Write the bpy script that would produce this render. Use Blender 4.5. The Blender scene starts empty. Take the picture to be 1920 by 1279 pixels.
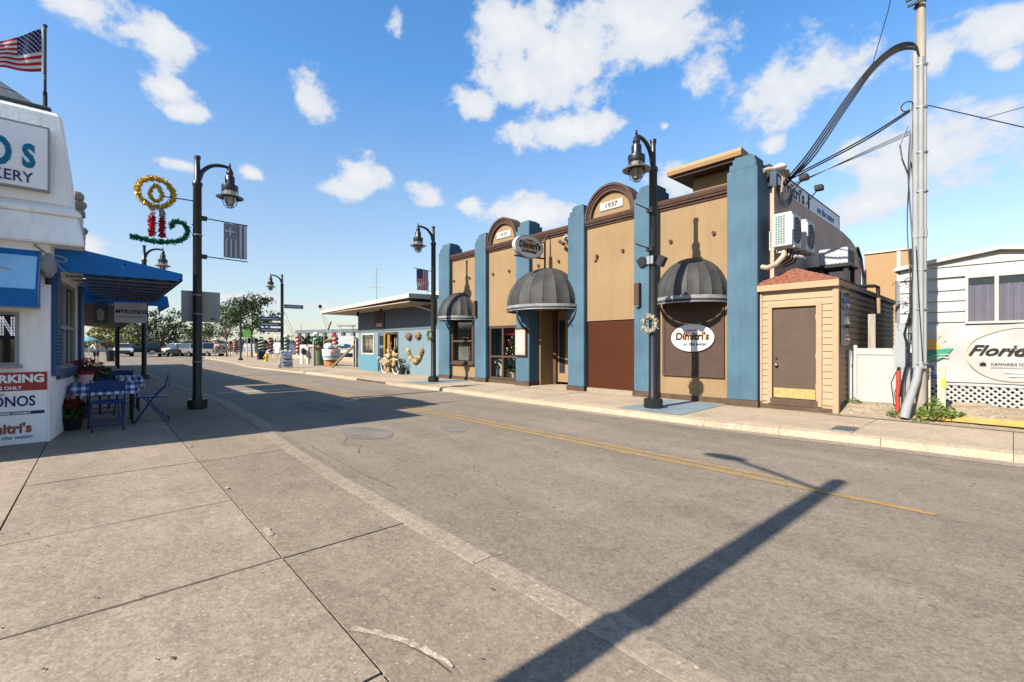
import bpy, bmesh, math, random
from mathutils import Vector, Matrix, noise
random.seed(7)
rnd = random.random
def U(a, b): return a + (b - a) * rnd()
scene = bpy.context.scene
COL = scene.collection
R = math.radians
# World axes: X runs along the street (+ to the right), Y across it, Z up. Metres.

# ---------------------------------------------------------------- camera
CAM = Vector((0.0, 0.0, 1.35))
cd = bpy.data.cameras.new('camera'); cam = bpy.data.objects.new('camera', cd); COL.objects.link(cam)
cam.location = CAM; cam.rotation_euler = (R(90), 0, R(47.78))
cd.sensor_width = 36; cd.lens = 36 * 853 / 1920; cd.shift_y = (649 - 639.5) / 1920
cd.clip_start = 0.05; cd.clip_end = 12000
scene.camera = cam

# ---------------------------------------------------------------- world, sun, exposure
SUN_EL, SUN_AZ = 36.5, 1.5        # elevation; shadows fall along +Y turned this many degrees to +X
w = bpy.data.worlds.new('World'); scene.world = w; w.use_nodes = True
nt = w.node_tree; nt.nodes.clear()
def N(tp, **kw):
    n = nt.nodes.new(tp)
    for k, v in kw.items(): setattr(n, k, v)
    return n
def math_node(op, a, b=None, clamp=False):
    n = N('ShaderNodeMath', operation=op); n.use_clamp = clamp
    for i, v in enumerate((a, b)):
        if v is None: continue
        if isinstance(v, (int, float)): n.inputs[i].default_value = v
        else: nt.links.new(v, n.inputs[i])
    return n.outputs[0]
out = N('ShaderNodeOutputWorld'); bg = N('ShaderNodeBackground'); bg.inputs['Strength'].default_value = 0.05
sky = N('ShaderNodeTexSky', sky_type='NISHITA', sun_disc=False)
sky.sun_elevation = R(SUN_EL); sky.sun_rotation = R(180 + SUN_AZ); sky.air_density = 1.0; sky.dust_density = 0.35; sky.ozone_density = 1.3
hsv = N('ShaderNodeHueSaturation'); hsv.inputs['Saturation'].default_value = 1.0; hsv.inputs['Value'].default_value = 1.0
nt.links.new(sky.outputs[0], hsv.inputs['Color'])
tc = N('ShaderNodeTexCoord'); sx = N('ShaderNodeSeparateXYZ'); nt.links.new(tc.outputs['Generated'], sx.inputs[0])
def ramp(v0, v1, z1=.5):        # deeper, brighter blue with height, level above z1
    q = N('ShaderNodeMapRange'); q.inputs['From Min'].default_value = 0.; q.inputs['From Max'].default_value = z1; q.inputs['To Min'].default_value = v0; q.inputs['To Max'].default_value = v1
    nt.links.new(sx.outputs[2], q.inputs[0]); return q.outputs[0]
nt.links.new(ramp(1.09, 2.30), hsv.inputs['Value']); nt.links.new(ramp(.78, 1.29), hsv.inputs['Saturation'])
mp = N('ShaderNodeMapping'); mp.inputs['Scale'].default_value = (1, 1, 1.35)
nt.links.new(tc.outputs['Generated'], mp.inputs['Vector'])
nz = N('ShaderNodeTexNoise'); nz.inputs['Scale'].default_value = 5.5; nz.inputs['Detail'].default_value = 7; nz.inputs['Roughness'].default_value = 0.56
nt.links.new(mp.outputs[0], nz.inputs['Vector'])
nz2 = N('ShaderNodeTexNoise'); nz2.inputs['Scale'].default_value = 16; nz2.inputs['Detail'].default_value = 7; nz2.inputs['Roughness'].default_value = 0.62
nt.links.new(mp.outputs[0], nz2.inputs['Vector'])
CLOUDS = [(175,18,105,44),(235,55,70,42),(300,72,62,50),(320,175,40,28),(345,210,42,24),(585,195,46,44),(745,45,24,40),(640,355,50,22),(800,364,40,24),
 (950,60,90,85),(1060,110,130,80),(1215,70,150,80),(1320,150,85,48),(880,195,52,26),(1075,245,105,34),(1405,185,28,28),(960,135,80,50),
 (1260,340,80,55),(1010,402,110,28),(1590,285,50,34),(1448,272,28,18),(1620,385,75,42),(1548,425,45,30),(1762,288,40,34),(1752,112,36,40),
 (1890,60,85,62),(1885,115,40,30),(345,312,42,15),(475,325,32,16),(160,465,30,30),(1247,238,22,15),(880,385,26,16),(1130,400,60,20),
 (430,560,120,16),(620,575,110,12),(250,540,90,14),(1530,120,14,9)]
blobs = []
for (px, py, rx, ry) in CLOUDS:
    a, b = (px - 960) / 853, (649 - py) / 853
    n = math.sqrt(1 + a * a + b * b)
    blobs.append(((.672 * a - .7405) / n, (.7405 * a + .672) / n, b / n, rx / 853 / n ** 1.4, ry / 853 / n ** 1.4))
rr = random.Random(3)
for i in range(22):               # the same kind of clouds goes on outside the view
    az = rr.uniform(115, 415); el = rr.uniform(14, 70)
    th = R(az + 47.78 + 90)
    blobs.append((math.cos(th) * math.cos(R(el)), math.sin(th) * math.cos(R(el)), math.sin(R(el)), rr.uniform(.05, .15), rr.uniform(.03, .08)))
acc = None
for (x, y, z, ra, rb) in blobs:
    sub = N('ShaderNodeVectorMath', operation='SUBTRACT'); nt.links.new(tc.outputs['Generated'], sub.inputs[0]); sub.inputs[1].default_value = (x, y, z)
    mul = N('ShaderNodeVectorMath', operation='MULTIPLY'); nt.links.new(sub.outputs[0], mul.inputs[0]); mul.inputs[1].default_value = (1 / ra, 1 / ra, 1 / rb)
    ln = N('ShaderNodeVectorMath', operation='LENGTH'); nt.links.new(mul.outputs[0], ln.inputs[0])
    acc = ln.outputs['Value'] if acc is None else math_node('SMOOTH_MIN', acc, ln.outputs['Value'])
    if acc.node.type == 'MATH' and acc.node.operation == 'SMOOTH_MIN': acc.node.inputs[2].default_value = 0.35
base = math_node('SUBTRACT', 1.0, acc)                         # 1 at a cloud's heart, <0 outside
n1 = math_node('MULTIPLY', math_node('SUBTRACT', nz.outputs[0], 0.5), 3.0)
n2 = math_node('MULTIPLY', math_node('SUBTRACT', nz2.outputs[0], 0.5), 2.4)
dens = math_node('ADD', math_node('ADD', math_node('MAXIMUM', base, -1.6), n1), n2)
mr = N('ShaderNodeMapRange', interpolation_type='SMOOTHSTEP'); mr.inputs['From Min'].default_value = -0.08; mr.inputs['From Max'].default_value = 0.55
nt.links.new(dens, mr.inputs['Value'])
cr = N('ShaderNodeValToRGB')
cr.color_ramp.elements[0].position = 0.0; cr.color_ramp.elements[0].color = (6.3, 6.7, 7.3, 1)
cr.color_ramp.elements[1].position = 1.0; cr.color_ramp.elements[1].color = (7.5, 7.5, 7.5, 1)
e = cr.color_ramp.elements.new(0.55); e.color = (8.0, 8.0, 7.95, 1)
mr2 = N('ShaderNodeMapRange'); mr2.inputs['From Min'].default_value = 0.2; mr2.inputs['From Max'].default_value = 2.2
nt.links.new(dens, mr2.inputs['Value']); nt.links.new(mr2.outputs[0], cr.inputs[0])
mx = N('ShaderNodeMix', data_type='RGBA')
nt.links.new(math_node('MULTIPLY', mr.outputs[0], 0.93), mx.inputs['Factor']); nt.links.new(hsv.outputs[0], mx.inputs['A']); nt.links.new(cr.outputs[0], mx.inputs['B'])
nt.links.new(mx.outputs['Result'], bg.inputs['Color']); nt.links.new(bg.outputs[0], out.inputs['Surface'])

sl = bpy.data.lights.new('sun', 'SUN'); sun = bpy.data.objects.new('sun', sl); COL.objects.link(sun)
sl.energy = 5.0; sl.angle = R(0.53); sl.color = (1.0, 0.93, 0.82)
az = R(SUN_AZ); dirv = Vector((math.sin(az) * math.cos(R(SUN_EL)), math.cos(az) * math.cos(R(SUN_EL)), -math.sin(R(SUN_EL))))
sun.rotation_euler = dirv.to_track_quat('-Z', 'Y').to_euler(); sun.location = (0, -20, 20)
vs = scene.view_settings; vs.view_transform = 'Standard'; vs.look = 'None'; vs.gamma = 1.0; vs.use_curve_mapping = False; vs.exposure = 1.25
scene.render.engine = 'CYCLES'

# ---------------------------------------------------------------- materials
KEEP = {'offwhite_stucco', 'royal_blue_canvas', 'blue_vinyl', 'navy_blue_paint', 'blue_chair_metal', 'awning_underside', 'shaded_white_panel', 'sign_face', 'taupe_stucco', 'sign_red', 'navy_lettering', 'teal_lettering', 'copper_lettering', 'poinsettia_red', 'pink_foil', 'dark_interior', 'bare_aluminium'}
KA = .60
def mat(name, col, rough=.75, var=.12, scale=2.5, bump=0., bscale=60., metal=0., col2=None, spot=None, spec=.18, grime=0., stretch=None, emit=None):
    if name not in KEEP:
        col = tuple(x * KA for x in col); col2 = tuple(x * KA for x in col2) if col2 else None; spot = [(tuple(x * KA for x in a_), b_, c_, d_) for a_, b_, c_, d_ in spot] if spot else None
    m = bpy.data.materials.new(name); m.use_nodes = True
    t = m.node_tree; nd = t.nodes; L = t.links; b = nd['Principled BSDF']
    b.inputs['Roughness'].default_value = rough; b.inputs['Metallic'].default_value = metal
    b.inputs['Specular IOR Level'].default_value = spec
    c = nd.new('ShaderNodeTexCoord')
    vec = c.outputs['Object']
    if stretch:
        mpp = nd.new('ShaderNodeMapping'); mpp.inputs['Scale'].default_value = stretch; L.new(vec, mpp.inputs[0]); vec = mpp.outputs[0]
    n = nd.new('ShaderNodeTexNoise'); n.inputs['Scale'].default_value = scale; n.inputs['Detail'].default_value = 6; n.inputs['Roughness'].default_value = .6
    L.new(vec, n.inputs['Vector'])
    r = nd.new('ShaderNodeValToRGB'); c2 = col2 or tuple(x * (1 - var) for x in col)
    r.color_ramp.elements[0].color = (*c2, 1); r.color_ramp.elements[1].color = (*[min(1, x * (1 + var * .5)) for x in col], 1)
    r.color_ramp.elements[0].position = .3; r.color_ramp.elements[1].position = .65
    L.new(n.outputs[0], r.inputs[0]); o = r.outputs[0]
    def mixin(o, colr, fac):
        x = nd.new('ShaderNodeMix'); x.data_type = 'RGBA'; L.new(fac, x.inputs['Factor']); L.new(o, x.inputs['A']); x.inputs['B'].default_value = (*colr, 1)
        return x.outputs['Result']
    if spot:      # (colour, scale, from, to): fine specks
        for (sc_, ss, f0, f1) in spot:
            sn = nd.new('ShaderNodeTexNoise'); sn.inputs['Scale'].default_value = ss; sn.inputs['Detail'].default_value = 3; L.new(vec, sn.inputs['Vector'])
            q = nd.new('ShaderNodeMapRange'); q.inputs['From Min'].default_value = f0; q.inputs['From Max'].default_value = f1; L.new(sn.outputs[0], q.inputs[0])
            o = mixin(o, sc_, q.outputs[0])
    if grime:     # vertical streaks of dirt
        gm = nd.new('ShaderNodeMapping'); gm.inputs['Scale'].default_value = (5, 5, .5); L.new(c.outputs['Object'], gm.inputs[0])
        gn = nd.new('ShaderNodeTexNoise'); gn.inputs['Scale'].default_value = 2.2; gn.inputs['Detail'].default_value = 7; L.new(gm.outputs[0], gn.inputs['Vector'])
        q = nd.new('ShaderNodeMapRange'); q.inputs['From Min'].default_value = .5; q.inputs['From Max'].default_value = .8; q.inputs['To Max'].default_value = grime; L.new(gn.outputs[0], q.inputs[0])
        o = mixin(o, tuple(x * .35 for x in col), q.outputs[0])
    L.new(o, b.inputs['Base Color'])
    if bump:
        bn = nd.new('ShaderNodeTexNoise'); bn.inputs['Scale'].default_value = bscale; bn.inputs['Detail'].default_value = 5; L.new(vec, bn.inputs['Vector'])
        bb = nd.new('ShaderNodeBump'); bb.inputs['Strength'].default_value = bump; bb.inputs['Distance'].default_value = .01
        L.new(bn.outputs[0], bb.inputs['Height']); L.new(bb.outputs[0], b.inputs['Normal'])
    if emit: b.inputs['Emission Color'].default_value = (*emit[0], 1); b.inputs['Emission Strength'].default_value = emit[1]
    return m
def ground_mat(name, col, lo, pale, dark, fine=90., patch=.5, pale_amt=.8, tone=(1.13, 1.035, .91), grain=.30, streak=.8):
    """worn concrete or asphalt: broad stains, medium blotches, pale aggregate chips, dark pits"""
    m = bpy.data.materials.new(name); m.use_nodes = True
    t = m.node_tree; nd = t.nodes; L = t.links; b = nd['Principled BSDF']; b.inputs['Roughness'].default_value = .88; b.inputs['Specular IOR Level'].default_value = .25
    c = nd.new('ShaderNodeTexCoord'); V = c.outputs['Object']
    col, lo, pale, dark = [(x[0] * KA * tone[0], x[1] * KA * tone[1], x[2] * KA * tone[2]) for x in (col, lo, pale, dark)]
    def nn(sc, det=5, ro=.6, st=None):
        v = V
        if st:
            q = nd.new('ShaderNodeMapping'); q.inputs['Scale'].default_value = st; L.new(V, q.inputs[0]); v = q.outputs[0]
        n = nd.new('ShaderNodeTexNoise'); n.inputs['Scale'].default_value = sc; n.inputs['Detail'].default_value = det; n.inputs['Roughness'].default_value = ro; L.new(v, n.inputs['Vector']); return n.outputs[0]
    def rng(f, a, bb, hi=1.):
        q = nd.new('ShaderNodeMapRange'); q.inputs['From Min'].default_value = a; q.inputs['From Max'].default_value = bb; q.inputs['To Max'].default_value = hi; L.new(f, q.inputs[0]); return q.outputs[0]
    def mixc(a, colr, f):
        x = nd.new('ShaderNodeMix'); x.data_type = 'RGBA'; L.new(f, x.inputs['Factor'])
        if isinstance(a, tuple): x.inputs['A'].default_value = (*a, 1)
        else: L.new(a, x.inputs['A'])
        x.inputs['B'].default_value = (*colr, 1); return x.outputs['Result']
    o = mixc(col, lo, rng(nn(patch, 5, .6), .36, .68))
    def mth(op, x, y, z=None):
        q = nd.new('ShaderNodeMath'); q.operation = op
        for i_, v_ in enumerate((x, y, z)):
            if v_ is None: continue
            if isinstance(v_, (int, float)): q.inputs[i_].default_value = v_
            else: L.new(v_, q.inputs[i_])
        return q.outputs[0]
    cells = []
    for sc_ in (fine * .55, fine * 1.25):
        v = nd.new('ShaderNodeTexVoronoi'); v.inputs['Scale'].default_value = sc_; L.new(V, v.inputs['Vector'])
        sep = nd.new('ShaderNodeSeparateColor'); L.new(v.outputs['Color'], sep.inputs[0]); cells.append((v, sep))
    k_ = mth('MULTIPLY_ADD', mth('SUBTRACT', nn(2.6, 8, .68), .5), .55, 1.0)
    k_ = mth('MULTIPLY_ADD', mth('SUBTRACT', nn(.8, 8, .7, (.14, 1.5, 1)), .5), streak, k_)
    k_ = mth('MULTIPLY_ADD', mth('SUBTRACT', nn(14, 5, .6), .5), .45, k_)
    k_ = mth('MULTIPLY_ADD', mth('SUBTRACT', cells[0][1].outputs[0], .5), grain, k_)
    k_ = mth('MULTIPLY_ADD', mth('SUBTRACT', cells[1][1].outputs[0], .5), grain * .9, k_)
    oi = nd.new('ShaderNodeObjectInfo'); k_ = mth('MULTIPLY_ADD', mth('SUBTRACT', oi.outputs['Random'], .5), .13, k_)
    sc = nd.new('ShaderNodeVectorMath'); sc.operation = 'SCALE'; L.new(o, sc.inputs[0]); L.new(k_, sc.inputs['Scale']); o = sc.outputs[0]
    for (v, sep), (f0, f1, am) in zip(cells, ((.84, .97, pale_amt), (.9, .98, pale_amt * .8))):
        o = mixc(o, pale, mth('MULTIPLY', rng(sep.outputs[1], f0, f1, am), rng(v.outputs['Distance'], .45, .22)))
        o = mixc(o, dark, mth('MULTIPLY', rng(sep.outputs[2], f0 + .03, .99, .6), rng(v.outputs['Distance'], .4, .25)))
    o = mixc(o, tuple((x + y) / 2 for x, y in zip(dark, lo)), rng(nn(3.1, 7, .7, (.5, 1.2, 1)), .64, .84, .55))
    L.new(o, b.inputs['Base Color'])
    bb = nd.new('ShaderNodeBump'); bb.inputs['Strength'].default_value = .5; bb.inputs['Distance'].default_value = .004; L.new(nn(fine * .8, 3), bb.inputs['Height']); L.new(bb.outputs[0], b.inputs['Normal'])
    return m
def glass_mat(name, tint=(.8, .85, .85), refl=.25):
    m = bpy.data.materials.new(name); m.use_nodes = True; t = m.node_tree; nd = t.nodes; nd.clear()
    o = nd.new('ShaderNodeOutputMaterial'); tr = nd.new('ShaderNodeBsdfTransparent'); tr.inputs[0].default_value = (*tint, 1)
    gl = nd.new('ShaderNodeBsdfGlossy'); gl.inputs['Roughness'].default_value = .02
    lw = nd.new('ShaderNodeLayerWeight'); lw.inputs[0].default_value = .5
    pw = nd.new('ShaderNodeMath'); pw.operation = 'POWER'; pw.inputs[1].default_value = 3; t.links.new(lw.outputs['Facing'], pw.inputs[0])
    ma = nd.new('ShaderNodeMath'); ma.operation = 'MULTIPLY_ADD'; ma.inputs[1].default_value = .7; ma.inputs[2].default_value = refl; t.links.new(pw.outputs[0], ma.inputs[0])
    mxs = nd.new('ShaderNodeMixShader'); t.links.new(ma.outputs[0], mxs.inputs[0]); t.links.new(tr.outputs[0], mxs.inputs[1]); t.links.new(gl.outputs[0], mxs.inputs[2]); t.links.new(mxs.outputs[0], o.inputs[0])
    return m
M = {}
M['road'] = ground_mat('road_asphalt', (.272, .241, .206), (.225, .2, .171), (.40, .35, .295), (.13, .105, .085), 95, .35, .6)
M['walk'] = ground_mat('aggregate_concrete', (.345, .298, .25), (.285, .242, .2), (.50, .445, .38), (.18, .15, .12), 85, .7, .8)
M['walk_b'] = ground_mat('darker_aggregate_concrete', (.275, .235, .192), (.238, .203, .166), (.46, .40, .335), (.15, .12, .095), 85, .7, .8)
M['walk2'] = ground_mat('pale_concrete', (.44, .375, .295), (.38, .325, .255), (.52, .45, .37), (.2, .16, .12), 90, .6, .5)
M['kerb'] = ground_mat('kerb_concrete', (.335, .29, .24), (.30, .26, .22), (.55, .50, .42), (.12, .1, .08), 70, .9, .8)
M['rubble'] = ground_mat('rough_ground', (.40, .35, .28), (.28, .23, .17), (.6, .55, .46), (.12, .09, .06), 35, 1.5, .9)
M['land'] = mat('land', (.22, .2, .15), .95, .4, .05)
M['joint'] = mat('joint_dirt', (.13, .10, .075), .95, .4, 6)
M['aggregate'] = ground_mat('exposed_aggregate', (.42, .37, .31), (.34, .30, .25), (.62, .56, .48), (.14, .11, .09), 60, 2, 1., grain=.5)
M['patch'] = mat('asphalt_patch', (.235, .206, .178), .85, .25, 3, .4, 90)
M['stain'] = mat('old_stain', (.21, .185, .155), .85, .3, 3, .4, 90)
M['yellow_line'] = mat('worn_yellow_paint', (.47, .285, .085), .75, .25, 8, .2, 80, spot=[((.26, .215, .17), 34, .49, .62), ((.27, .22, .175), 2.2, .52, .72)])
M['yellow_kerb'] = mat('yellow_paint', (.62, .38, .09), .75, .25, 5, .2, 80, spot=[((.40, .34, .25), 22, .56, .63)])
M['white_line_and_sun'] = mat('worn_white_paint_and_sun', (.52, .49, .44), .75, .2, 8, .2, 80, spot=[((.25, .22, .19), 26, .56, .63)])
M['blue_patch'] = mat('bluish_concrete', (.235, .30, .33), .8, .22, 2.5, .3, 70, spot=[((.33, .35, .34), 9, .55, .7)])
M['tan'] = mat('tan_stucco', (.345, .230, .120), .85, .10, .8, .5, 38, grime=.22)
M['tan_far'] = mat('tan_render_far', (.46, .29, .15), .85, .07, 1.5)
M['blue'] = mat('blue_stucco', (.088, .168, .228), .8, .22, .9, .55, 30, grime=.28)
M['brown'] = mat('brown_trim', (.10, .056, .042), .7, .2, 4, .2, 60)
M['brown_base'] = mat('brown_base', (.115, .075, .05), .8, .35, 5, .4, 50)
M['rust'] = mat('rust_brown_panel', (.070, .017, .003), .75, .12, 1.2, .15, 80)
M['brown_panel'] = mat('dark_brown_board', (.092, .058, .042), .7, .1, 3, .15, 60)
M['taupe'] = mat('taupe_stucco', (.39, .28, .225), .88, .16, 1.1, .5, 40, grime=.3)
M['awn'] = mat('charcoal_canvas', (.064, .062, .060), .62, .35, 2.2, .25, 60, grime=.35)
M['awn2'] = mat('faded_charcoal_canvas', (.076, .074, .072), .62, .35, 2.2, .25, 60, grime=.35)
M['awn_trim'] = mat('grey_valance', (.32, .32, .32), .7, .35, 6, .1, 90)
M['white'] = mat('white_paint', (.50, .49, .465), .6, .07, 3, .08, 50, grime=.12)
M['white_stucco'] = mat('offwhite_stucco', (.88, .855, .80), .85, .10, 1.6, .5, 22, grime=.22)
M['cream'] = mat('cream_siding', (.47, .325, .195), .6, .07, 6, .06, 60, grime=.06)
M['white_siding'] = mat('white_siding', (.49, .485, .465), .6, .07, 2, .06, 60, grime=.10)
M['door_brown'] = mat('door_taupe_brown', (.115, .078, .056), .6, .12, 2.5, .1, 60)
M['brass'] = mat('dull_brass', (.55, .44, .17), .45, .2, 12, .1, 60, metal=.35)
M['shingle'] = mat('red_brown_shingle', (.34, .135, .085), .9, .4, 14, .5, 60)
M['slate'] = mat('slate_blue_roofing', (.10, .125, .15), .85, .35, 10, .5, 60)
M['black'] = mat('black_painted_metal', (.012, .012, .013), .38, .3, 6, .05, 40, spec=.5)
M['dark'] = mat('dark_grey', (.03, .03, .032), .6, .3, 6)
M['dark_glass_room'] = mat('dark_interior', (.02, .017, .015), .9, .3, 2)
M['wood'] = mat('weathered_wood', (.30, .21, .12), .8, .3, 4, .3, 40, stretch=(1, 1, .2))
M['greywood'] = mat('grey_wood', (.42, .37, .30), .85, .25, 3, .3, 40, stretch=(6, 6, .6))
M['pvc'] = mat('grey_pvc', (.36, .37, .37), .5, .12, 3, grime=.15)
M['metal'] = mat('galvanised_metal', (.42, .43, .45), .45, .15, 4, metal=.5)
M['acwhite'] = mat('ac_casing', (.70, .68, .62), .5, .08, 3, grime=.15)
M['grille'] = mat('ac_grille', (.16, .28, .29), .5, .2, 20)
M['acgrey'] = mat('pale_grey_sheet', (.50, .53, .55), .5, .1, 2)
M['redpipe'] = mat('red_pipe', (.50, .06, .035), .5, .15, 4)
M['post_cream'] = mat('cream_marker', (.55, .52, .38), .6, .1, 4)
M['yellow'] = mat('yellow_plastic', (.75, .6, .05), .5, .1, 4)
M['awnblue'] = mat('royal_blue_canvas', (.012, .14, .40), .6, .15, 3, .1, 120)
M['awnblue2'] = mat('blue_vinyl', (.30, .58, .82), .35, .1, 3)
M['bluepaint'] = mat('navy_blue_paint', (.03, .075, .19), .5, .15, 4)
M['chair'] = mat('blue_chair_metal', (.01, .04, .14), .4, .15, 4)
M['ribbed'] = mat('awning_underside', (.12, .11, .105), .8, .3, 6)
M['signgrey'] = mat('sign_face', (.56, .56, .57), .5, .05, 2)
M['teal'] = mat('teal_lettering', (.008, .15, .26), .5, .05, 4)
M['navy'] = mat('navy_lettering', (.03, .04, .14), .5, .05, 4)
M['signred'] = mat('sign_red', (.33, .055, .035), .5, .1, 4)
M['copper'] = mat('copper_lettering', (.30, .10, .05), .5, .1, 4)
M['letterblack'] = mat('black_lettering', (.02, .017, .015), .6, .1, 4)
M['letterorange'] = mat('orange_lettering', (.62, .25, .05), .5, .1, 4)
M['letterwhite'] = mat('white_lettering', (.76,.76,.75), .5, .03, 4)
M['letterblue'] = mat('blue_lettering', (.06, .15, .42), .5, .05, 4)
M['greenprint'] = mat('green_print', (.05, .30, .17), .5, .05, 4)
M['mint'] = mat('mint_print', (.33, .60, .48), .5, .1, 4)
M['sunprint'] = mat('sun_print', (.75, .40, .10), .5, .1, 4)
M['goldprint'] = mat('gold_print', (.62, .50, .30), .5, .2, 9)
M['banner'] = mat('vinyl_banner', (.49, .475, .445), .5, .07, 2)
M['gold'] = mat('gold_tinsel', (1., .62, .05), .35, .5, 40, metal=.25)
M['redt'] = mat('red_tinsel', (.62, .02, .03), .35, .5, 40, metal=.2)
M['greent'] = mat('green_tinsel', (.02, .30, .14), .35, .5, 40, metal=.2)
M['whitet'] = mat('silver_tinsel', (.62, .58, .55), .4, .3, 40)
M['flagred'] = mat('flag_red', (.45, .02, .03), .7, .1, 8)
M['flagwhite'] = mat('flag_white', (.72, .71, .70), .7, .06, 8)
M['flagblue'] = mat('flag_blue', (.015, .025, .11), .7, .1, 8)
M['greybanner'] = mat('grey_banner', (.40, .37, .42), .6, .2, 8)
M['greybanner2'] = mat('pale_banner', (.80, .78, .80), .6, .1, 8)
M['lampglass'] = mat('frosted_lamp_glass', (.62, .58, .50), .15, .15, 5, spec=.6)
M['lampglass2'] = mat('smoky_lamp_glass', (.27, .24, .185), .12, .15, 5, spec=.6)
M['shield'] = mat('lamp_reflector_ring', (.24, .225, .21), .3, .1, 5)
M['signback'] = mat('bare_aluminium', (.33, .315, .29), .5, .08, 2)
M['glass'] = glass_mat('window_glass', (.85, .88, .88), .05)
M['glass_clear'] = glass_mat('clear_glass', (.94, .96, .95), .03)
M['curtain'] = mat('mauve_curtain', (.30, .235, .33), .8, .15, 5)
M['curtain2'] = mat('cream_curtain', (.5, .45, .36), .8, .2, 5)
M['leaf'] = mat('leaf_green', (.07, .115, .03), .6, .5, 1.2)
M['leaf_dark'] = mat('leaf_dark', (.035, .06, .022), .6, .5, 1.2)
M['leaf_yel'] = mat('leaf_yellow_green', (.25, .235, .05), .6, .4, 1.0)
M['weed'] = mat('weed_green', (.14, .20, .035), .6, .5, 6)
M['bark'] = mat('bark', (.16, .115, .085), .9, .4, 3, .5, 20)
M['poin'] = mat('poinsettia_red', (.34, .012, .018), .6, .4, 20)
M['pink'] = mat('pink_foil', (.62, .40, .36), .5, .1, 8)
M['houseblue'] = mat('light_blue_wall', (.205, .285, .325), .85, .10, 1.0, .3, 25, grime=.28)
M['house_eave_shade'] = mat('eave_shade_wall', (.135, .165, .19), .85, .12, 1.2, .3, 25)  # darkened wall colour for the shade below the eaves
M['houseteal'] = mat('mid_blue_wall', (.12, .27, .34), .85, .08, 1.0, .2, 25)
M['ply'] = mat('plywood_soffit', (.50, .40, .30), .8, .22, 2.5, .2, 30)
M['fascia'] = mat('pale_fascia', (.66, .60, .50), .8, .2, 2.5, .1, 30)
M['ochre'] = mat('ochre_paint', (.36, .20, .04), .6, .15, 3)
M['sponge'] = mat('sea_sponge', (.32, .21, .10), .95, .5, 16, 1., 35)
M['sponge2'] = mat('yellow_sponge', (.62, .47, .20), .95, .35, 16, 1., 35)
M['spongered'] = mat('reddish_sponge', (.24, .125, .09), .95, .4, 16, 1., 35)
M['tub'] = mat('tub_white', (.72, .72, .68), .6, .07, 3)
M['lightblue'] = mat('pale_blue_paint', (.22, .45, .55), .6, .1, 3)
M['orange'] = mat('orange_stand', (.50, .17, .03), .7, .1, 3)
M['greenbin'] = mat('olive_green_bin', (.16, .21, .11), .6, .12, 3)
M['hydrant'] = mat('hydrant_yellow', (.75, .50, .02), .45, .08, 6)
M['greensign'] = mat('street_sign_green', (.07, .20, .03), .5, .05, 4)
M['signslate'] = mat('slate_sign', (.14,.18,.22), .5, .1, 4)
M['striper'] = mat('red_stripe', (.42, .03, .02), .7, .15, 6)
M['stripeg'] = mat('green_stripe', (.02, .11, .05), .7, .15, 6)
M['stripew'] = mat('white_stripe', (.68, .64, .58), .7, .1, 6)
M['boatwhite'] = mat('boat_white', (.70, .69, .66), .35, .06, 2)
M['boatdark'] = mat('boat_dark', (.035, .035, .045), .5, .2, 2)
M['bridge'] = mat('bridge_concrete', (.16, .18, .20), .9, .1, .2)
M['tarp'] = mat('blue_tarp', (.22, .42, .50), .7, .15, 2)
M['carwhite'] = mat('car_white', (.68, .68, .67), .2, .03, 2, spec=.6)
M['carsilver'] = mat('car_silver', (.34, .34, .35), .25, .05, 2, metal=.4)
M['cardark'] = mat('car_dark', (.02, .023, .03), .25, .1, 2)
M['carglass'] = mat('car_glass', (.015, .018, .02), .08, .1, 2, spec=.8)
M['tyre'] = mat('tyre', (.015, .015, .015), .85, .2, 8)
M['chrome'] = mat('chrome', (.5, .5, .5), .2, .05, 3, metal=.9)
M['lampred'] = mat('tail_light', (.35, .01, .01), .3, .1, 3)
M['skin'] = mat('skin', (.42, .24, .16), .6, .08, 6)
M['hair'] = mat('hair', (.05, .03, .02), .8, .2, 20)
M['shirtpink'] = mat('pink_shirt', (.58, .36, .34), .8, .1, 6)
M['shirtblue'] = mat('blue_shirt', (.08, .14, .26), .8, .1, 6)
M['shorts'] = mat('dark_shorts', (.03, .035, .05), .8, .1, 6)
M['khaki'] = mat('khaki_cloth', (.36, .29, .19), .8, .1, 6)
M['pale_build'] = mat('pale_building', (.62, .60, .54), .8, .06, .5)
M['rooftan'] = mat('roof_tan', (.36, .29, .21), .85, .2, 2)
M['haze_trees'] = mat('shore_trees', (.045, .065, .035), .9, .4, .3)
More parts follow.
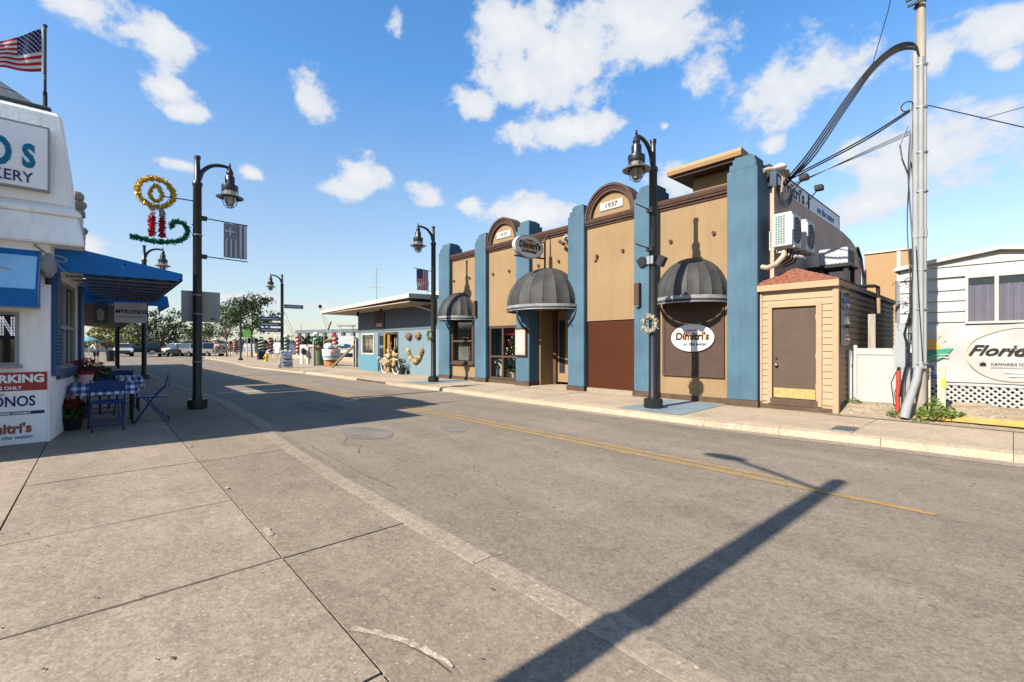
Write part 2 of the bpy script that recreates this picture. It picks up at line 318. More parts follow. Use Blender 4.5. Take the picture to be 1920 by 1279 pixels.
def check_mat():
    m = bpy.data.materials.new('blue_gingham'); m.use_nodes = True; t = m.node_tree; nd = t.nodes; L = t.links; b = nd['Principled BSDF']; b.inputs['Roughness'].default_value = .8
    c = nd.new('ShaderNodeTexCoord'); s = nd.new('ShaderNodeSeparateXYZ'); L.new(c.outputs['UV'], s.inputs[0])
    def sq(o):
        a = nd.new('ShaderNodeMath'); a.operation = 'MULTIPLY'; a.inputs[1].default_value = 11.; L.new(o, a.inputs[0])
        f = nd.new('ShaderNodeMath'); f.operation = 'FRACT'; L.new(a.outputs[0], f.inputs[0])
        g = nd.new('ShaderNodeMath'); g.operation = 'GREATER_THAN'; g.inputs[1].default_value = .5; L.new(f.outputs[0], g.inputs[0]); return g.outputs[0]
    ad = nd.new('ShaderNodeMath'); ad.operation = 'ADD'; L.new(sq(s.outputs[0]), ad.inputs[0]); L.new(sq(s.outputs[1]), ad.inputs[1])
    h = nd.new('ShaderNodeMath'); h.operation = 'MULTIPLY'; h.inputs[1].default_value = .5; L.new(ad.outputs[0], h.inputs[0])
    r = nd.new('ShaderNodeValToRGB'); r.color_ramp.interpolation = 'CONSTANT'
    r.color_ramp.elements[0].color = (.68, .69, .72, 1); e = r.color_ramp.elements.new(.4); e.color = (.16, .22, .40, 1); r.color_ramp.elements[2].position = .9; r.color_ramp.elements[2].color = (.015, .035, .15, 1)
    L.new(h.outputs[0], r.inputs[0]); L.new(r.outputs[0], b.inputs['Base Color']); return m
M['gingham'] = check_mat()
M['shadewhite'] = mat('shaded_white_panel', (.84, .83, .80), .5, .04, 3)
wm_ = mat('sea_water', (.03, .07, .08), .12, .2, .5, .6, 1.2, spec=.6); M['water'] = wm_

# ---------------------------------------------------------------- object helpers
def wmat(o):
    m = o.matrix_basis.copy(); p = o.parent
    while p: m = p.matrix_basis @ m; p = p.parent
    return m
def props(o, label=None, cat=None, group=None, kind=None, category=None):
    cat = cat or category
    if label: o['label'] = label
    if cat: o['category'] = cat
    if group: o['group'] = group
    if kind: o['kind'] = kind
    return o
def thing(name, label, cat, loc=(0, 0, 0), rz=0., group=None):
    o = bpy.data.objects.new(name, None); COL.objects.link(o); o.location = loc; o.rotation_euler = (0, 0, rz); o.empty_display_size = .2
    return props(o, label, cat, group)
def copy_tree(o, loc=None, rz=None, label=None, parent=None):
    c = o.copy(); COL.objects.link(c)
    if parent: c.parent = parent
    if loc is not None: c.location = loc
    if rz is not None: c.rotation_euler = (0, 0, rz)
    if label: c['label'] = label
    for ch in o.children: copy_tree(ch, parent=c)
    return c
class MB:
    def __init__(s): s.v = []; s.f = []; s.uv = None
    def add(s, vs, fs):
        k = len(s.v); s.v += [Vector(p) for p in vs]; s.f += [tuple(i + k for i in f) for f in fs]; return s
    def box(s, x0, x1, y0, y1, z0, z1):
        return s.add([(x0,y0,z0),(x1,y0,z0),(x1,y1,z0),(x0,y1,z0),(x0,y0,z1),(x1,y0,z1),(x1,y1,z1),(x0,y1,z1)],
                     [(0,3,2,1),(4,5,6,7),(0,1,5,4),(1,2,6,5),(2,3,7,6),(3,0,4,7)])
    def prism(s, pts, d, axis='y', off=0.):
        """closed outline pts (2D) extruded by d along axis from off"""
        def mk(p, t):
            return {'y': (p[0], off + t, p[1]), 'x': (off + t, p[0], p[1]), 'z': (p[0], p[1], off + t)}[axis]
        n = len(pts); return s.add([mk(p, 0) for p in pts] + [mk(p, d) for p in pts],
            [tuple(range(n)), tuple(range(2 * n - 1, n - 1, -1))] + [((i + 1) % n, i, n + i, n + (i + 1) % n) for i in range(n)])
    def tube(s, path, r, n=8, r2=None, caps=True):
        path = [Vector(p) for p in path]; k = len(path); rings = []
        up = None
        for i, p in enumerate(path):
            d = (path[min(i + 1, k - 1)] - path[max(i - 1, 0)]).normalized()
            if up is None: up = Vector((0, 0, 1)) if abs(d.z) < .9 else Vector((1, 0, 0))
            a = d.cross(up).normalized(); up = a.cross(d).normalized()
            if isinstance(r, (list, tuple)): rr_ = r[i]
            else: rr_ = r if r2 is None else r + (r2 - r) * i / (k - 1)
            rings.append([p + (a * math.cos(2 * math.pi * j / n) + up * math.sin(2 * math.pi * j / n)) * rr_ for j in range(n)])
        vs = [q for rg in rings for q in rg]; fs = []
        for i in range(k - 1):
            for j in range(n): fs.append((i * n + j, i * n + (j + 1) % n, (i + 1) * n + (j + 1) % n, (i + 1) * n + j))
        if caps: fs += [tuple(range(n - 1, -1, -1)), tuple(range((k - 1) * n, k * n))]
        return s.add(vs, fs)
    def lathe(s, prof, c, n=16, a0=0., a1=2 * math.pi):
        """prof: (radius, z) list, around vertical axis at c"""
        full = abs(a1 - a0 - 2 * math.pi) < 1e-6; m = n if full else n + 1
        vs = []; fs = []
        for (r, z) in prof:
            for j in range(m):
                a = a0 + (a1 - a0) * j / n; vs.append((c[0] + r * math.cos(a), c[1] + r * math.sin(a), c[2] + z))
        for i in range(len(prof) - 1):
            for j in range(n):
                j2 = (j + 1) % m; fs.append((i * m + j, i * m + j2, (i + 1) * m + j2, (i + 1) * m + j))
        return s.add(vs, fs)
    def blob(s, c, r, n=8, k=6, jit=.15):
        c = Vector(c); r = Vector(r) if not isinstance(r, (int, float)) else Vector((r, r, r))
        vs = []; fs = []
        for i in range(k + 1):
            th = math.pi * i / k
            for j in range(n):
                ph = 2 * math.pi * j / n; q = 1 + U(-jit, jit) if 0 < i < k else 1
                vs.append((c.x + r.x * q * math.sin(th) * math.cos(ph), c.y + r.y * q * math.sin(th) * math.sin(ph), c.z + r.z * q * math.cos(th)))
        for i in range(k):
            for j in range(n): fs.append((i * n + j, (i + 1) * n + j, (i + 1) * n + (j + 1) % n, i * n + (j + 1) % n))
        return s.add(vs, fs)
    def leaf(s, p, size, nrm=None, asp=.55):
        p = Vector(p); n_ = nrm or Vector((U(-1, 1), U(-1, 1), U(-.3, 1)))
        n_.normalize(); a = n_.cross(Vector((U(-1, 1), U(-1, 1), U(-1, 1)))).normalized(); b = n_.cross(a)
        return s.add([p - a * size * .5, p + b * size * asp * .5, p + a * size * .5, p - b * size * asp * .5], [(0, 1, 2, 3)])
    def strip(s, path, w0, z, w1=None):
        """flat ribbon on the ground along 2D path"""
        w1 = w0 if w1 is None else w1; n = len(path); vs = []
        for i, p in enumerate(path):
            q0 = path[max(i - 1, 0)]; q1 = path[min(i + 1, n - 1)]; d = Vector((q1[0] - q0[0], q1[1] - q0[1])); d.normalize(); t = i / (n - 1); hw = (w0 + (w1 - w0) * t) / 2
            vs += [(p[0] - d.y * hw, p[1] + d.x * hw, z), (p[0] + d.y * hw, p[1] - d.x * hw, z)]
        return s.add(vs, [(2 * i + 1, 2 * i + 3, 2 * i + 2, 2 * i) for i in range(n - 1)])
    def build(s, name, m, parent=None, smooth=False, bevel=0., **pr):
        me = bpy.data.meshes.new(name)
        vs = s.v
        if parent is not None:
            inv = wmat(parent).inverted(); vs = [inv @ v for v in vs]
        me.from_pydata([tuple(v) for v in vs], [], s.f); me.update()
        if bevel or smooth:
            bm = bmesh.new(); bm.from_mesh(me)
            if smooth == 'auto' or bevel: bmesh.ops.remove_doubles(bm, verts=bm.verts, dist=1e-5)
            bmesh.ops.recalc_face_normals(bm, faces=bm.faces)
            if bevel: bmesh.ops.bevel(bm, geom=[e for e in bm.edges if len(e.link_faces) == 2 and e.calc_face_angle(0) > .5], offset=bevel, segments=2, affect='EDGES', clamp_overlap=True)
            if smooth:
                for f in bm.faces: f.smooth = True
                for e in bm.edges:
                    if len(e.link_faces) == 2 and e.calc_face_angle(0) > R(40): e.smooth = False
            bm.to_mesh(me); bm.free()
        me.materials.append(M[m] if isinstance(m, str) else m)
        if s.uv:
            l = me.uv_layers.new(name='UVMap')
            for lp in me.loops: l.data[lp.index].uv = s.uv[lp.vertex_index]
        o = bpy.data.objects.new(name, me); COL.objects.link(o)
        if parent is not None: o.parent = parent
        return props(o, **pr)
def box(name, m, parent, x0, x1, y0, y1, z0, z1, bevel=0., **pr): return MB().box(x0, x1, y0, y1, z0, z1).build(name, m, parent, bevel=bevel, **pr)
def wall_holes(mb, axis, c, thick, u0, u1, z0, z1, holes):
    """wall plate with rectangular holes (u0,u1,z0,z1); axis 'y': plane y=c facing -y, 'x': plane x=c facing +x; thickness goes inward"""
    us = sorted({u0, u1, *[h[0] for h in holes], *[h[1] for h in holes]}); zs = sorted({z0, z1, *[h[2] for h in holes], *[h[3] for h in holes]})
    us = [u for u in us if u0 <= u <= u1]; zs = [z for z in zs if z0 <= z <= z1]
    solid = lambda i, k: 0 <= i < len(us) - 1 and 0 <= k < len(zs) - 1 and not any(h[0] < (us[i] + us[i + 1]) / 2 < h[1] and h[2] < (zs[k] + zs[k + 1]) / 2 < h[3] for h in holes)
    d = thick if axis == 'y' else -thick
    P_ = (lambda u, t, z: (u, c + t, z)) if axis == 'y' else (lambda u, t, z: (c + t, u, z))
    q = lambda a: mb.add(a, [(0, 1, 2, 3)])
    for i in range(len(us) - 1):
        for k in range(len(zs) - 1):
            if not solid(i, k): continue
            a, b, e, f = us[i], us[i + 1], zs[k], zs[k + 1]
            q([P_(a, 0, e), P_(b, 0, e), P_(b, 0, f), P_(a, 0, f)]); q([P_(a, d, e), P_(a, d, f), P_(b, d, f), P_(b, d, e)])
            if not solid(i - 1, k): q([P_(a, 0, e), P_(a, 0, f), P_(a, d, f), P_(a, d, e)])
            if not solid(i + 1, k): q([P_(b, 0, e), P_(b, d, e), P_(b, d, f), P_(b, 0, f)])
            if not solid(i, k - 1): q([P_(a, 0, e), P_(a, d, e), P_(b, d, e), P_(b, 0, e)])
            if not solid(i, k + 1): q([P_(a, 0, f), P_(b, 0, f), P_(b, d, f), P_(a, d, f)])
    return mb
def text(s, size, pos, rot, m, parent, name='lettering', ext=.004, bold=0., sx=1., shear=0., align='CENTER', label=None):
    """raised lettering: text plane turned by rot (euler), centred on pos"""
    cu = bpy.data.curves.new('txt', 'FONT'); cu.body = s; cu.size = size; cu.align_x = align; cu.align_y = 'CENTER'; cu.extrude = ext; cu.offset = bold * size; cu.shear = shear; cu.resolution_u = 3
    o = bpy.data.objects.new('txt', cu); COL.objects.link(o)
    dg = bpy.context.evaluated_depsgraph_get(); dg.update()
    me = bpy.data.meshes.new_from_object(o.evaluated_get(dg)); me.name = name
    bpy.data.objects.remove(o); bpy.data.curves.remove(cu)
    from mathutils import Euler
    mm = Matrix.Translation(pos) @ Euler(rot).to_matrix().to_4x4() @ Matrix.Diagonal((sx, 1, 1, 1))
    if parent is not None: mm = wmat(parent).inverted() @ mm
    me.transform(mm); me.materials.clear(); me.materials.append(M[m])
    ob = bpy.data.objects.new(name, me); COL.objects.link(ob); ob.parent = parent
    if label: ob['label'] = label
    return ob
RY = (R(90), 0, 0)               # text readable from -Y
RX = (R(90), 0, R(90))           # text readable from +X
RNX = (R(90), 0, R(-90))         # text readable from -X
def ellipse(cx, cz, a, b, n=32): return [(cx + a * math.cos(2 * math.pi * i / n), cz + b * math.sin(2 * math.pi * i / n)) for i in range(n)]
def ring(mb, cx, cz, a, b, wd, d, axis, off, n=36):
    o_ = ellipse(cx, cz, a, b, n); i_ = ellipse(cx, cz, a - wd, b - wd, n)
    def mk(p, t): return {'y': (p[0], off + t, p[1]), 'x': (off + t, p[0], p[1])}[axis]
    vs = [mk(p, 0) for p in o_] + [mk(p, 0) for p in i_] + [mk(p, d) for p in o_] + [mk(p, d) for p in i_]; fs = []
    for k in range(n):
        j = (k + 1) % n; fs += [(k, j, n + j, n + k), (2 * n + k, 3 * n + k, 3 * n + j, 2 * n + j), (k, 2 * n + k, 2 * n + j, j), (n + k, n + j, 3 * n + j, 3 * n + k)]
    return mb.add(vs, fs)
def tinsel(mb, path, r, dens=90, size=.05):
    path = [Vector(p) for p in path]
    for i in range(len(path) - 1):
        a, b = path[i], path[i + 1]; L_ = (b - a).length; d = (b - a).normalized()
        for k in range(max(1, int(L_ * dens))):
            p = a.lerp(b, rnd()); q = Vector((U(-1, 1), U(-1, 1), U(-1, 1))).normalized(); q = (q - d * q.dot(d)); q.normalize()
            mb.leaf(p + q * r * U(.2, 1), size * U(.7, 1.3), Vector((U(-1, 1), U(-1, 1), U(-1, 1))), .28)
    return mb
# ================================================================ ground, road, pavements
def interp(path, x):
    for (x0, y0), (x1, y1) in zip(path, path[1:]):
        if x1 <= x <= x0: return y0 + (y1 - y0) * (x - x0) / (x1 - x0)
    return path[0][1] if x > path[0][0] else path[-1][1]
KR = [(8, 7.85), (0, 7.85), (-1.2, 7.76), (-3.5, 7.52), (-8, 7.48), (-11, 7.6), (-14, 7.45), (-19, 7.55), (-24, 7.4), (-32, 7.0), (-42, 7.9), (-60, 8.6), (-120, 9.0)]
KL = [(8, 1.95), (0, 1.95), (-4.5, 1.95), (-6.6, 2.03), (-9, 2.22), (-12.3, 2.32), (-15.4, 2.27), (-19.5, 2.0), (-29, 1.85), (-34, 1.6)]
g = MB()
for (a, b, c, d) in [(-5000, 5000, -5000, 15.5), (-22, 5000, 15.5, 5000), (-5000, -22, 190, 5000)]: g.add([(a, c, -.06), (b, c, -.06), (b, d, -.06), (a, d, -.06)], [(0, 1, 2, 3)])
g.build('ground', 'land', kind='structure')
MB().add([(-5000, 15, -.9), (-21, 15, -.9), (-21, 191, -.9), (-5000, 191, -.9)], [(0, 1, 2, 3)]).build('water', 'water', kind='structure')
road = MB().add([(-34, 1.0, 0), (14, 1.0, 0), (14, 9.6, 0), (-34, 9.6, 0), (-140, -14, 0), (-34, -14, 0), (-140, 9.6, 0)], [(0, 1, 2, 3), (4, 5, 0, 3, 6)]).build('road', 'road', kind='structure')
# painted lines and a painted patch of sunlight, one worn ribbon each
def wob(x0, x1, y, n, amp, curve=None):
    return [(x0 + (x1 - x0) * i / n, (curve(x0 + (x1 - x0) * i / n) if curve else y) + U(-amp, amp)) for i in range(n + 1)]
cy = lambda x: 5.05 if x > -9 else 5.05 - .012 * (abs(x) - 9)
MB().strip(wob(-.42, -60, 0, 60, .008, lambda x: cy(x) - .085), .10, .004).build('line_or_sun_ribbon', 'yellow_line', road)
MB().strip(wob(-1.55, -60, 0, 60, .008, lambda x: cy(x) + .085), .10, .004).build('line_or_sun_ribbon', 'yellow_line', road)
MB().strip([(-15.3, 2.45), (-15.35, 4.8)], .30, .004).build('line_or_sun_ribbon', 'white_line_and_sun', road)
MB().strip([(-10.9, 4.35), (-11.15, 5.0)], .16, .004).build('line_or_sun_ribbon', 'white_line_and_sun', road)  # short pale ribbon painted for sunlight on the shaded road
def patch(name, m, cx, cy_, a, b, z=.004, rot=0., n=26, parent=road, jit=.08):
    pts = []
    for i in range(n):
        t = 2 * math.pi * i / n; q = 1 + U(-jit, jit); x = a * q * math.cos(t); y = b * q * math.sin(t)
        pts.append((cx + x * math.cos(rot) - y * math.sin(rot), cy_ + x * math.sin(rot) + y * math.cos(rot), z))
    return MB().add(pts, [tuple(range(n))]).build(name, m, parent)
patch('asphalt_patch', 'patch', -6.75, 3.08, .60, .36, jit=.05)
patch('manhole_cover', 'patch', -8.15, 3.35, .33, .28)
patch('manhole_cover', 'patch', -6.1, 4.25, .30, .14)
patch('asphalt_patch', 'stain', -10.6, 3.6, 1.1, .45)
lit = MB()
for i in range(110):             # dark pits and scraps, gathered along the tyre tracks
    x = U(-8, 1.5); y = random.choice([3.4, 6.4, 3.3, 2.6]) + random.gauss(0, .55)
    if not 2.2 < y < 7.3: continue
    s_ = U(.008, .024); k = len(lit.v); th = U(0, 3)
    pts = [(x + s_ * (1.2 if j % 2 else .7) * math.cos(th + j * 1.05) * U(.6, 1.4), y + s_ * math.sin(th + j * 1.05) * U(.4, .9), .004) for j in range(6)]
    lit.add(pts, [tuple(range(6))])
lit.build('road_specks', 'stain', kind='stuff')
def crack(path, w, parent, m='joint', z=.005, jit=.03):
    p = []
    for (x0, y0), (x1, y1) in zip(path, path[1:]):
        n = max(2, int(math.hypot(x1 - x0, y1 - y0) / .12))
        p += [(x0 + (x1 - x0) * i / n + U(-jit, jit), y0 + (y1 - y0) * i / n + U(-jit, jit)) for i in range(n)]
    p.append(path[-1]); return MB().strip(p, w, z).build('crack', m, parent)
crack([(-6.5, 2.12), (-5.6, 2.09), (-4.6, 2.06), (-3.9, 2.08)], .007, road, jit=.015)
crack([(-6.6, 2.7), (-6.2, 2.5), (-5.9, 2.62), (-5.5, 2.4)], .006, road, jit=.04)

# left pavement: slabs with open joints on a dirt bed, then a flat kerb
sidewalk = MB().add([(8, -3, .006), (8, 1.75, .006), (-6.6, 1.8, .006), (-9, 2.0, .006), (-15.4, 2.05, .006), (-34, 1.35, .006), (-34, -3, .006)], [tuple(reversed(range(7)))][0:1]).build('sidewalk', 'joint', kind='structure')
xe = [3.3, 2.0, .7, -.5, -1.72, -3.08, -4.52, -6.28, -7.85, -9.5, -11.1, -12.7, -14.3, -16, -18, -20, -22, -24.5, -27, -30, -34]
gp = .0055
def slab(x0, x1, ya0, ya1, yb0, yb1, z0=.0, z1=.025, m='walk', parent=None, name='slab', dz=0.):
    dz = dz or U(-.002, .003)
    vs = [(x0, ya0, z0), (x1, ya1, z0), (x1, yb1, z0), (x0, yb0, z0)]; vs += [(x, y, z1 + dz) for x, y, _ in vs]
    mb = MB().add(vs, [(3, 2, 1, 0), (4, 5, 6, 7), (0, 1, 5, 4), (1, 2, 6, 5), (2, 3, 7, 6), (3, 0, 4, 7)])
    return mb.build(name, m, parent)
for a, b in zip(xe, xe[1:]):
    if a > -9: slab(max(b, -9.0) + gp, a - gp, -3, -3, -.53 - gp, -.53 - gp, parent=sidewalk, m='walk')
    # slab joints lean a little, as in the old pour
    s1, s2 = (.04, .04)
    slab(b + gp, a - gp, -.53 + gp, -.53 + gp, .85 - gp, .85 - gp, parent=sidewalk)
    if a == -1.72: continue
    if b == -1.72: b = -3.08
    slab(b + gp + .02, a - gp + .02, .85 + gp, .85 + gp, interp(KL, b) - .27, interp(KL, a) - .27, parent=sidewalk, m='walk_b')

ks = [8, 5, 2.5, .2, -2.2, -4.5, -6.6, -7.8, -9, -10.6, -12.3, -13.9, -15.4, -17.4, -19.5, -23, -26, -29, -34]
for a, b in zip(ks, ks[1:]):
    ya, yb = interp(KL, a), interp(KL, b)
    MB().add([(b + .003, yb - .265, .028), (a - .003, ya - .265, .028), (a - .003, ya - .12, .03), (b + .003, yb - .12, .03), (b + .003, yb, .006), (a - .003, ya, .006), (b + .003, yb - .265, 0), (a - .003, ya - .265, 0)],
             [(0, 1, 2, 3), (3, 2, 5, 4), (6, 7, 1, 0)]).build('kerb_stone', 'kerb', sidewalk)
# broken edge where old aggregate shows
def rough_band(path, w, z, parent, m='aggregate'):
    """ragged ribbon of exposed stones"""
    p = []; 
    for (x0, y0), (x1, y1) in zip(path, path[1:]):
        n = max(2, int(math.hypot(x1 - x0, y1 - y0) / .018)); p += [(x0 + (x1 - x0) * i / n, y0 + (y1 - y0) * i / n) for i in range(n)]
    L_, R_ = [], []; 
    for i, (x, y) in enumerate(p):
        q = p[min(i + 1, len(p) - 1)]; o = p[max(i - 1, 0)]; d = Vector((q[0] - o[0], q[1] - o[1])).normalized(); t = i / (len(p) - 1); hw = w * (.35 + .65 * math.sin(math.pi * min(1, t * .9 + .1)) ** .5) / 2
        a_, b_ = hw * (1 + .9 * noise.noise(Vector((i * .31, 1, 0)))), hw * (1 + .9 * noise.noise(Vector((i * .27, 7, 0))))
        L_.append((x - d.y * a_, y + d.x * a_, z)); R_.append((x + d.y * b_, y - d.x * b_, z))
    k = len(p); MB().add(L_ + R_, [(k + i, k + i + 1, i + 1, i) for i in range(k - 1)]).build('broken_edge', m, parent)
rough_band([(-2.085, .872), (-1.98, .945), (-1.84, 1.01), (-1.70, 1.055), (-1.605, 1.075), (-1.53, 1.08)], .036, .0305, sidewalk)
crack([(-1.86, .985), (-1.74, 1.02), (-1.62, 1.045), (-1.53, 1.05)], .005, sidewalk, z=.0315, jit=.002)
for (x, y, a, b) in [(-3.55, .88, .10, .022), (-7.3, .88, .10, .02), (-4.9, .87, .05, .012)]: rough_band([(x - a, y), (x, y + .01), (x + a, y)], b * 2.2, .0335, sidewalk)
crack([(-3.08, -2.5), (-3.07, -.35), (-3.06, .2), (-3.07, .85)], .008, sidewalk, z=.031, jit=.005)
lv = MB()
for i in range(40):
    x, y = U(-6, -1), U(-.6, 1.6); s_ = U(.006, .016); lv.add([(x + s_ * math.cos(j * 1.05 + i), y + s_ * .5 * math.sin(j * 1.05 + i), .0335) for j in range(6)], [tuple(range(6))])
lv.build('pavement_scraps', 'joint', kind='stuff')

# right pavement
ZP = .11
pv = [(8, 16), (8, interp(KR, 8))] + [p for p in KR[1:9]] + [(-24, 16)]
pavement = MB().add([(x, y + .01 if i in (0, len(pv) - 1) else y + .05, .08) for i, (x, y) in enumerate(pv)], [tuple(reversed(range(len(pv))))]).build('pavement', 'joint', kind='structure')
xr = [5, 3.2, 1.6, 0, -1.55, -3.1, -4.65, -6.2, -7.75, -9.3, -10.85, -12.4, -13.95, -15.5, -17.05, -18.6, -20.2, -22, -24]
for a, b in zip(xr, xr[1:]):
    slab(b + .004, a - .004, interp(KR, b) + .16, interp(KR, a) + .16, 10.02 if a <= -3 or a > 9 else 9.9, 10.02 if a <= -3 else 9.9, .05, ZP, 'walk2', pavement)
    if a <= -15.5: slab(b + .004, a - .004, 10.03, 10.03, 12.0, 12.0, .05, ZP, 'walk2', pavement)
kr = [8, 5.5, 3, 1.5, 0, -1.2, -2.4, -3.5, -5, -6.5, -8, -9.5, -11, -12.5, -14, -15.5, -17, -18.7, -20.5, -24, -28, -32, -37, -42, -48, -54, -60]
for a, b in zip(kr, kr[1:]):
    ya, yb = interp(KR, a), interp(KR, b)
    h = .095
    MB().add([(b + .003, yb, .0), (a - .003, ya, .0), (a - .003, ya + .03, h), (b + .003, yb + .03, h), (b + .003, yb + .155, h + .012), (a - .003, ya + .155, h + .012), (b + .003, yb + .155, 0), (a - .003, ya + .155, 0)],
             [(0, 1, 2, 3), (3, 2, 5, 4), (4, 5, 7, 6), (0, 3, 4, 6), (1, 7, 5, 2)]).build('kerb_stone', 'walk2', pavement)
    MB().add([(b, yb - .28, .004), (a, ya - .28, .004), (a, ya, .005), (b, yb, .005)], [(0, 1, 2, 3)]).build('gutter', 'kerb', pavement)
# promenade and car park beyond
prom = MB().add([(-24, 7.4, .10), (-24, 15.6, .10), (-140, 15.6, .10), (-140, 9.4, .10), (-60, 8.6, .10), (-42, 7.9, .10), (-32, 7.0, .10)], [(0, 1, 2, 3, 4, 5, 6)]).build('promenade', 'walk2', kind='structure')
# bluish concrete patches round the lamp bases
MB().add([(-5.33, 7.68, ZP + .006), (-4.0, 7.68, ZP + .006), (-4.08, 9.76, ZP + .006), (-5.33, 9.76, ZP + .006)], [(0, 1, 2, 3)]).build('bluish_patch', 'blue_patch', pavement)
MB().add([(-14.1, 7.75, ZP + .006), (-12.75, 7.75, ZP + .006), (-13.0, 9.76, ZP + .006), (-14.1, 9.76, ZP + .006)], [(0, 1, 2, 3)]).build('bluish_patch', 'blue_patch', pavement)
# drain slots in the kerb
box('drain_slot', 'joint', pavement, -17.3, -14.9, 7.465, 7.53, .006, .082)
mb = MB().box(-1.83, -1.57, 8.12, 8.52, ZP, ZP + .006); mb.build('inlet_cover', 'dark', pavement)
mb = MB()
for i in range(6): mb.box(-1.8 + i * .04, -1.785 + i * .04, 8.14, 8.5, ZP + .006, ZP + .012)
mb.build('inlet_bars', 'metal', pavement)
box('painted_strip', 'blue_patch', pavement, -1.85, -1.6, 7.98, 8.08, ZP, ZP + .005)
# raised rough lot between the shed and the pole
lot = MB()
nx, ny = 34, 22
for j in range(ny + 1):
    for i in range(nx + 1):
        x = -2.3 + 5.3 * i / nx; y = 9.75 + 1.6 * j / ny; h = ZP + .01 + (.20 * min(1, max(0, (y - 9.95) / .75))) + (.018 * noise.noise(Vector((x * 3, y * 3, 0))) + .02 * noise.noise(Vector((x * 9, y * 9, 2)))) * min(1, max(0, (y - 9.8) * 3))
        lot.v.append(Vector((x, y, h)))
for j in range(ny):
    for i in range(nx): k = j * (nx + 1) + i; lot.f.append((k, k + 1, k + nx + 2, k + nx + 1))
lot.build('rough_ground', 'rubble', kind='structure')
MB().add([(-3.3, 10.6, .29), (8, 10.6, .29), (8, 22, .29), (-3.3, 22, .29)], [(0, 1, 2, 3)]).build('yard_ground', 'rubble', kind='structure')
mb = MB(); n = 14
for i in range(n):
    x0, x1 = -1.0 + i * .28, -1.0 + (i + 1) * .28
    y0a, y1a = 9.98 - .02 * i * .3, 9.98 - .02 * (i + 1) * .3
    mb.add([(x0, y0a + .0, .165), (x1, y1a, .165), (x1, y1a + .30 * min(1, .4 + i * .1), .235), (x0, y0a + .30 * min(1, .35 + i * .1), .235)], [(0, 1, 2, 3)])
mb.build('painted_kerb', 'yellow_kerb', kind='structure')

# ================================================================ restaurant with blue piers
YW, YF = 9.95, 9.80                    # wall plane, pier front plane
ZB = ZP
rest = thing('restaurant_building', 'tan one-storey restaurant with stepped blue piers, brown cornices and two arched gables', 'building', (-9.2, 9.9, 0))
PIER = [(-15.06, -14.33), (-12.77, -12.14), (-10.62, -10.02), (-8.46, -7.88), (-6.31, -5.68), (-4.06, -3.46)]
for i, (a, b) in enumerate(PIER):
    mb = MB(); d = .52
    t = .02 if i == 5 else 0
    mb.box(a, b, YF, YW + d, ZB + .13, 4.98 + t); mb.box(a + .035, b - .035, YF + .035, YW + d - .04, 4.98 + t, 5.12 + t); mb.box(a + .08, b - .08, YF + .09, YW + d - .1, 5.12 + t, 5.24 + t)
    mb.box(a + .10, b - .15, YF + .13, YW + d - .15, 5.24 + t, 5.29 + t)
    mb.build('pier', 'blue', rest, bevel=.012)
    box('pier_base', 'brown_base', rest, a - .03, b + .02, YF - .03, YW + .3, ZB - .04, ZB + .13, bevel=.008)
def bay(i): return PIER[i][1], PIER[i + 1][0]
# walls
def wall(x0, x1, holes=(), z0=ZB + .1, z1=4.66, y=YW):
    m_ = MB(); wall_holes(m_, 'y', y, .22, x0, x1, z0, z1, list(holes)); return m_.build('wall', 'tan', rest)
a, b = bay(0); wall(a, b, [(-14.28, -13.02, .78, 2.32)])
a, b = bay(1); wall(a, b, [(-12.14, -10.70, ZB + .12, 2.03)])
a, b = bay(2); wall(a, b, [(a, b, ZB + .05, 2.45)])
a, b = bay(3); wall(a, b, [(-7.88, -6.31, ZB + .05, 2.03)])
a, b = bay(4); wall(a, b)
for (a, b) in [bay(0), bay(1), bay(4)]: box('base_trim', 'brown_base', rest, a + .02, b - .03, YW - .035, YW + .05, ZB - .04, ZB + .12, bevel=.006)
a, b = bay(3); box('base_trim', 'kerb', rest, a + .02, b - .03, YW - .05, YW + .05, ZB - .04, ZB + .11, bevel=.008)
# cornices: three stepped mouldings
def cornice(x0, x1, z=4.56):
    pr = [(YW + .3, z), (YW - .03, z), (YW - .04, z + .05), (YW - .075, z + .06), (YW - .08, z + .10), (YW - .10, z + .11), (YW - .12, z + .17), (YW - .125, z + .215), (YW - .02, z + .235), (YW + .3, z + .235)]
    MB().prism(pr, x1 - x0, 'x', x0).build('cornice', 'brown', rest)
for i in range(5):
    a, b = bay(i); cornice(a, b, 4.56)
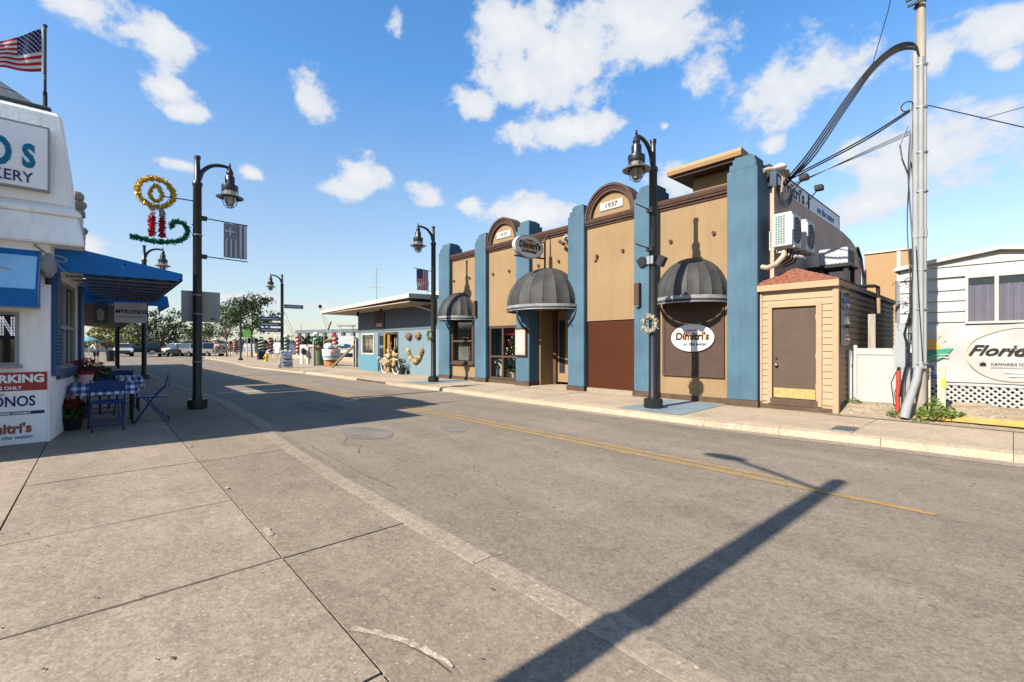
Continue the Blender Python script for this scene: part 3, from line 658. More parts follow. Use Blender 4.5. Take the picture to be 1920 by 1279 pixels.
# arched gables
for k, (i, lab) in enumerate([(1, None), (3, None)]):
    a, b = bay(i); cx = (a + b) / 2; hw = (b - a) / 2; z0 = 4.795; rz = 5.60 - z0
    half = [(cx - hw * .80 * math.cos(math.pi * t / 24), z0 + (rz - .20) * math.sin(math.pi * t / 24)) for t in range(25)]
    MB().prism(half, .2, 'y', YW + .02).build('gable_wall', 'tan', rest)
    for (q0, q1, yy) in [(1.0, .93, YW - .12), (.93, .87, YW - .085), (.87, .78, YW - .06)]:
        o_ = [(cx - hw * q0 * math.cos(math.pi * t / 32), z0 + (rz - (1 - q0) * .9) * math.sin(math.pi * t / 32)) for t in range(33)]
        i_ = [(cx - hw * q1 * math.cos(math.pi * t / 32), z0 + (rz - (1 - q1) * .9) * math.sin(math.pi * t / 32)) for t in range(33)]
        mb = MB(); n = 33; vs = [(p[0], yy, p[1]) for p in o_] + [(p[0], yy, p[1]) for p in i_] + [(p[0], YW + .3, p[1]) for p in o_] + [(p[0], YW + .3, p[1]) for p in i_]; fs = []
        for t in range(n - 1): fs += [(t, t + 1, n + t + 1, n + t), (2 * n + t, 2 * n + t + 1, t + 1, t), (n + t, n + t + 1, 3 * n + t + 1, 3 * n + t)]
        mb.add(vs, fs).build('arch_moulding', 'brown', rest)
    pc = (cx + (.0 if i == 1 else -.0)); pl = box('date_plaque', 'white', rest, pc - .36, pc + .36, YW - .005, YW + .03, 4.95, 5.17, bevel=.004)
    text('1937' if i == 3 else '19 37', .17 if i == 3 else .12, (pc, YW - .009, 5.06), RY, 'letterblack', pl, ext=.003, sx=1.2)
# red-brown shutter panel
a, b = bay(3); pn = box('panel', 'rust', rest, a + .02, b - .02, YW + .02, YW + .08, ZB + .1, 2.02, label='rust brown painted panel closing an old opening')
box('panel_trim', 'tan', rest, a + .0, b - .0, YW - .012, YW + .015, 2.03, 2.07)
# blanked window with the oval sign
box('window_board', 'brown_panel', rest, -5.56, -4.20, YW - .03, YW + .01, .72, 2.5, bevel=.006)
mb = MB()
for (x0, x1, z0, z1) in [(-5.60, -5.54, .66, 2.5), (-4.22, -4.16, .66, 2.5), (-5.54, -4.22, .66, .73)]: mb.box(x0, x1, YW - .05, YW + .02, z0, z1)
mb.build('window_frame', 'brown_panel', rest)
ov = MB().prism(list(reversed(ellipse(-4.86, 1.535, .50, .31, 40))), .03, 'y', YW - .075).build('oval_sign', 'letterwhite', rest)
text("Dimitri's", .225, (-4.86, YW - .080, 1.56), RY, 'letterblack', ov, bold=.022, sx=1.0, shear=.05)
text("Dimitri's", .225, (-4.852, YW - .078, 1.572), RY, 'letterorange', ov, bold=.04, sx=1.0, shear=.05)
text('on the water', .105, (-4.80, YW - .079, 1.395), RY, 'letterblack', ov, bold=.012, shear=.2)
text('restaurant', .062, (-4.88, YW - .079, 1.705), RY, 'copper', ov, bold=.012)
# window of bay 1, behind dome 1
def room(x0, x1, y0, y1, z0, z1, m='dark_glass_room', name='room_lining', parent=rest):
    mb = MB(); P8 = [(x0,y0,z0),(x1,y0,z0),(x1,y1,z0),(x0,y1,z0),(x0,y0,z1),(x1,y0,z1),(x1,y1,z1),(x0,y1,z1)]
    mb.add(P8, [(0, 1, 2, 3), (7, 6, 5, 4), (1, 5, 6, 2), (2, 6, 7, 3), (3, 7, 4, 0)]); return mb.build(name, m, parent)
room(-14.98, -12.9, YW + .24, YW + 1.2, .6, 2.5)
wf = MB()
for q in [(-14.34, -14.24, .70, 2.36), (-13.06, -12.96, .70, 2.36), (-14.24, -13.06, .70, .80), (-14.24, -13.06, 1.5, 1.57)]: wf.box(q[0], q[1], YW - .05, YW + .12, q[2], q[3])
wfo = wf.build('window', 'brown_panel', rest); box('sill', 'brown_panel', wfo, -14.42, -12.93, YW - .10, YW - .0, .665, .70)
box('pane', 'glass', wfo, -14.24, -13.06, YW + .06, YW + .07, .80, 1.50); box('pane', 'glass', wfo, -14.24, -13.06, YW + .06, YW + .07, 1.57, 2.32)
mb = MB()
for k in range(10):
    x = -14.15 + k * .105; mb.tube([(x, YW + .2, 1.5), (x + U(-.01, .01), YW + .2, .82)], [.025, .045], 6)
mb.build('curtain', 'curtain2', wfo)
mb = MB()
for k in range(6): mb.box(-14.2 + k * .19, -14.2 + k * .19 + .012, YW + .2, YW + .21, 1.6, 2.3)
for k in range(4): mb.box(-14.22, -13.08, YW + .195, YW + .2, 1.66 + k * .17, 1.672 + k * .17)
mb.build('lattice', 'curtain2', wfo)
# shop window of bay 2 with the Christmas display
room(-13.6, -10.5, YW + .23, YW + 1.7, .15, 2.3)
x0, x1 = -12.10, -10.72; z0 = ZB + .13
wf = MB()
for q in [(x0, x0 + .07, z0, 2.02), (x1 - .07, x1, z0, 2.02), (x0 + .07, x1 - .07, z0, z0 + .07), (x0 + .07, x1 - .07, 1.95, 2.02), (-11.46, -11.38, z0 + .07, 1.95), (x0 + .07, -11.46, .97, 1.03), (-11.38, x1 - .07, .97, 1.03)]: wf.box(q[0], q[1], YW - .01, YW + .1, q[2], q[3])
wf.build('shop_window_frame', 'brown_panel', rest)
for q in [(x0 + .07, -11.46, z0 + .07, .97), (-11.38, x1 - .07, z0 + .07, .97), (x0 + .07, -11.46, 1.03, 1.95), (-11.38, x1 - .07, 1.03, 1.95)]: box('pane', 'glass_clear', rest, q[0], q[1], YW + .04, YW + .05, q[2], q[3])
# things standing in that window
NX, NZ = -.30, -.17
cr_ = thing('nativity_stable', 'pale nativity stable with figures standing low in the shop window', 'decoration', (-11.72, YW + .45, ZB + .2))
mb = MB(); mb.prism([(a_ + NX, b_ + NZ) for a_, b_ in [(-12.06, .80), (-11.74, 1.06), (-11.72, 1.06), (-11.43, .80), (-11.46, .76), (-11.73, .98), (-12.03, .76)]], .2, 'y', YW + .25); mb.build('roof', 'curtain2', cr_)
for k in range(6):
    x = -11.98 + NX + k * .095; MB().lathe([(.045, 0), (.05, .1), (.035, .24), (.012, .27), (.032, .3), (.032, .35), (0, .38)], (x, YW + .36 + .05 * (k % 2), ZB + .2), 8).build('figure', 'white', cr_)
xt = thing('window_christmas_tree', 'Christmas tree with white baubles behind the shop window glass', 'christmas tree', (-11.42, YW + .45, ZB + .15))
mb = MB()
for k in range(900):
    h = rnd() ** .8; r_ = .34 * (1 - h * .85) * math.sqrt(rnd()); t = U(0, 6.28); mb.leaf((-11.42 + r_ * math.cos(t), YW + .45 + r_ * math.sin(t), ZB + .25 + h * 1.45), .07)
mb.build('needles', 'leaf', xt)
for k in range(34):
    h = U(.05, .95); r_ = .36 * (1 - h * .8); t = U(3.4, 6.0); MB().blob((-11.42 + r_ * math.cos(t), YW + .40 + r_ * .8 * math.sin(t), ZB + .25 + h * 1.45), .022, 6, 4, 0).build('bauble', 'letterwhite' if k % 2 else 'flagred', xt)
MB().lathe([(.08, 0), (.12, .25), (.1, .25)], (-11.42, YW + .45, ZB + .12), 10).build('pot', 'pink', xt)
wl = MB()
for k in range(5): wl.box(-11.50 + k * .09, -11.44 + k * .09, YW + .25, YW + .26, 1.72, 1.92)
wl.build('red_letter_garland', 'flagred', label='red letter shapes hanging at the top of the shop window', category='decoration')
# sconce-like box lamps and a notice board on the piers
for x, z in [(-12.66, 2.66), (-6.17, 2.62)]:
    mb = MB().box(x - .07, x + .07, YF - .12, YF, z - .27, z + .27); mb.build('wall_lamp_box', 'brown_panel', rest, bevel=.01)
    MB().tube([(x, YF - .05, z - .3), (x, YF - .05, z - .24)], .05, 8).build('lamp_lens', 'metal', rest)
nb = box('notice_board', 'brown_panel', rest, -10.60, -10.08, YF - .07, YF, 1.03, 1.92, bevel=.008, label='framed menu board on the pier left of the entrance')
box('board_face', 'curtain2', nb, -10.56, -10.12, YF - .078, YF - .07, 1.08, 1.86)
for k in range(9): box('menu_line', 'signgrey', nb, -10.52, -10.18 - .05 * (k % 3), YF - .081, YF - .078, 1.72 - k * .07, 1.735 - k * .07)
# entrance recess of bay 3
a, b = bay(2)
mb = MB()
mb.box(a, a + .05, YW + .3, YW + 2.0, ZB, 2.5); mb.box(b - .05, b, YW + .3, YW + 2.0, ZB, 2.5)
mb.box(a + .05, b - .05, YW + 1.75, YW + 1.8, ZB, 2.5)
mb.build('recess_wall', 'tan', rest)
box('soffit', 'brown_panel', rest, a, b, YW + .22, YW + 2.0, 2.46, 2.5)
box('entrance_floor', 'walk2', rest, a, b, YW - .12, YW + 1.76, .05, ZB + .012)
# door leaf, side light and dark door glass, set on the diagonal
for (q0, q1) in [(a + .06, a + .2), (a + .64, a + .80)]: box('door_post', 'brown', rest, q0, q1, YW + .82 + (q1 - a) * .2, YW + .96 + (q1 - a) * .2, ZB, 2.46)
dw = box('side_light_frame', 'tan', rest, a + .2, a + .64, YW + .95, YW + 1.0, ZB + .1, 2.46)
box('side_light_glass', 'dark', dw, a + .27, a + .50, YW + .935, YW + .948, .5, 2.16)
dr = box('door', 'brown_panel', rest, a + .80, b - .06, YW + 1.1, YW + 1.15, ZB + .35, 2.42)
box('door_glass', 'dark', dr, a + .84, b - .08, YW + 1.085, YW + 1.098, .78, 2.30)
box('lower_panel', 'tan', dr, a + .80, b - .06, YW + 1.09, YW + 1.099, ZB + .33, .76)
box('kick_plate', 'brass', dr, a + .80, b - .06, YW + 1.075, YW + 1.15, ZB + .02, ZB + .33)
mb = MB(); ring(mb, b - .36, 1.62, .24, .155, .02, .008, 'y', YW + 1.07); so = mb.build('oval_door_sign', 'signgrey', dr)
text("Dimitri's", .10, (b - .36, YW + 1.072, 1.62), RY, 'signgrey', so, ext=.002)
box('opening_hours', 'letterwhite', dr, a + .86, a + .93, YW + 1.07, YW + 1.082, 1.1, 1.32)
box('door_handle', 'metal', dr, a + .88, a + .90, YW + 1.04, YW + 1.08, .9, 1.15)
text('75', .09, (-8.30, YF - .008, 1.92), RY, 'navy', rest, ext=.004, bold=.02)
# roof, side wall with curved end, parapet coping
box('roof', 'rooftan', rest, -15.0, -3.75, YW + .3, 18.3, 4.0, 4.15)
xs = -3.37
prof = [(YW + .52, ZB), (18.6, ZB), (18.6, 3.7), (18.45, 4.1), (18.2, 4.32), (17.8, 4.5), (17.2, 4.62), (16.2, 4.70), (YW + .52, 4.72)]
MB().prism(list(reversed(prof)), .22, 'x', xs - .22).build('side_wall', 'taupe', rest)
pts = [(xs - .11, y, z + .015) for y, z in prof[2:]]; MB().tube(pts, .035, 6).build('coping', 'dark', rest)
prof2 = [(YW + .5, ZB), (18.3, ZB), (18.3, 4.6), (YW + .5, 5.0)]
MB().prism(prof2, .2, 'x', -15.0).build('side_wall', 'brown_base', rest)
MB().box(-15.0, xs - .22, 18.3, 18.5, ZB, 4.6).build('back_wall', 'tan', rest)
# roof hut with tilted lid between pier 5 and 6
hut = MB().box(-5.20, -4.35, 10.62, 11.5, 4.15, 5.42).build('roof_hut', 'tan', rest)
MB().prism([(10.15, 5.44), (12.0, 5.44), (12.0, 5.50), (10.15, 5.60), (10.12, 5.52)], 1.72, 'x', -5.62).build('hut_roof', 'tan_far', hut)
MB().prism([(10.22, 5.37), (11.9, 5.37), (11.9, 5.438), (10.22, 5.438)], 1.5, 'x', -5.50).build('hut_soffit', 'brown', hut)
# pipe stubs
for x, z in [(-14.21,3.81),(-13.24,3.82),(-11.91,3.8),(-11.09,3.81),(-9.75,3.81),(-8.92,3.83),(-7.54,3.78),(-6.73,3.80),(-5.41,3.81),(-4.40,3.82)]:
    MB().tube([(x, YW + .02, z), (x + .01, YW - .05, z - .005)], .042, 10).build('wall_plug', 'brown', rest, smooth=True)
MB().tube([(-7.62, YW, 3.62), (-7.55, YW - .05, 3.68), (-7.50, YW - .05, 3.78)], .018, 6).build('cable_stub', 'brown', rest)
# quarter-dome awnings: separate canvas gores on hoops
def dome(cx, zr, ra, rb, rc, label, ng=10):
    th = thing('dome_awning', label, 'awning', (cx, YF, zr), group='charcoal dome awnings on the restaurant front')
    for k in range(ng):
        a0, a1 = -math.pi + math.pi * k / ng, -math.pi + math.pi * (k + 1) / ng; mb = MB(); vs = []; nu, nv = 4, 12
        for j in range(nv + 1):
            t = math.pi / 2 * j / nv
            for i in range(nu + 1):
                u_ = i / nu; al = a0 + (a1 - a0) * u_; sag = 1 - (.035 + .015 * noise.noise(Vector((k * 1.7, j * .5, cx)))) * math.sin(math.pi * u_) * math.cos(t) ** .5 + .008 * noise.noise(Vector((al * 5, t * 6, cx))) if j < nv else 1
                vs.append((cx + ra * math.cos(al) * math.cos(t) * sag, YW - .01 + rb * math.sin(al) * math.cos(t) * sag, zr + rc * math.sin(t)))
        fs = [(j * (nu + 1) + i, j * (nu + 1) + i + 1, (j + 1) * (nu + 1) + i + 1, (j + 1) * (nu + 1) + i) for j in range(nv) for i in range(nu)]
        mb.add(vs, fs).build('canvas_panel', 'awn2' if k % 2 else 'awn', th, smooth=True)
        mb = MB(); tt = [math.pi / 2 * j / 14 for j in range(15)]
        if k: mb.tube([(cx + (ra + .004) * math.cos(a0) * math.cos(t), YW - .01 + (rb + .004) * math.sin(a0) * math.cos(t), zr + rc * math.sin(t)) for t in tt], .005, 5).build('seam', 'awn', th)
    for (z0, z1, m_, o) in [(-.075, .0, 'awn_trim', .012), (-.15, -.075, 'awn', .004)]:
        mb = MB(); n = 40; vs = []
        for j in range(n + 1):
            al = -math.pi + math.pi * j / n
            for z in (z0, z1): vs.append((cx + (ra + o) * math.cos(al), YW - .01 + (rb + o) * math.sin(al), zr + z))
        mb.add(vs, [(2 * j, 2 * j + 2, 2 * j + 3, 2 * j + 1) for j in range(n)]).build('valance', m_, th, smooth=True)
    mb = MB(); mb.tube([(cx + ra * math.cos(-math.pi + math.pi * j / 20), YW - .01 + rb * math.sin(-math.pi + math.pi * j / 20), zr - .14) for j in range(21)], .014, 6)
    for j in range(1, 4): al = -math.pi + math.pi * j / 4; mb.tube([(cx, YW - .02, zr + .0), (cx + ra * .97 * math.cos(al), YW - .01 + rb * .97 * math.sin(al), zr - .13)], .012, 6)
    mb.build('frame', 'metal', th)
    return th
dome(-13.78, 2.43, .82, .84, .90, 'smallest looking charcoal dome awning over the curtained window at the left end')
dome(-9.37, 2.52, 1.24, 1.2, 1.15, 'large charcoal dome awning over the recessed entrance')
dome(-4.87, 2.43, .80, .82, .90, 'charcoal dome awning over the brown board with the white oval sign')
# hanging sign
hs = thing('hanging_sign', 'oval hanging sign on a pipe bracket above the entrance dome', 'sign', (-9.27, 9.75, 3.6))
mb = MB(); mb.tube([(-9.27, 9.72, 3.6), (-9.27, 9.72, 4.55)], .028, 8); mb.tube([(-9.27, 9.72, 3.92), (-9.27, 8.5, 3.86)], .025, 8); mb.tube([(-9.27, 9.72, 4.38), (-9.27, 8.95, 4.42)], .02, 8)
mb.tube([(-9.27, 9.50, 4.4), (-9.27, 9.50, 3.9)], .02, 8); mb.tube([(-9.27, 9.72, 4.5), (-9.27, YW, 4.7), (-9.27, 10.1, 4.85)], .02, 8); mb.build('bracket', 'brown', hs)
mb = MB(); mb.prism(ellipse(9.03, 4.165, .55, .315, 36), .10, 'x', -9.32); fo = mb.build('sign_face', 'signgrey', hs, bevel=.01)
ring_ = MB(); ring(ring_, 9.03, 4.165, .56, .325, .03, .13, 'x', -9.335); ring_.build('sign_rim', 'signback', hs)
MB().prism(ellipse(9.05, 4.19, .43, .20, 30), .004, 'x', -9.22).build('painted_field', 'goldprint', fo)
text("Dimitri's", .25, (-9.210, 9.05, 4.20), RX, 'brown', fo, ext=.006, bold=.02, shear=.1)
text('on the water', .115, (-9.210, 9.02, 4.03), RX, 'letterblack', fo, bold=.012, shear=.1)
text('restaurant', .06, (-9.212, 9.05, 4.345), RX, 'brown', fo, bold=.012)
# camera on the wall by pier 4
th = thing('security_camera', 'small twin security camera under the cornice right of the hanging sign', 'camera', (-8.58, YW, 4.3))
MB().tube([(-8.62, YW, 4.40), (-8.62, YW - .16, 4.36)], .02, 6).build('bracket', 'white', th); MB().tube([(-8.72, YW - .2, 4.34), (-8.50, YW - .26, 4.22)], .05, 8).build('camera_body', 'brown', th)
mb = MB().tube([(-8.62, YW - .1, 4.42), (-8.5, YW - .15, 4.48)], .05, 8); mb.build('floodlight', 'white', th)

# ---- things on the side wall
sg = thing('roof_sign', 'long white sign panel with dark lettering on the side parapet', 'sign', (xs, 12, 4.72))
for (y0, y1, nm) in [(10.35, 13.0, 0), (13.1, 16.0, 1)]:
    f_ = box('sign_panel', 'signgrey', sg, xs - .14, xs - .05, y0, y1, 4.70, 5.12)
    mb = MB()
    for q in [(y0 - .02, y1 + .02, 5.12, 5.145), (y0 - .02, y1 + .02, 4.675, 4.70), (y0 - .02, y0, 4.70, 5.12), (y1, y1 + .02, 4.70, 5.12)]: mb.box(xs - .15, xs - .04, q[0], q[1], q[2], q[3])
    mb.build('sign_frame', 'dark', sg)
    if nm == 0: text("Dimitri's", .42, (xs - .044, 11.72, 4.91), RX, 'brown', f_, bold=.012, sx=1.35)
    else: text('on the water', .26, (xs - .044, 14.6, 4.90), RX, 'letterblue', f_, bold=.01, sx=1.2)
def ac(loc, label):
    x, y, z = loc; t = thing('air_conditioner', label, 'air conditioner', loc, group='white air conditioners on the side wall')
    box('casing', 'acwhite', t, x - .17, x + .17, y, y + .62, z, z + .66, bevel=.012)
    box('grille_back', 'grille', t, x - .12, x + .06, y - .004, y, z + .05, z + .61)
    mb = MB()
    for k in range(5): mb.box(x - .125 + k * .045, x - .118 + k * .045, y - .012, y - .004, z + .04, z + .62)
    for k in range(12): mb.box(x - .125, x + .065, y - .015, y - .009, z + .05 + k * .05, z + .058 + k * .05)
    mb.build('grille_bars', 'acwhite', t)
    ring_ = MB()
    for q in (.27, .2, .13, .06): ring(ring_, y + .31, z + .33, q, q, .008, .012, 'x', x + .171, 24)
    for k in range(8): al = math.pi * k / 4; ring_.tube([(x + .178, y + .31 + .05 * math.cos(al), z + .33 + .05 * math.sin(al)), (x + .178, y + .31 + .27 * math.cos(al), z + .33 + .27 * math.sin(al))], .004, 4)
    ring_.build('fan_guard', 'metal', t)
    MB().prism(ellipse(y + .31, z + .33, .275, .275, 28), .003, 'x', x + .168).build('fan_opening', 'dark', t)
    box('service_cover', 'acwhite', t, x + .17, x + .19, y + .02, y + .10, z + .3, z + .6)
    for q in (.08, .5): MB().prism([(x - .26, z - .04), (x + .2, z - .04), (x + .2, z - .003), (x - .235, z - .003), (x - .235, z + .35), (x - .26, z + .35)], .04, 'y', y + q).build('wall_bracket', 'white', t)
    return t
ac((-3.09, 10.05, 3.34), 'nearer white air conditioner on the taupe side wall, its grille facing the street')
ac((-3.09, 10.98, 3.36), 'second white air conditioner, just behind the one with the visible grille')
t = thing('pipe_cluster', 'cluster of lagged pipes and valves under the air conditioners', 'pipes', (-3.2, 10.4, 3.1))
MB().tube([(-3.1, 10.2, 3.33), (-3.1, 10.2, 3.18), (-3.16, 10.15, 3.08), (-3.2, 10.02, 2.98), (-3.33, 9.98, 2.93), (-3.45, 10.0, 2.96)], .05, 8).build('lagged_pipe', 'ply', t, smooth=True)
mb = MB()
for k in range(5): mb.tube([(-3.1 + .03 * k, 10.25 + .12 * k, 3.33), (-3.12 + .02 * k, 10.25 + .1 * k, 3.2 - .03 * k), (-3.3, 10.3 + .12 * k, 3.1 - .02 * k)], .016, 6)
mb.build('thin_pipe', 'dark', t); MB().tube([(-2.95, 10.3, 3.16), (-2.85, 10.42, 3.14), (-2.85, 10.6, 3.13)], .03, 8).build('valve', 'white', t)
t = thing('condenser_unit', 'pale grey condenser box on a dark stand behind the shed roof', 'air conditioner', (-2.75, 12.3, 3.2))
box('casing', 'acgrey', t, -3.02, -2.47, 12.3, 12.95, 3.2, 3.56, bevel=.012); box('side_grille', 'dark', t, -2.468, -2.462, 12.36, 12.9, 3.24, 3.52)
mb = MB()
for k in range(7): mb.box(-3.0 + k * .075, -2.985 + k * .075, 12.29, 12.3, 3.22, 3.54)
mb.build('casing_ribs', 'acgrey', t)
mb = MB(); mb.box(-3.25, -2.4, 12.2, 13.0, 3.12, 3.17)
for (x, y) in [(-3.0, 12.3), (-2.5, 12.3), (-3.0, 12.9), (-2.5, 12.9)]: mb.box(x - .04, x + .04, y - .04, y + .04, 2.5, 3.12)
mb.build('stand', 'dark', t)
tag_mb = MB(); tag_mb.tube([(xs + .03, 17.9, 4.5), (xs + .05, 18.3, 4.2), (xs + .06, 18.6, 3.6), (xs + .1, 18.6, 2.6)], .04, 6)
tag_mb.build('drain_pipe', 'dark', label='thick dark cable curving down the back corner of the side wall', category='pipe')
t = thing('rear_building', 'flat tan stucco building rising behind the shed', 'building', (-2.8, 18.8, 0))
box('wall', 'tan_far', t, -3.32, -2.2, 18.8, 22, .2, 4.38); box('parapet_cap', 'fascia', t, -3.35, -2.17, 18.75, 22, 4.38, 4.43)
# wall head box where the cables arrive
t = thing('service_weatherhead', 'cable weatherhead with looped wires on the side parapet corner', 'weatherhead', (-3.30, 10.4, 4.9))
MB().blob((-3.22, 10.35, 5.02), (.13, .13, .07), 12, 8, 0).build('hood', 'acwhite', t, smooth=True)
mb = MB()
for k in range(5): mb.tube([(-3.22 + .03 * k, 10.4 + .02 * k, 4.98), (-3.20 + .02 * k, 10.45 + .03 * k, 4.8), (-3.24, 10.5 + .03 * k, 4.55)], .018, 6)
mb.build('pipe', 'ply', t); mb = MB()
for k in range(5):
    mb.tube([(-3.2 + .05 * math.sin(al_) , 10.55 + .42 * math.cos(al_) + .03 * k, 4.62 + (.22 + .03 * k) * math.sin(al_)) for al_ in [math.pi * (1 + j / 12) for j in range(13)]], .012, 5)
mb.build('cable_loop', 'black', t)
MB().tube([(-3.45, 10.1, 4.95), (-3.38, 10.2, 4.99), (-3.28, 10.3, 5.0)], .045, 8).build('corrugated_pipe', 'ply', t)
for (y, z) in [(11.35, 4.98), (12.5, 5.02)]:
    t = thing('floodlight', 'small dark floodlight arm in front of the roof sign, ' + ('nearer the street' if y < 12 else 'farther from the street'), 'floodlight', (-3.3, y, z))
    MB().tube([(-3.34, y, z - .3), (-3.1, y, z)], .014, 6).build('arm', 'dark', t); MB().box(-3.14, -2.98, y - .09, y + .09, z - .02, z + .1).build('lamp_head', 'dark', t, bevel=.01)

# ================================================================ cream shed
sh = thing('shed', 'cream clapboard shed with red shingle hip roof and brown door', 'shed', (-2.8, 9.9, ZP))
FX0, FX1, FY = -3.44, -2.14, 9.90
mb = MB(); wall_holes(mb, 'y', FY + .02, .1, FX0, FX1, ZP + .05, 2.45, [(-3.25, -2.44, ZP, 2.12)]); mb.build('wall_core', 'cream', sh)
mb = MB().box(FX1 - .1, FX1 - .03, FY + .125, 15.7, .25, 2.47); mb.build('side_wall_core', 'cream', sh)
def board_y(x0, x1, z, h, y, m, parent, name='board'):
    return MB().prism([(y - .022, z), (y, z), (y, z + h), (y - .005, z + h)], x1 - x0, 'x', x0).build(name, m, parent)
nbd = 17; h = (2.38 - .26) / nbd
for k in range(nbd):
    z = .26 + k * h
    if z < 2.13 :
        board_y(FX0 + .02, -3.30, z, h * .97, FY + .02, 'cream', sh); board_y(-2.37, FX1 - .07, z, h * .97, FY + .02, 'cream', sh)
    else: board_y(FX0 + .02, FX1 - .07, z, h * .97, FY + .02, 'cream', sh)
mb = MB(); mb.box(-3.30, -3.22, FY - .015, FY + .02, .22, 2.19); mb.box(-2.47, -2.38, FY - .015, FY + .02, .22, 2.19); mb.box(-3.22, -2.47, FY - .015, FY + .02, 2.11, 2.19); mb.build('door_frame', 'cream', sh)
box('corner_post', 'cream', sh, FX1 - .07, FX1 + .02, FY - .02, FY + .09, ZP + .02, 2.45)
box('corner_post', 'cream', sh, FX0 - .0, FX0 + .04, FY - .015, FY + .03, .24, 2.45)
d_ = box('door', 'door_brown', sh, -3.215, -2.475, FY + .035, FY + .075, .33, 2.105)
box('kick_plate', 'brass', d_, -3.20, -2.49, FY + .027, FY + .035, .34, .53)
MB().blob((-3.15, FY - .01, .98), .033, 10, 6, 0).build('door_knob', 'chrome', d_, smooth=True); MB().tube([(-3.15, FY + .035, .98), (-3.15, FY, .98)], .014, 6).build('knob_stem', 'chrome', d_)
MB().tube([(-3.15, FY + .04, 1.11), (-3.15, FY + .02, 1.11)], .024, 8).build('lock', 'dark', d_)
for z in (.55, 1.12, 1.85): box('hinge', 'cream', d_, -2.487, -2.462, FY + .015, FY + .034, z, z + .1)
box('threshold', 'brown_base', sh, -3.25, -2.44, FY - .02, FY + .1, .20, .325)
box('base', 'brown_base', sh, FX0, FX1 - .02, FY - .01, FY + .1, ZP - .03, .20)
nb2 = 18; h = (2.44 - .32) / nb2
for k in range(nb2):
    z = .32 + k * h
    yy0 = 10.0
    MB().prism([(FX1 - .03, z), (FX1 + .0, z), (FX1 - .022, z + h * .98), (FX1 - .03, z + h * .98)], 5.7, 'y', yy0).build('board', 'cream', sh)
box('vent', 'dark', sh, FX1 - .02, FX1 + .012, 12.55, 12.95, 1.48, 1.90)
MB().prism([(FX0 - .13, 2.44), (FX1 + .04, 2.44), (FX1 + .04, 2.56), (FX0 - .13, 2.56)], .025, 'y', FY - .09).build('fascia', 'cream', sh)
box('fascia', 'cream', sh, FX1 + .015, FX1 + .035, FY - .06, 15.7, 2.46, 2.555)
box('soffit', 'cream', sh, FX0 - .11, FX1 + .015, FY - .06, FY + .02, 2.45, 2.475)
# hip roof of overlapping shingle courses
e0 = [Vector((FX0 - .12, FY - .08, 2.565)), Vector((FX1 + .04, FY - .08, 2.565))]; rl = Vector((-3.0, 10.55, 2.94)); e2 = Vector((FX1 + .04, 11.6, 2.565)); rb_ = Vector((-3.3, 11.6, 2.94))
MB().add([e0[0], e0[1], rl], [(0, 1, 2)]).build('roof_deck', 'shingle', sh)
MB().add([e0[1], e2, rb_, rl], [(0, 1, 2, 3)]).build('roof_deck', 'shingle', sh)
MB().add([e0[0], rl, rb_, Vector((FX0 - .12, 11.6, 2.565))], [(0, 1, 2, 3)]).build('roof_deck', 'shingle', sh)
mb = MB()
for k in range(9):
    t0, t1 = k / 9, (k + 1) / 9 + .02; A = e0[0].lerp(rl, t0); B = e0[1].lerp(rl, t0); C = e0[1].lerp(rl, min(t1, 1)); D = e0[0].lerp(rl, min(t1, 1)); u_ = Vector((0, -.004, .016))
    n = max(2, int((B - A).length / .11)); off = .5 if k % 2 else 0
    for i in range(n):
        f0, f1 = (i + .03) / n, (i + .97) / n; j = Vector((0, 0, U(0, .005)))
        mb.add([A.lerp(B, f0) + u_ + j, A.lerp(B, f1) + u_ + j, D.lerp(C, f1) + u_ * .2, D.lerp(C, f0) + u_ * .2, A.lerp(B, f0), A.lerp(B, f1)], [(0, 1, 2, 3), (4, 5, 1, 0)])
    A = e0[1].lerp(rl, t0); B = e2.lerp(rb_, t0); C = e2.lerp(rb_, min(t1, 1)); D = e0[1].lerp(rl, min(t1, 1)); u_ = Vector((.006, 0, .014)); n = 14
    for i in range(n):
        f0, f1 = (i + .02) / n, (i + .98) / n; j = Vector((0, 0, U(0, .004)))
        mb.add([A.lerp(B, f0) + u_ + j, A.lerp(B, f1) + u_ + j, D.lerp(C, f1) + u_ * .2, D.lerp(C, f0) + u_ * .2, A.lerp(B, f0), A.lerp(B, f1)], [(0, 1, 2, 3), (4, 5, 1, 0)])
mb.build('shingles', 'shingle', sh, kind='stuff')
box('flat_roof', 'dark', sh, FX0, FX1 + .02, 11.6, 15.7, 2.45, 2.5)
MB().tube([(FX1 - .9, 12.4, 2.72), (FX1 + .02, 13.1, 2.72), (FX1 + .06, 13.2, 2.70), (FX1 + .06, 13.2, 2.3)], .04, 8).build('vent_pipe', 'dark', sh)
MB().tube([(FX1 + .06, 13.2, 2.45), (FX1 + .06, 13.2, 2.1)], .045, 8).build('vent_pipe', 'cream', sh)
t = thing('vent_stack', 'grey and white vent pipe standing behind the shed side wall', 'pipe', (-1.95, 15.0, .3))
MB().tube([(-1.95, 15, .3), (-1.95, 15, 3.0)], .07, 10).build('lower_pipe', 'metal', t); MB().tube([(-1.95, 15, 3.0), (-1.95, 15, 3.75)], .045, 10).build('upper_pipe', 'acwhite', t)
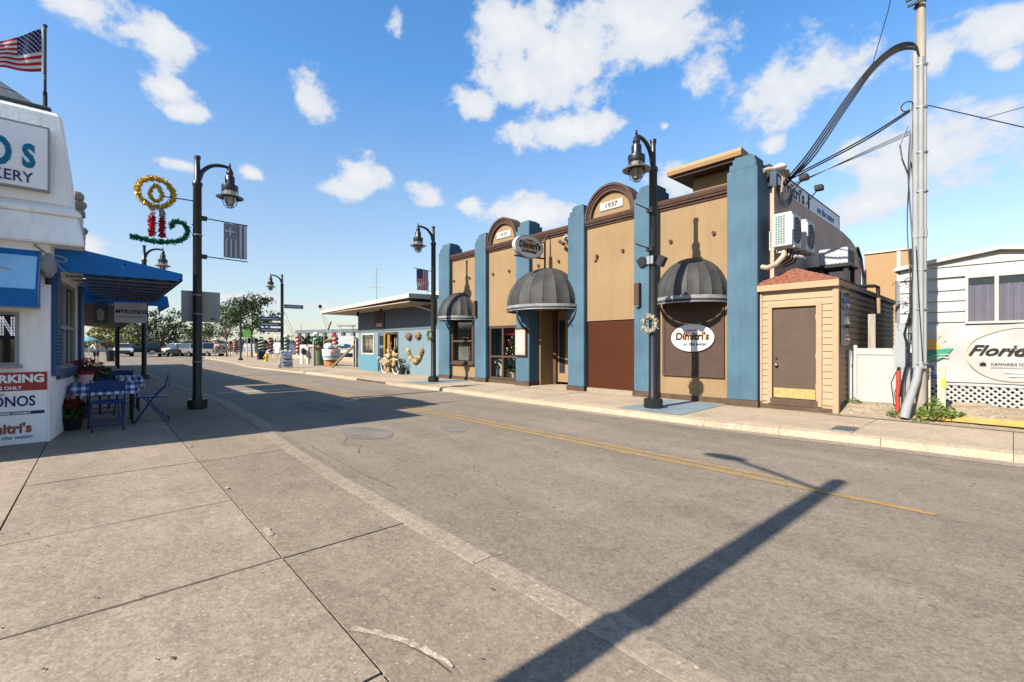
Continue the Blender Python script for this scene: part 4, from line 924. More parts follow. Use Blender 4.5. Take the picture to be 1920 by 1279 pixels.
# posters on the shed side
t = thing('side_posters', 'strip of curling white posters with blue lettering on the shed corner', 'poster', (FX1 + .03, 10.1, 1.3))
mb = MB(); nn_ = 10; vs = []
for j in range(nn_ + 1):
    for i in range(5):
        y = 10.0 + .46 * i / 4 - (.16 * (i / 4) if j > 8 else 0); z = 1.36 + 1.02 * j / nn_; vs.append((FX1 + .035 + .045 * (i / 4) ** 2 * math.sin(j * 1.0 + .5) ** 2, y, z))
mb.add(vs, [(j * 5 + i, j * 5 + i + 1, (j + 1) * 5 + i + 1, (j + 1) * 5 + i) for j in range(nn_) for i in range(4)]); pf = mb.build('poster_sheet', 'banner', t)
for (z, m_, y0, y1, h_) in [(2.27, 'letterblack', 10.06, 10.34, .05), (2.14, 'letterblue', 10.03, 10.36, .09), (2.02, 'letterblue', 10.06, 10.32, .07), (1.92, 'letterblue', 10.03, 10.38, .02), (1.68, 'letterblack', 10.06, 10.34, .06), (1.50, 'flagred', 10.12, 10.36, .03), (1.44, 'flagred', 10.10, 10.30, .02)]: box('printed_block', m_, pf, FX1 + .082, FX1 + .086, y0, y1, z, z + h_)
# ================================================================ gate, utility pole, white house (right)
gt = thing('white_gate', 'white plastic gate closing the gap beside the shed', 'gate', (-1.7, 10.65, .28))
def gy(x): return 10.62 + (x + 2.05) * .25
mb = MB(); box('gate_panel', 'white', gt, -2.0, -1.46, 10.66, 10.69, .34, 1.31)
box('rail', 'white', gt, -2.0, -1.46, 10.645, 10.705, 1.19, 1.31); box('rail', 'white', gt, -2.0, -1.46, 10.645, 10.705, .31, .42)
for x, z in ((-2.05, 1.37), (-1.455, 1.37)): box('post', 'white', gt, x, x + .06, 10.63, 10.715, .3, z, bevel=.008)
box('post', 'white', gt, -2.14, -2.065, 10.62, 10.72, .27, 1.27, bevel=.008); box('side_panel', 'white', gt, -1.39, -1.27, 10.66, 10.70, .28, 1.30)
box('latch', 'dark', gt, -2.07, -2.05, 10.615, 10.64, .95, 1.0)
box('boundary_post', 'greywood', None, -1.99, -1.87, 11.6, 11.72, .29, 2.0, label='square beige post rising behind the white gate', category='post')
pole = thing('utility_pole', 'tall utility pole sheathed in grey conduits beside the white house', 'utility pole', (-1.06, 10.12, .2))
PX, PY = -1.06, 10.12
MB().tube([(PX + .02, PY + .08, .2), (PX + .02, PY + .08, 9.5)], .072, 14, .060).build('wooden_pole', 'greywood', pole, smooth=True)
for k, (dx, dy, r_) in enumerate([(-.038, -.03, .042), (.032, -.045, .038), (.072, .0, .030)]):
    MB().tube([(PX + dx, PY + dy, .98), (PX + dx, PY + dy, 6.25 - .12 * k)], r_, 12).build('conduit', 'pvc', pole, smooth=True)
    MB().tube([(PX + dx, PY + dy, 3.15), (PX + dx, PY + dy, 3.27)], r_ + .008, 12).build('coupling', 'pvc', pole, smooth=True)
MB().tube([(PX + .0, PY - .07, 1.0), (PX - .02, PY - .09, .8), (PX - .13, PY - .16, .35), (PX - .16, PY - .18, .16)], [.055, .055, .068, .068], 12).build('leaning_conduit', 'pvc', pole, smooth=True)
MB().tube([(PX - .13, PY - .03, 1.05), (PX - .13, PY - .05, .55)], .03, 8).build('conduit', 'pvc', pole, smooth=True)
for z in (1.05, 1.95, 2.6, 3.9, 4.55, 5.3, 6.0): 
    mb = MB(); mb.lathe([(.098, 0), (.101, .005), (.101, .02), (.098, .025)], (PX + .018, PY + .015, z), 20); mb.build('strap', 'metal', pole)
mb = MB()
for s_ in range(3):
    pts = [(PX - .085 - .012 * s_ + .03 * math.sin(z * 2.2 + s_ * 1.7) , PY - .02 - .03 * s_ + .02 * math.cos(z * 3 + s_), z) for z in [1.0 + .15 * k for k in range(0, 24 + s_ * 3)]]
    mb.tube(pts, .009 + .003 * (s_ % 2), 5)
mb.tube([(PX - .12, PY - .05, 4.2), (PX - .20, PY - .1, 4.5), (PX - .23, PY - .1, 4.75), (PX - .14, PY - .04, 5.05)], .012, 5)
mb.tube([(PX - .10, PY - .07, 1.9), (PX - .17, PY - .1, 1.55), (PX - .1, PY - .13, 1.2), (PX - .16, PY - .17, .9), (PX - .22, PY - .16, .5)], .02, 6)
mb.tube([(PX - .02, PY - .14, 3.0), (PX + .02, PY - .13, 2.0), (PX + .06, PY - .13, 1.1)], .006, 5)
for k in range(14):      # tangles of thin wire
    c0 = Vector((PX - U(.1, .3), PY - U(0, .12), U(1.85, 2.5))); r_ = U(.04, .1); mb.tube([c0 + Vector((r_ * math.cos(a_ * .8), 0.02 * math.sin(a_), r_ * math.sin(a_ * .8))) for a_ in range(U(4, 8).__int__())], .005, 4)
mb.build('loose_cables', 'black', pole)
mb = MB()
for k in range(3): mb.box(PX - .14 - .02 * k, PX + .16, PY - .05, PY - .02, 7.05 + .1 * k, 7.09 + .1 * k)
mb.tube([(PX - .06, PY + .02, 7.0), (PX + .12, PY - .02, 7.3)], .02, 6); mb.build('clamps', 'dark', pole)
box('meter_box', 'metal', None, -1.41, -1.27, 10.42, 10.56, .98, 1.76, label='grey electrical box mounted left of the utility pole', category='electrical box')
t = thing('meter_pipes', 'thin white pipe with cables under the grey electrical box', 'pipe', (-1.34, 10.45, .25)); MB().tube([(-1.30, 10.4, .98), (-1.30, 10.4, .25)], .026, 8).build('pipe', 'pvc', t); MB().tube([(-1.36, 10.42, .98), (-1.45, 10.36, .7), (-1.40, 10.3, .3)], .008, 5).build('cable', 'black', t)
mb = MB().tube([(-1.33, 10.1, .15), (-1.32, 10.12, .93)], .032, 10); mb.build('red_pipe', 'redpipe', smooth=True, label='upright red pipe at the foot of the utility pole', category='pipe')
for i, (x, y, lab) in enumerate([(-.99, 10.42, 'cream marker post half hidden behind the utility pole'), (-.80, 10.36, 'cream marker post with a yellow sticker right of the utility pole')]):
    t = thing('marker_post', lab, 'marker post', (x, y, .25), group='cream utility marker posts'); box('post', 'post_cream', t, x - .05, x + .05, y - .04, y + .04, .25, .98 + .04 * i, bevel=.006)
    if i: box('sticker', 'yellow', t, x + .0, x + .052, y - .043, y + .01, .66, .82)
# cables
def cable_obj(paths, r, name, label, mt='black'):
    mb = MB()
    for p in paths: mb.tube(p, r, 6)
    return mb.build(name, mt, label=label, category='cable')
def arc(pts, n=10):
    """smooth curve through points"""
    P_ = [Vector(p) for p in pts]; P_ = [P_[0] * 2 - P_[1]] + P_ + [P_[-1] * 2 - P_[-2]]; o = []
    for i in range(1, len(P_) - 2):
        for k in range(n):
            t = k / n; a, b, c, d = P_[i - 1:i + 3]; o.append(.5 * ((2 * b) + (c - a) * t + (2 * a - 5 * b + 4 * c - d) * t * t + (3 * b - a - 3 * c + d) * t ** 3))
    o.append(P_[-2]); return o
big = []
for k in range(5):
    o = Vector((.012 * (k % 3) - .012, .012 * k, -.022 * k)); q = Vector((U(-.04, .04), .03 * k - .06, U(-.04, .04)))
    big.append(arc([Vector((PX + .0, PY - .06, 6.2)) + o * .5, Vector((PX - .06, PY - .04, 6.42)) + o, Vector((PX - .30, PY, 6.50)) + o, Vector((PX - .62, PY + .02, 6.32)) + o, Vector((PX - 1.0, PY + .06, 5.9)) + o * 1.4, Vector((PX - 1.6, PY + .15, 5.15)) + o * 1.6, Vector((PX - 2.1, PY + .4, 4.72)) + q, Vector((PX - 2.2, PY + .5, 4.58)) + q]))
cable_obj(big, .015, 'cable_bundle', 'thick black cable bundle arching from the pole top down to the parapet')
cable_obj([arc([(PX - .08, PY, 5.35), (PX - .7, PY + .02, 5.08), (PX - 1.5, PY + .1, 4.85), (PX - 2.2, PY + .4, 4.78)]), arc([(PX - .08, PY, 5.32), (PX - .7, PY + .05, 5.05), (PX - 1.5, PY + .15, 4.83), (PX - 2.2, PY + .45, 4.75)])], .013, 'service_cable', 'pair of straight black cables from the pole to the parapet, upper pair')
cable_obj([arc([(PX - .1, PY, 4.98 - .03 * k), (PX - .8, PY + .1, 4.84 - .02 * k), (PX - 2.2, PY + .8, 4.72 + .03 * k)]) for k in range(3)], .006, 'thin_cable', 'thin grey wires from the pole to the parapet, lowest of the spans', 'dark')
cable_obj([[(PX + .1, PY, 5.33), (1.2, 10.75, 4.02), (3.3, 11.36, 2.75)]], .008, 'overhead_wire', 'thin overhead wire from the pole sloping down over the white house roof', 'dark')
cable_obj([[(-.35, 10.3, 4.93), (.1, 10.0, 4.84), (3.5, 7.8, 4.3)]], .005, 'overhead_wire', 'faintest overhead wire branching off toward the right edge', 'dark')
cable_obj([[(PX - .62, PY + .02, 6.32), (PX - .35, PY - .3, 7.0), (PX - .2, PY - .5, 7.6)]], .007, 'overhead_wire', 'short thin wire rising from the crest of the cable bundle', 'dark')
# ring of coiled wire on the pole
mb = MB(); mb.tube([(PX - .14 + .08 * math.cos(i * .6), PY - .06, 5.38 + .08 * math.sin(i * .6)) for i in range(24)], .010, 5); mb.build('coiled_wire', 'black', pole)

wh = thing('white_house', 'low white clapboard house with a shallow gable and curtained window', 'house', (.6, 11.3, .3))
HY0 = 11.3; HX0, HX1 = -1.45, 3.4; zsid = .66
def roofz(x): return 3.0 - abs(x + .15) * .155
mb = MB(); wall_holes(mb, 'y', HY0 + .03, .12, HX0, HX1, .3, 2.62, [(-.53, -.215, 1.78, 2.54), (-.165, .95, 1.78, 2.54)]); mb.build('wall_core', 'white_siding', wh)
mb = MB().prism([(HX0, 2.62), (HX1, 2.62), (HX1, roofz(HX1)), (-.15, 3.0), (HX0, roofz(HX0))], .1, 'y', HY0 + .04); mb.build('gable_core', 'white_siding', wh)
k = 0; z = zsid
def gable_board(z, h):      # board clipped to the gable slope
    w0 = (3.0 - z) / .155; w1 = max(0, (3.0 - z - h)) / .155; xa0, xb0 = max(HX0, -.15 - w0), min(HX1, -.15 + w0); xa1, xb1 = max(HX0, -.15 - w1), min(HX1, -.15 + w1); zt = min(z + h, 2.995)
    MB().add([(xa0, HY0 - .014, z), (xb0, HY0 - .014, z), (xb1, HY0 + .010, zt), (xa1, HY0 + .010, zt), (xa0, HY0 + .035, z), (xb0, HY0 + .035, z), (xb1, HY0 + .035, zt), (xa1, HY0 + .035, zt)], [(0, 1, 2, 3), (0, 4, 5, 1), (1, 5, 6, 2), (2, 6, 7, 3), (3, 7, 4, 0)]).build('board', 'white_siding', wh)
zz = [.66 + .187 * i for i in range(7)]
for z in [.66 + .1867 * i for i in range(6)]: MB().prism([(HY0 - .014, z), (HY0 + .03, z), (HY0 + .03, z + .183), (HY0 + .012, z + .183)], HX1 - HX0, 'x', HX0).build('board', 'white_siding', wh)
for z in [1.78 + .19 * i for i in range(4)]:
    for (a, b) in [(HX0, -.575), (.995, HX1)]: MB().prism([(HY0 - .014, z), (HY0 + .03, z), (HY0 + .03, z + .186), (HY0 + .012, z + .186)], b - a, 'x', a).build('board', 'white_siding', wh)
for z in (2.585, 2.775): gable_board(z, .185)
gable_board(2.96, .035)
for (a, b) in [(HX0 - .08, -.15), (-.15, HX1 + .1)]:
    za, zb = roofz(a), roofz(b)
    MB().add([(a, HY0 - .10, za - .02), (b, HY0 - .10, zb - .02), (b, HY0 - .10, zb + .05), (a, HY0 - .10, za + .05), (a, 16.5, za - .02), (b, 16.5, zb - .02), (b, 16.5, zb + .05), (a, 16.5, za + .05)], [(0, 1, 2, 3), (3, 2, 6, 7), (1, 0, 4, 5), (0, 3, 7, 4), (1, 5, 6, 2)]).build('roof', 'white', wh)
MB().box(HX0, HX0 + .1, HY0 + .15, 16.4, .3, 2.78).build('side_wall', 'white_siding', wh); box('side_wall', 'white_siding', wh, HX1 - .1, HX1, HY0 + .15, 16.4, .3, 2.45)
win = MB()
for q in [(-.57, -.53, 1.74, 2.58), (-.215, -.165, 1.78, 2.54), (.95, .99, 1.74, 2.58), (-.53, .95, 2.54, 2.58), (-.53, .95, 1.74, 1.78), (.36, .40, 1.78, 2.54)]: win.box(q[0], q[1], HY0 - .035, HY0 + .06, q[2], q[3])
wo = win.build('window', 'white', wh)
for (a, b) in [(-.53, -.215), (-.165, .36), (.40, .95)]:
    box('pane', 'glass', wo, a, b, HY0 + .04, HY0 + .045, 1.78, 2.54)
    mb = MB(); n = int((b - a) / .012); vs = []
    for i in range(n + 1):
        x = a + (b - a) * i / n; yy = HY0 + .11 + .018 * math.sin(x * 95) + .012 * math.sin(x * 41); vs += [(x, yy, 1.7), (x, yy, 2.42 + .008 * math.sin(x * 95))]
    mb.add(vs, [(2 * i, 2 * i + 2, 2 * i + 3, 2 * i + 1) for i in range(n)]); mb.build('curtain', 'curtain', wo)
room(-.7, 1.1, HY0 + .16, HY0 + 1.0, 1.6, 2.6, parent=wh)
# skirt lattice under the house
box('skirt_back', 'dark', wh, HX0 + .3, HX1, HY0 + .02, HY0 + .028, .22, .66)
mb = MB()
lx0, lx1, lz0, lz1 = -1.08, 2.6, .27, .655
def diag(x, sgn, i):
    # slat along 45 degrees clipped to the panel
    if sgn > 0: a = (x, lz0); b = (x + (lz1 - lz0), lz1)
    else: a = (x, lz1); b = (x + (lz1 - lz0), lz0)
    if a[0] < lx0: f = lx0 - a[0]; a = (lx0, a[1] + sgn * f)
    if b[0] > lx1: f = b[0] - lx1; b = (lx1, b[1] - sgn * f)
    d = Vector((b[0] - a[0], b[1] - a[1])).normalized() * .0; n = Vector((-(b[1] - a[1]), b[0] - a[0])).normalized() * .016; yy = HY0 - .03 if sgn > 0 else HY0 - .045
    MB().prism([(a[0] - n.x, a[1] - n.y), (b[0] - n.x, b[1] - n.y), (b[0] + n.x, b[1] + n.y), (a[0] + n.x, a[1] + n.y)], .012, 'y', yy).build('slat', 'white', wh)
i = 0; x = lx0 - .36
while x < lx1 - .02:
    diag(x, 1, i); diag(x + .03, -1, i); x += .098; i += 1
box('lattice_rail', 'white', wh, lx0 - .02, lx1, HY0 - .055, HY0 - .012, .655, .70)
mb = MB()
for k in range(34): mb.blob((U(-1.1, 2.5), HY0 - .09 + U(-.05, .05), .30 + U(-.02, .03)), (U(.06, .15), .07, U(.03, .06)), 7, 4, .25)
mb.build('footing_rubble', 'rubble', kind='stuff', label='broken concrete footing along the house')
# vinyl banner
bn = thing('vinyl_banner', 'long white vinyl banner with green hill logo and black script under the house window', 'banner', (.4, HY0 - .07, .7))
mb = MB(); nxx, nzz = 60, 14; vs = []
for j in range(nzz + 1):
    for i in range(nxx + 1):
        x = -1.10 + 2.7 * i / nxx; z = .715 + 1.02 * j / nzz - .035 * math.sin(math.pi * min(1, (x + 1.1) / 1.4)) * (j / nzz); vs.append((x, HY0 - .075 - .014 * math.sin(x * 5 + j * .5) - .008 * math.sin(x * 13 - j * .9) * (j / nzz), z))
mb.add(vs, [(j * (nxx + 1) + i, j * (nxx + 1) + i + 1, (j + 1) * (nxx + 1) + i + 1, (j + 1) * (nxx + 1) + i) for j in range(nzz) for i in range(nxx)]); bf = mb.build('banner_sheet', 'banner', bn, smooth=True)
YB = HY0 - .104
def flat(pts, m, y=YB, name='printed_shape'): return MB().prism(pts, .002, 'y', y).build(name, m, bf)
flat([(-1.10 + .0, 1.28)] + [(-1.08 + .20 * math.cos(t * .1), 1.29 + .20 * math.sin(t * .1)) for t in range(0, 16)] + [(-1.08, 1.49)], 'sunprint')
for k in range(3): al = .5 + k * .36; flat([(-1.08 + .24 * math.cos(al), 1.29 + .24 * math.sin(al)), (-1.08 + .32 * math.cos(al + .02), 1.29 + .32 * math.sin(al + .02)), (-1.08 + .32 * math.cos(al + .06), 1.29 + .32 * math.sin(al + .06))], 'sunprint')
def hill(z0, z1, bow, m, y): flat([(-1.06 + .35 * i / 10, z1 - .28 * (i / 10) ** 2 * 0 + bow * math.sin(math.pi * (i / 10) * .55)) for i in range(11)] + [(-1.06 + .35 * i / 10, z0 + (z1 + bow - z0) * (i / 10) ** 2.2) for i in reversed(range(10))], m, y)
hill(1.06, 1.24, .07, 'greenprint', YB); 
for k in range(2): flat([(-1.05 + .28 * i / 8, 1.135 - k * .05 + .075 * (i / 8) ** 1.0 + .03 * math.sin(i * .4)) for i in range(9)] + [(-1.05 + .28 * i / 8, 1.120 - k * .05 + .072 * (i / 8) + .03 * math.sin(i * .4)) for i in reversed(range(9))], 'banner', YB - .003)
text('in', .17, (-1.02, YB - .002, .965), RY, 'letterblue', bf, ext=.001, bold=.02); text('da.', .17, (-.955, YB - .002, .805), RY, 'letterblue', bf, ext=.001, bold=.02)
mb = MB(); ring(mb, .04, 1.21, .60, .45, .012, .002, 'y', YB, 48); mb.build('printed_ring', 'goldprint', bf)
flat([(.24 + .20 * math.cos(t) * (1 + .25 * math.sin(3 * t)) + .12, 1.22 + .22 * math.sin(t) * (1 + .2 * math.cos(2 * t))) for t in [i * .262 for i in range(24)]][::-1], 'mint', YB + .001)
text('Florida', .25, (-.54, YB - .003, 1.27), RY, 'letterblack', bf, ext=.001, bold=.02, shear=.45, sx=1.12, align='LEFT')
text('CANNABIS FEST', .062, (-.26, YB - .003, 1.045), RY, 'letterblack', bf, ext=.001, bold=.005, align='LEFT')
for k in range(7):
    al = math.pi / 2 + (k - 3) * .42; L_ = .075 - .008 * abs(k - 3); c0 = (-.35, 1.02); d = (math.cos(al), math.sin(al)); nrm_ = (-d[1] * .010, d[0] * .010)
    flat([c0, (c0[0] + d[0] * L_ * .5 + nrm_[0], c0[1] + d[1] * L_ * .5 + nrm_[1]), (c0[0] + d[0] * L_, c0[1] + d[1] * L_), (c0[0] + d[0] * L_ * .5 - nrm_[0], c0[1] + d[1] * L_ * .5 - nrm_[1])][::-1], 'letterblack', YB - .002)
box('printed_rule', 'letterblack', bf, -.26, .5, YB - .003, YB - .001, .985, .99)
for k in range(2): box('printed_rule', 'signgrey', bf, -.10 + .05 * k, .45, YB - .003, YB - .001, .90 - .06 * k, .915 - .06 * k)
# weeds
def weeds(cx, cy_, z, rx, ry, h, n, label, size=.06, name='weed_clump'):
    mb = MB()
    for k in range(n):
        t = U(0, 6.28); q = math.sqrt(rnd()); hh = h * (1 - q * .8) * U(.2, 1); mb.leaf((cx + rx * q * math.cos(t), cy_ + ry * q * math.sin(t), z + hh), size * U(.5, 1.3))
    mb.build(name, 'weed', label=label, category='weeds')
weeds(-.86, 10.05, .17, .24, .17, .42, 480, 'leafy green weed clump against the cream marker posts')
weeds(-.66, 10.2, .2, .18, .16, .2, 160, 'low weeds right of the marker posts', .05)
weeds(-1.37, 10.02, .16, .10, .10, .14, 110, 'small weed tuft at the foot of the red pipe', .04)
weeds(-2.02, 10.55, .28, .13, .08, .13, 110, 'small weed tuft under the left post of the white gate', .04)
weeds(-1.02, 9.82, .14, .12, .05, .06, 60, 'flat weed patch on the pavement below the utility pole', .04)
weeds(-2.1, 9.82, ZP, .07, .03, .03, 30, 'tiny weeds at the shed corner post', .03)
mb = MB()
for k in range(60): mb.leaf((U(-2.0, -1.4), U(10.35, 10.6), .31), U(.02, .05), Vector((0, 0, 1)))
mb.build('dry_leaves', 'copper', kind='stuff')
patch('leaf_pile', 'joint', .0, 9.95, .12, .04, .172, parent=None).update({'kind': 'stuff'}) if False else None

# ================================================================ street lamps
def lamp(loc, s, dr, label, glass='lampglass', upper=5.33):
    """s: +1 arm towards +Y, -1 towards -Y"""
    x, y, z = loc; t = thing('street_lamp', label, 'street lamp', loc, group='black harp-arm street lamps along the street')
    oct_ = [(.19 * math.cos(math.pi / 8 + i * math.pi / 4), .19 * math.sin(math.pi / 8 + i * math.pi / 4)) for i in range(8)]
    MB().prism([(x + a, y + b) for a, b in oct_][::-1], .19, 'z', z).build('base', 'black', t, bevel=.015)
    MB().lathe([(.10, .19), (.10, .23), (.088, .26), (.085, 2.0), (.08, 4.72), (.095, 4.74), (.095, 4.80), (.055, 4.85), (.05, upper - .02), (.062, upper - .02), (.062, upper + .04), (0, upper + .05)], (x, y, z), 18).build('post', 'black', t, smooth=True)
    ya = y + s * .60; zt = z + 5.20
    pts = arc([(x, y + s * .03, z + 4.88), (x, y + s * .10, z + 5.08), (x, y + s * .28, z + 5.24), (x, y + s * .52, z + 5.28), (x, ya, zt + .02)], 6)
    MB().tube(pts, [.05 - .02 * i / (len(pts) - 1) for i in range(len(pts))], 8).build('arm', 'black', t, smooth=True)
    hd = MB().lathe([(0, .26), (.02, .25), (.012, .22), (.03, .19), (.012, .17), (.045, .12), (.075, .03), (.06, .0), (.062, -.03), (.09, -.04), (.095, -.06), (.095, -.20), (.105, -.22), (.16, -.24), (.165, -.30), (.155, -.34), (.15, -.36), (0, -.36)], (x, ya, zt - .08), 20).build('lantern', 'black', t, smooth=True)
    MB().lathe([(.13, -.36), (.135, -.42), (.13, -.50), (.11, -.60), (.07, -.68), (0, -.70)], (x, ya, zt - .08), 20).build('globe', glass, hd, smooth=True)
    MB().lathe([(.15, -.455), (.27, -.50), (.265, -.515), (.15, -.49)], (x, ya, zt - .08), 28).build('reflector_ring', 'shield', hd, smooth=True)
    cg = MB()
    for k in range(6):
        al = math.pi * 2 * k / 6 + .3; cg.tube([(x + r_ * math.cos(al), ya + r_ * math.sin(al), zt - .08 + zz) for r_, zz in [(.155, -.34), (.158, -.45), (.15, -.55), (.12, -.66), (.06, -.725), (.0, -.735)]], .008, 5)
    cg.tube([(x + .15 * math.cos(i * math.pi / 12), ya + .15 * math.sin(i * math.pi / 12), zt - .08 - .50) for i in range(25)], .010, 5); cg.build('cage', 'black', hd)
    return t
L1 = lamp((-11.69, 1.55, .03), 1, 0, 'black street lamp on the left pavement carrying the grey banner')
L2 = lamp((-4.85, 8.22, ZP), -1, 0, 'black street lamp with two speakers and a pale wreath, nearest the shed', 'lampglass2')
L3 = lamp((-13.46, 8.55, ZP), -1, 0, 'black street lamp with flag and green wreath between blue house and restaurant', 'lampglass2')
L4 = lamp((-28.3, 7.8, .10), -1, 0, 'black street lamp carrying street name boards near the harbour', 'lampglass2')
L5 = lamp((-23.5, 1.34, .03), 1, 0, 'black street lamp behind the candle decoration on the left pavement', 'lampglass2')
L6 = lamp((-45.6, 9.2, .1), -1, 0, 'far black street lamp beside the green-topped tree', 'lampglass2')
L7 = lamp((-70, 9.6, .1), -1, 0, 'farthest black street lamp above the parked cars', 'lampglass2')
# banner on lamp 1
t = thing('street_banner', 'grey patterned banner on two rods of the nearest left lamp', 'banner', (-11.69, 1.6, 3.2))
mb = MB()
for z in (4.10, 3.28): MB().tube([(-11.69, 1.60, z), (-11.69, 2.50, z - .02)], .012, 6).build('rod', 'black', t); box('rod_bracket', 'black', t, -11.75, -11.63, 1.58, 1.72, z - .05, z + .03)
mb = MB(); vs = []
for j in range(11):
    for i in range(17): y = 2.03 + .45 * i / 16; z = 3.31 + .76 * j / 10; vs.append((-11.69 + .015 * math.sin(i * .9) , y, z))
mb.add(vs, [(j * 17 + i, j * 17 + i + 1, (j + 1) * 17 + i + 1, (j + 1) * 17 + i) for j in range(10) for i in range(16)]); bb = mb.build('banner_cloth', 'greybanner', t, smooth=True)
for k in range(5):
    a_ = 2.06 + k * .09; MB().box(-11.670, -11.668, a_, a_ + (.035 if k < 3 else .05), 3.33, 3.72 if k < 3 else 4.05).build('printed_stripe', 'greybanner2', bb)
box('printed_cross', 'greybanner2', bb, -11.671, -11.668, 2.06, 2.24, 3.87, 3.91); box('printed_cross', 'greybanner2', bb, -11.674, -11.6715, 2.13, 2.17, 3.80, 3.98)
# candle decoration on lamp 1
t = thing('candle_decoration', 'tinsel Christmas candle with gold halo and green holder on the lamp', 'christmas decoration', (-11.69, 1.4, 4.0))
XC = -11.72
MB().tube([(XC, 1.50, 4.44), (XC, .95, 4.42)], .012, 6).build('rod', 'black', t); MB().tube([(XC, 1.45, 3.93), (XC, 1.50, 3.93)], .012, 6).build('rod', 'black', t)
circ = lambda cy_, cz, a, b, n=28: [(XC, cy_ + a * math.cos(2 * math.pi * i / n), cz + b * math.sin(2 * math.pi * i / n)) for i in range(n + 1)]
def tins(name, m, path, r, dens, size=.07): mb = MB(); mb.tube(path, r * .55, 6, caps=False); tinsel(mb, path, r * 1.1, dens * 1.9, size * 1.0); return mb.build(name, m, t)
tins('halo', 'gold', circ(.855, 4.47, .29, .29), .055, 420)
tins('flame', 'gold', [(XC, .855 + .10 * math.sin(a_) * (1 - .45 * max(0, math.cos(a_))), 4.46 + .17 * math.cos(a_)) for a_ in [2 * math.pi * i / 20 for i in range(21)]], .04, 420, .055)
for y in (.79, .955):
    tins('candle_stem', 'redt', [(XC, y, 3.58), (XC, y, 3.98)], .06, 520); tins('candle_top', 'whitet', [(XC, y, 3.98), (XC, y, 4.16)], .045, 420)
tins('holder', 'greent', arc([(XC, .45, 3.52), (XC, .75, 3.49), (XC, 1.05, 3.49), (XC, 1.28, 3.58), (XC, 1.38, 3.74), (XC, 1.34, 3.90), (XC, 1.20, 3.95), (XC, 1.10, 3.86), (XC, 1.14, 3.80)], 4), .055, 420)
# back of a traffic sign on lamp 1
t = thing('sign_back', 'bare grey back of a square sign strapped to the nearest left lamp', 'sign', (-11.80, 1.55, 2.2))
box('sign_plate', 'signback', t, -11.80, -11.79, 1.28, 1.98, 1.87, 2.53, bevel=.003); box('label_sticker', 'dark', t, -11.789, -11.786, 1.80, 1.88, 1.93, 1.96)
for z in (2.02, 2.42, 3.7, 1.0): MB().lathe([(.092, 0), (.096, .004), (.096, .022), (.092, .026)], (-11.69, 1.55, z), 18).build('strap', 'metal', t)
# speakers, wreath, rods on lamp 2
lx, ly = -4.85, 8.22
t = thing('lamp_speakers', 'pair of small black speakers clamped to the lamp by the shed', 'speaker', (lx, ly, 3.0))
box('junction_box', 'metal', t, lx - .07, lx + .07, ly - .13, ly - .085, 2.98, 3.14, bevel=.005)
for s_ in (-1, 1):
    mb = MB(); c0 = Vector((lx + s_ * .18, ly + s_ * .05 - .05, 3.03)); 
    vs = [c0 + Matrix.Rotation(s_ * .5, 3, 'Y') @ Vector((a_, b_, c_)) for a_ in (-.075, .075) for b_ in (-.07, .07) for c_ in (-.10, .10)]
    mb.add(vs, [(0, 1, 3, 2), (4, 6, 7, 5), (0, 4, 5, 1), (2, 3, 7, 6), (0, 2, 6, 4), (1, 5, 7, 3)]); mb.build('speaker_box', 'black', t, bevel=.01)
t = thing('banner_rods', 'two empty banner rods pointing left from the lamp by the shed', 'banner rod', (lx, ly, 3.4))
for z in (4.05, 3.28): MB().tube([(lx, ly - .05, z), (lx - .0, ly - .62, z + .02)], .011, 6).build('rod', 'black', t); box('bracket', 'black', t, lx - .06, lx + .06, ly - .16, ly - .03, z - .05, z + .04)
def wreath(c0, rr_, ms, label, plane='x'):
    t = thing('wreath', label, 'wreath', c0)
    for mi, m_ in enumerate(ms):
        mb = MB(); pth = [(c0[0] + rr_ * math.cos(2 * math.pi * i / 24), c0[1], c0[2] + rr_ * 1.05 * math.sin(2 * math.pi * i / 24)) for i in range(25)]
        if mi == 0: mb.tube(pth, .03, 6, caps=False)
        tinsel(mb, pth, .065, 150, .06); mb.build('leaves', m_, t)
    return t
wreath((lx + .0, ly - .14, 1.79), .14, ['curtain2', 'sponge2', 'leaf', 'white'], 'pale flower wreath tied to the lamp by the shed')
wreath((-13.46, 8.40, 1.72), .13, ['weed', 'leaf'], 'bright green wreath tied to the lamp beside the blue house')
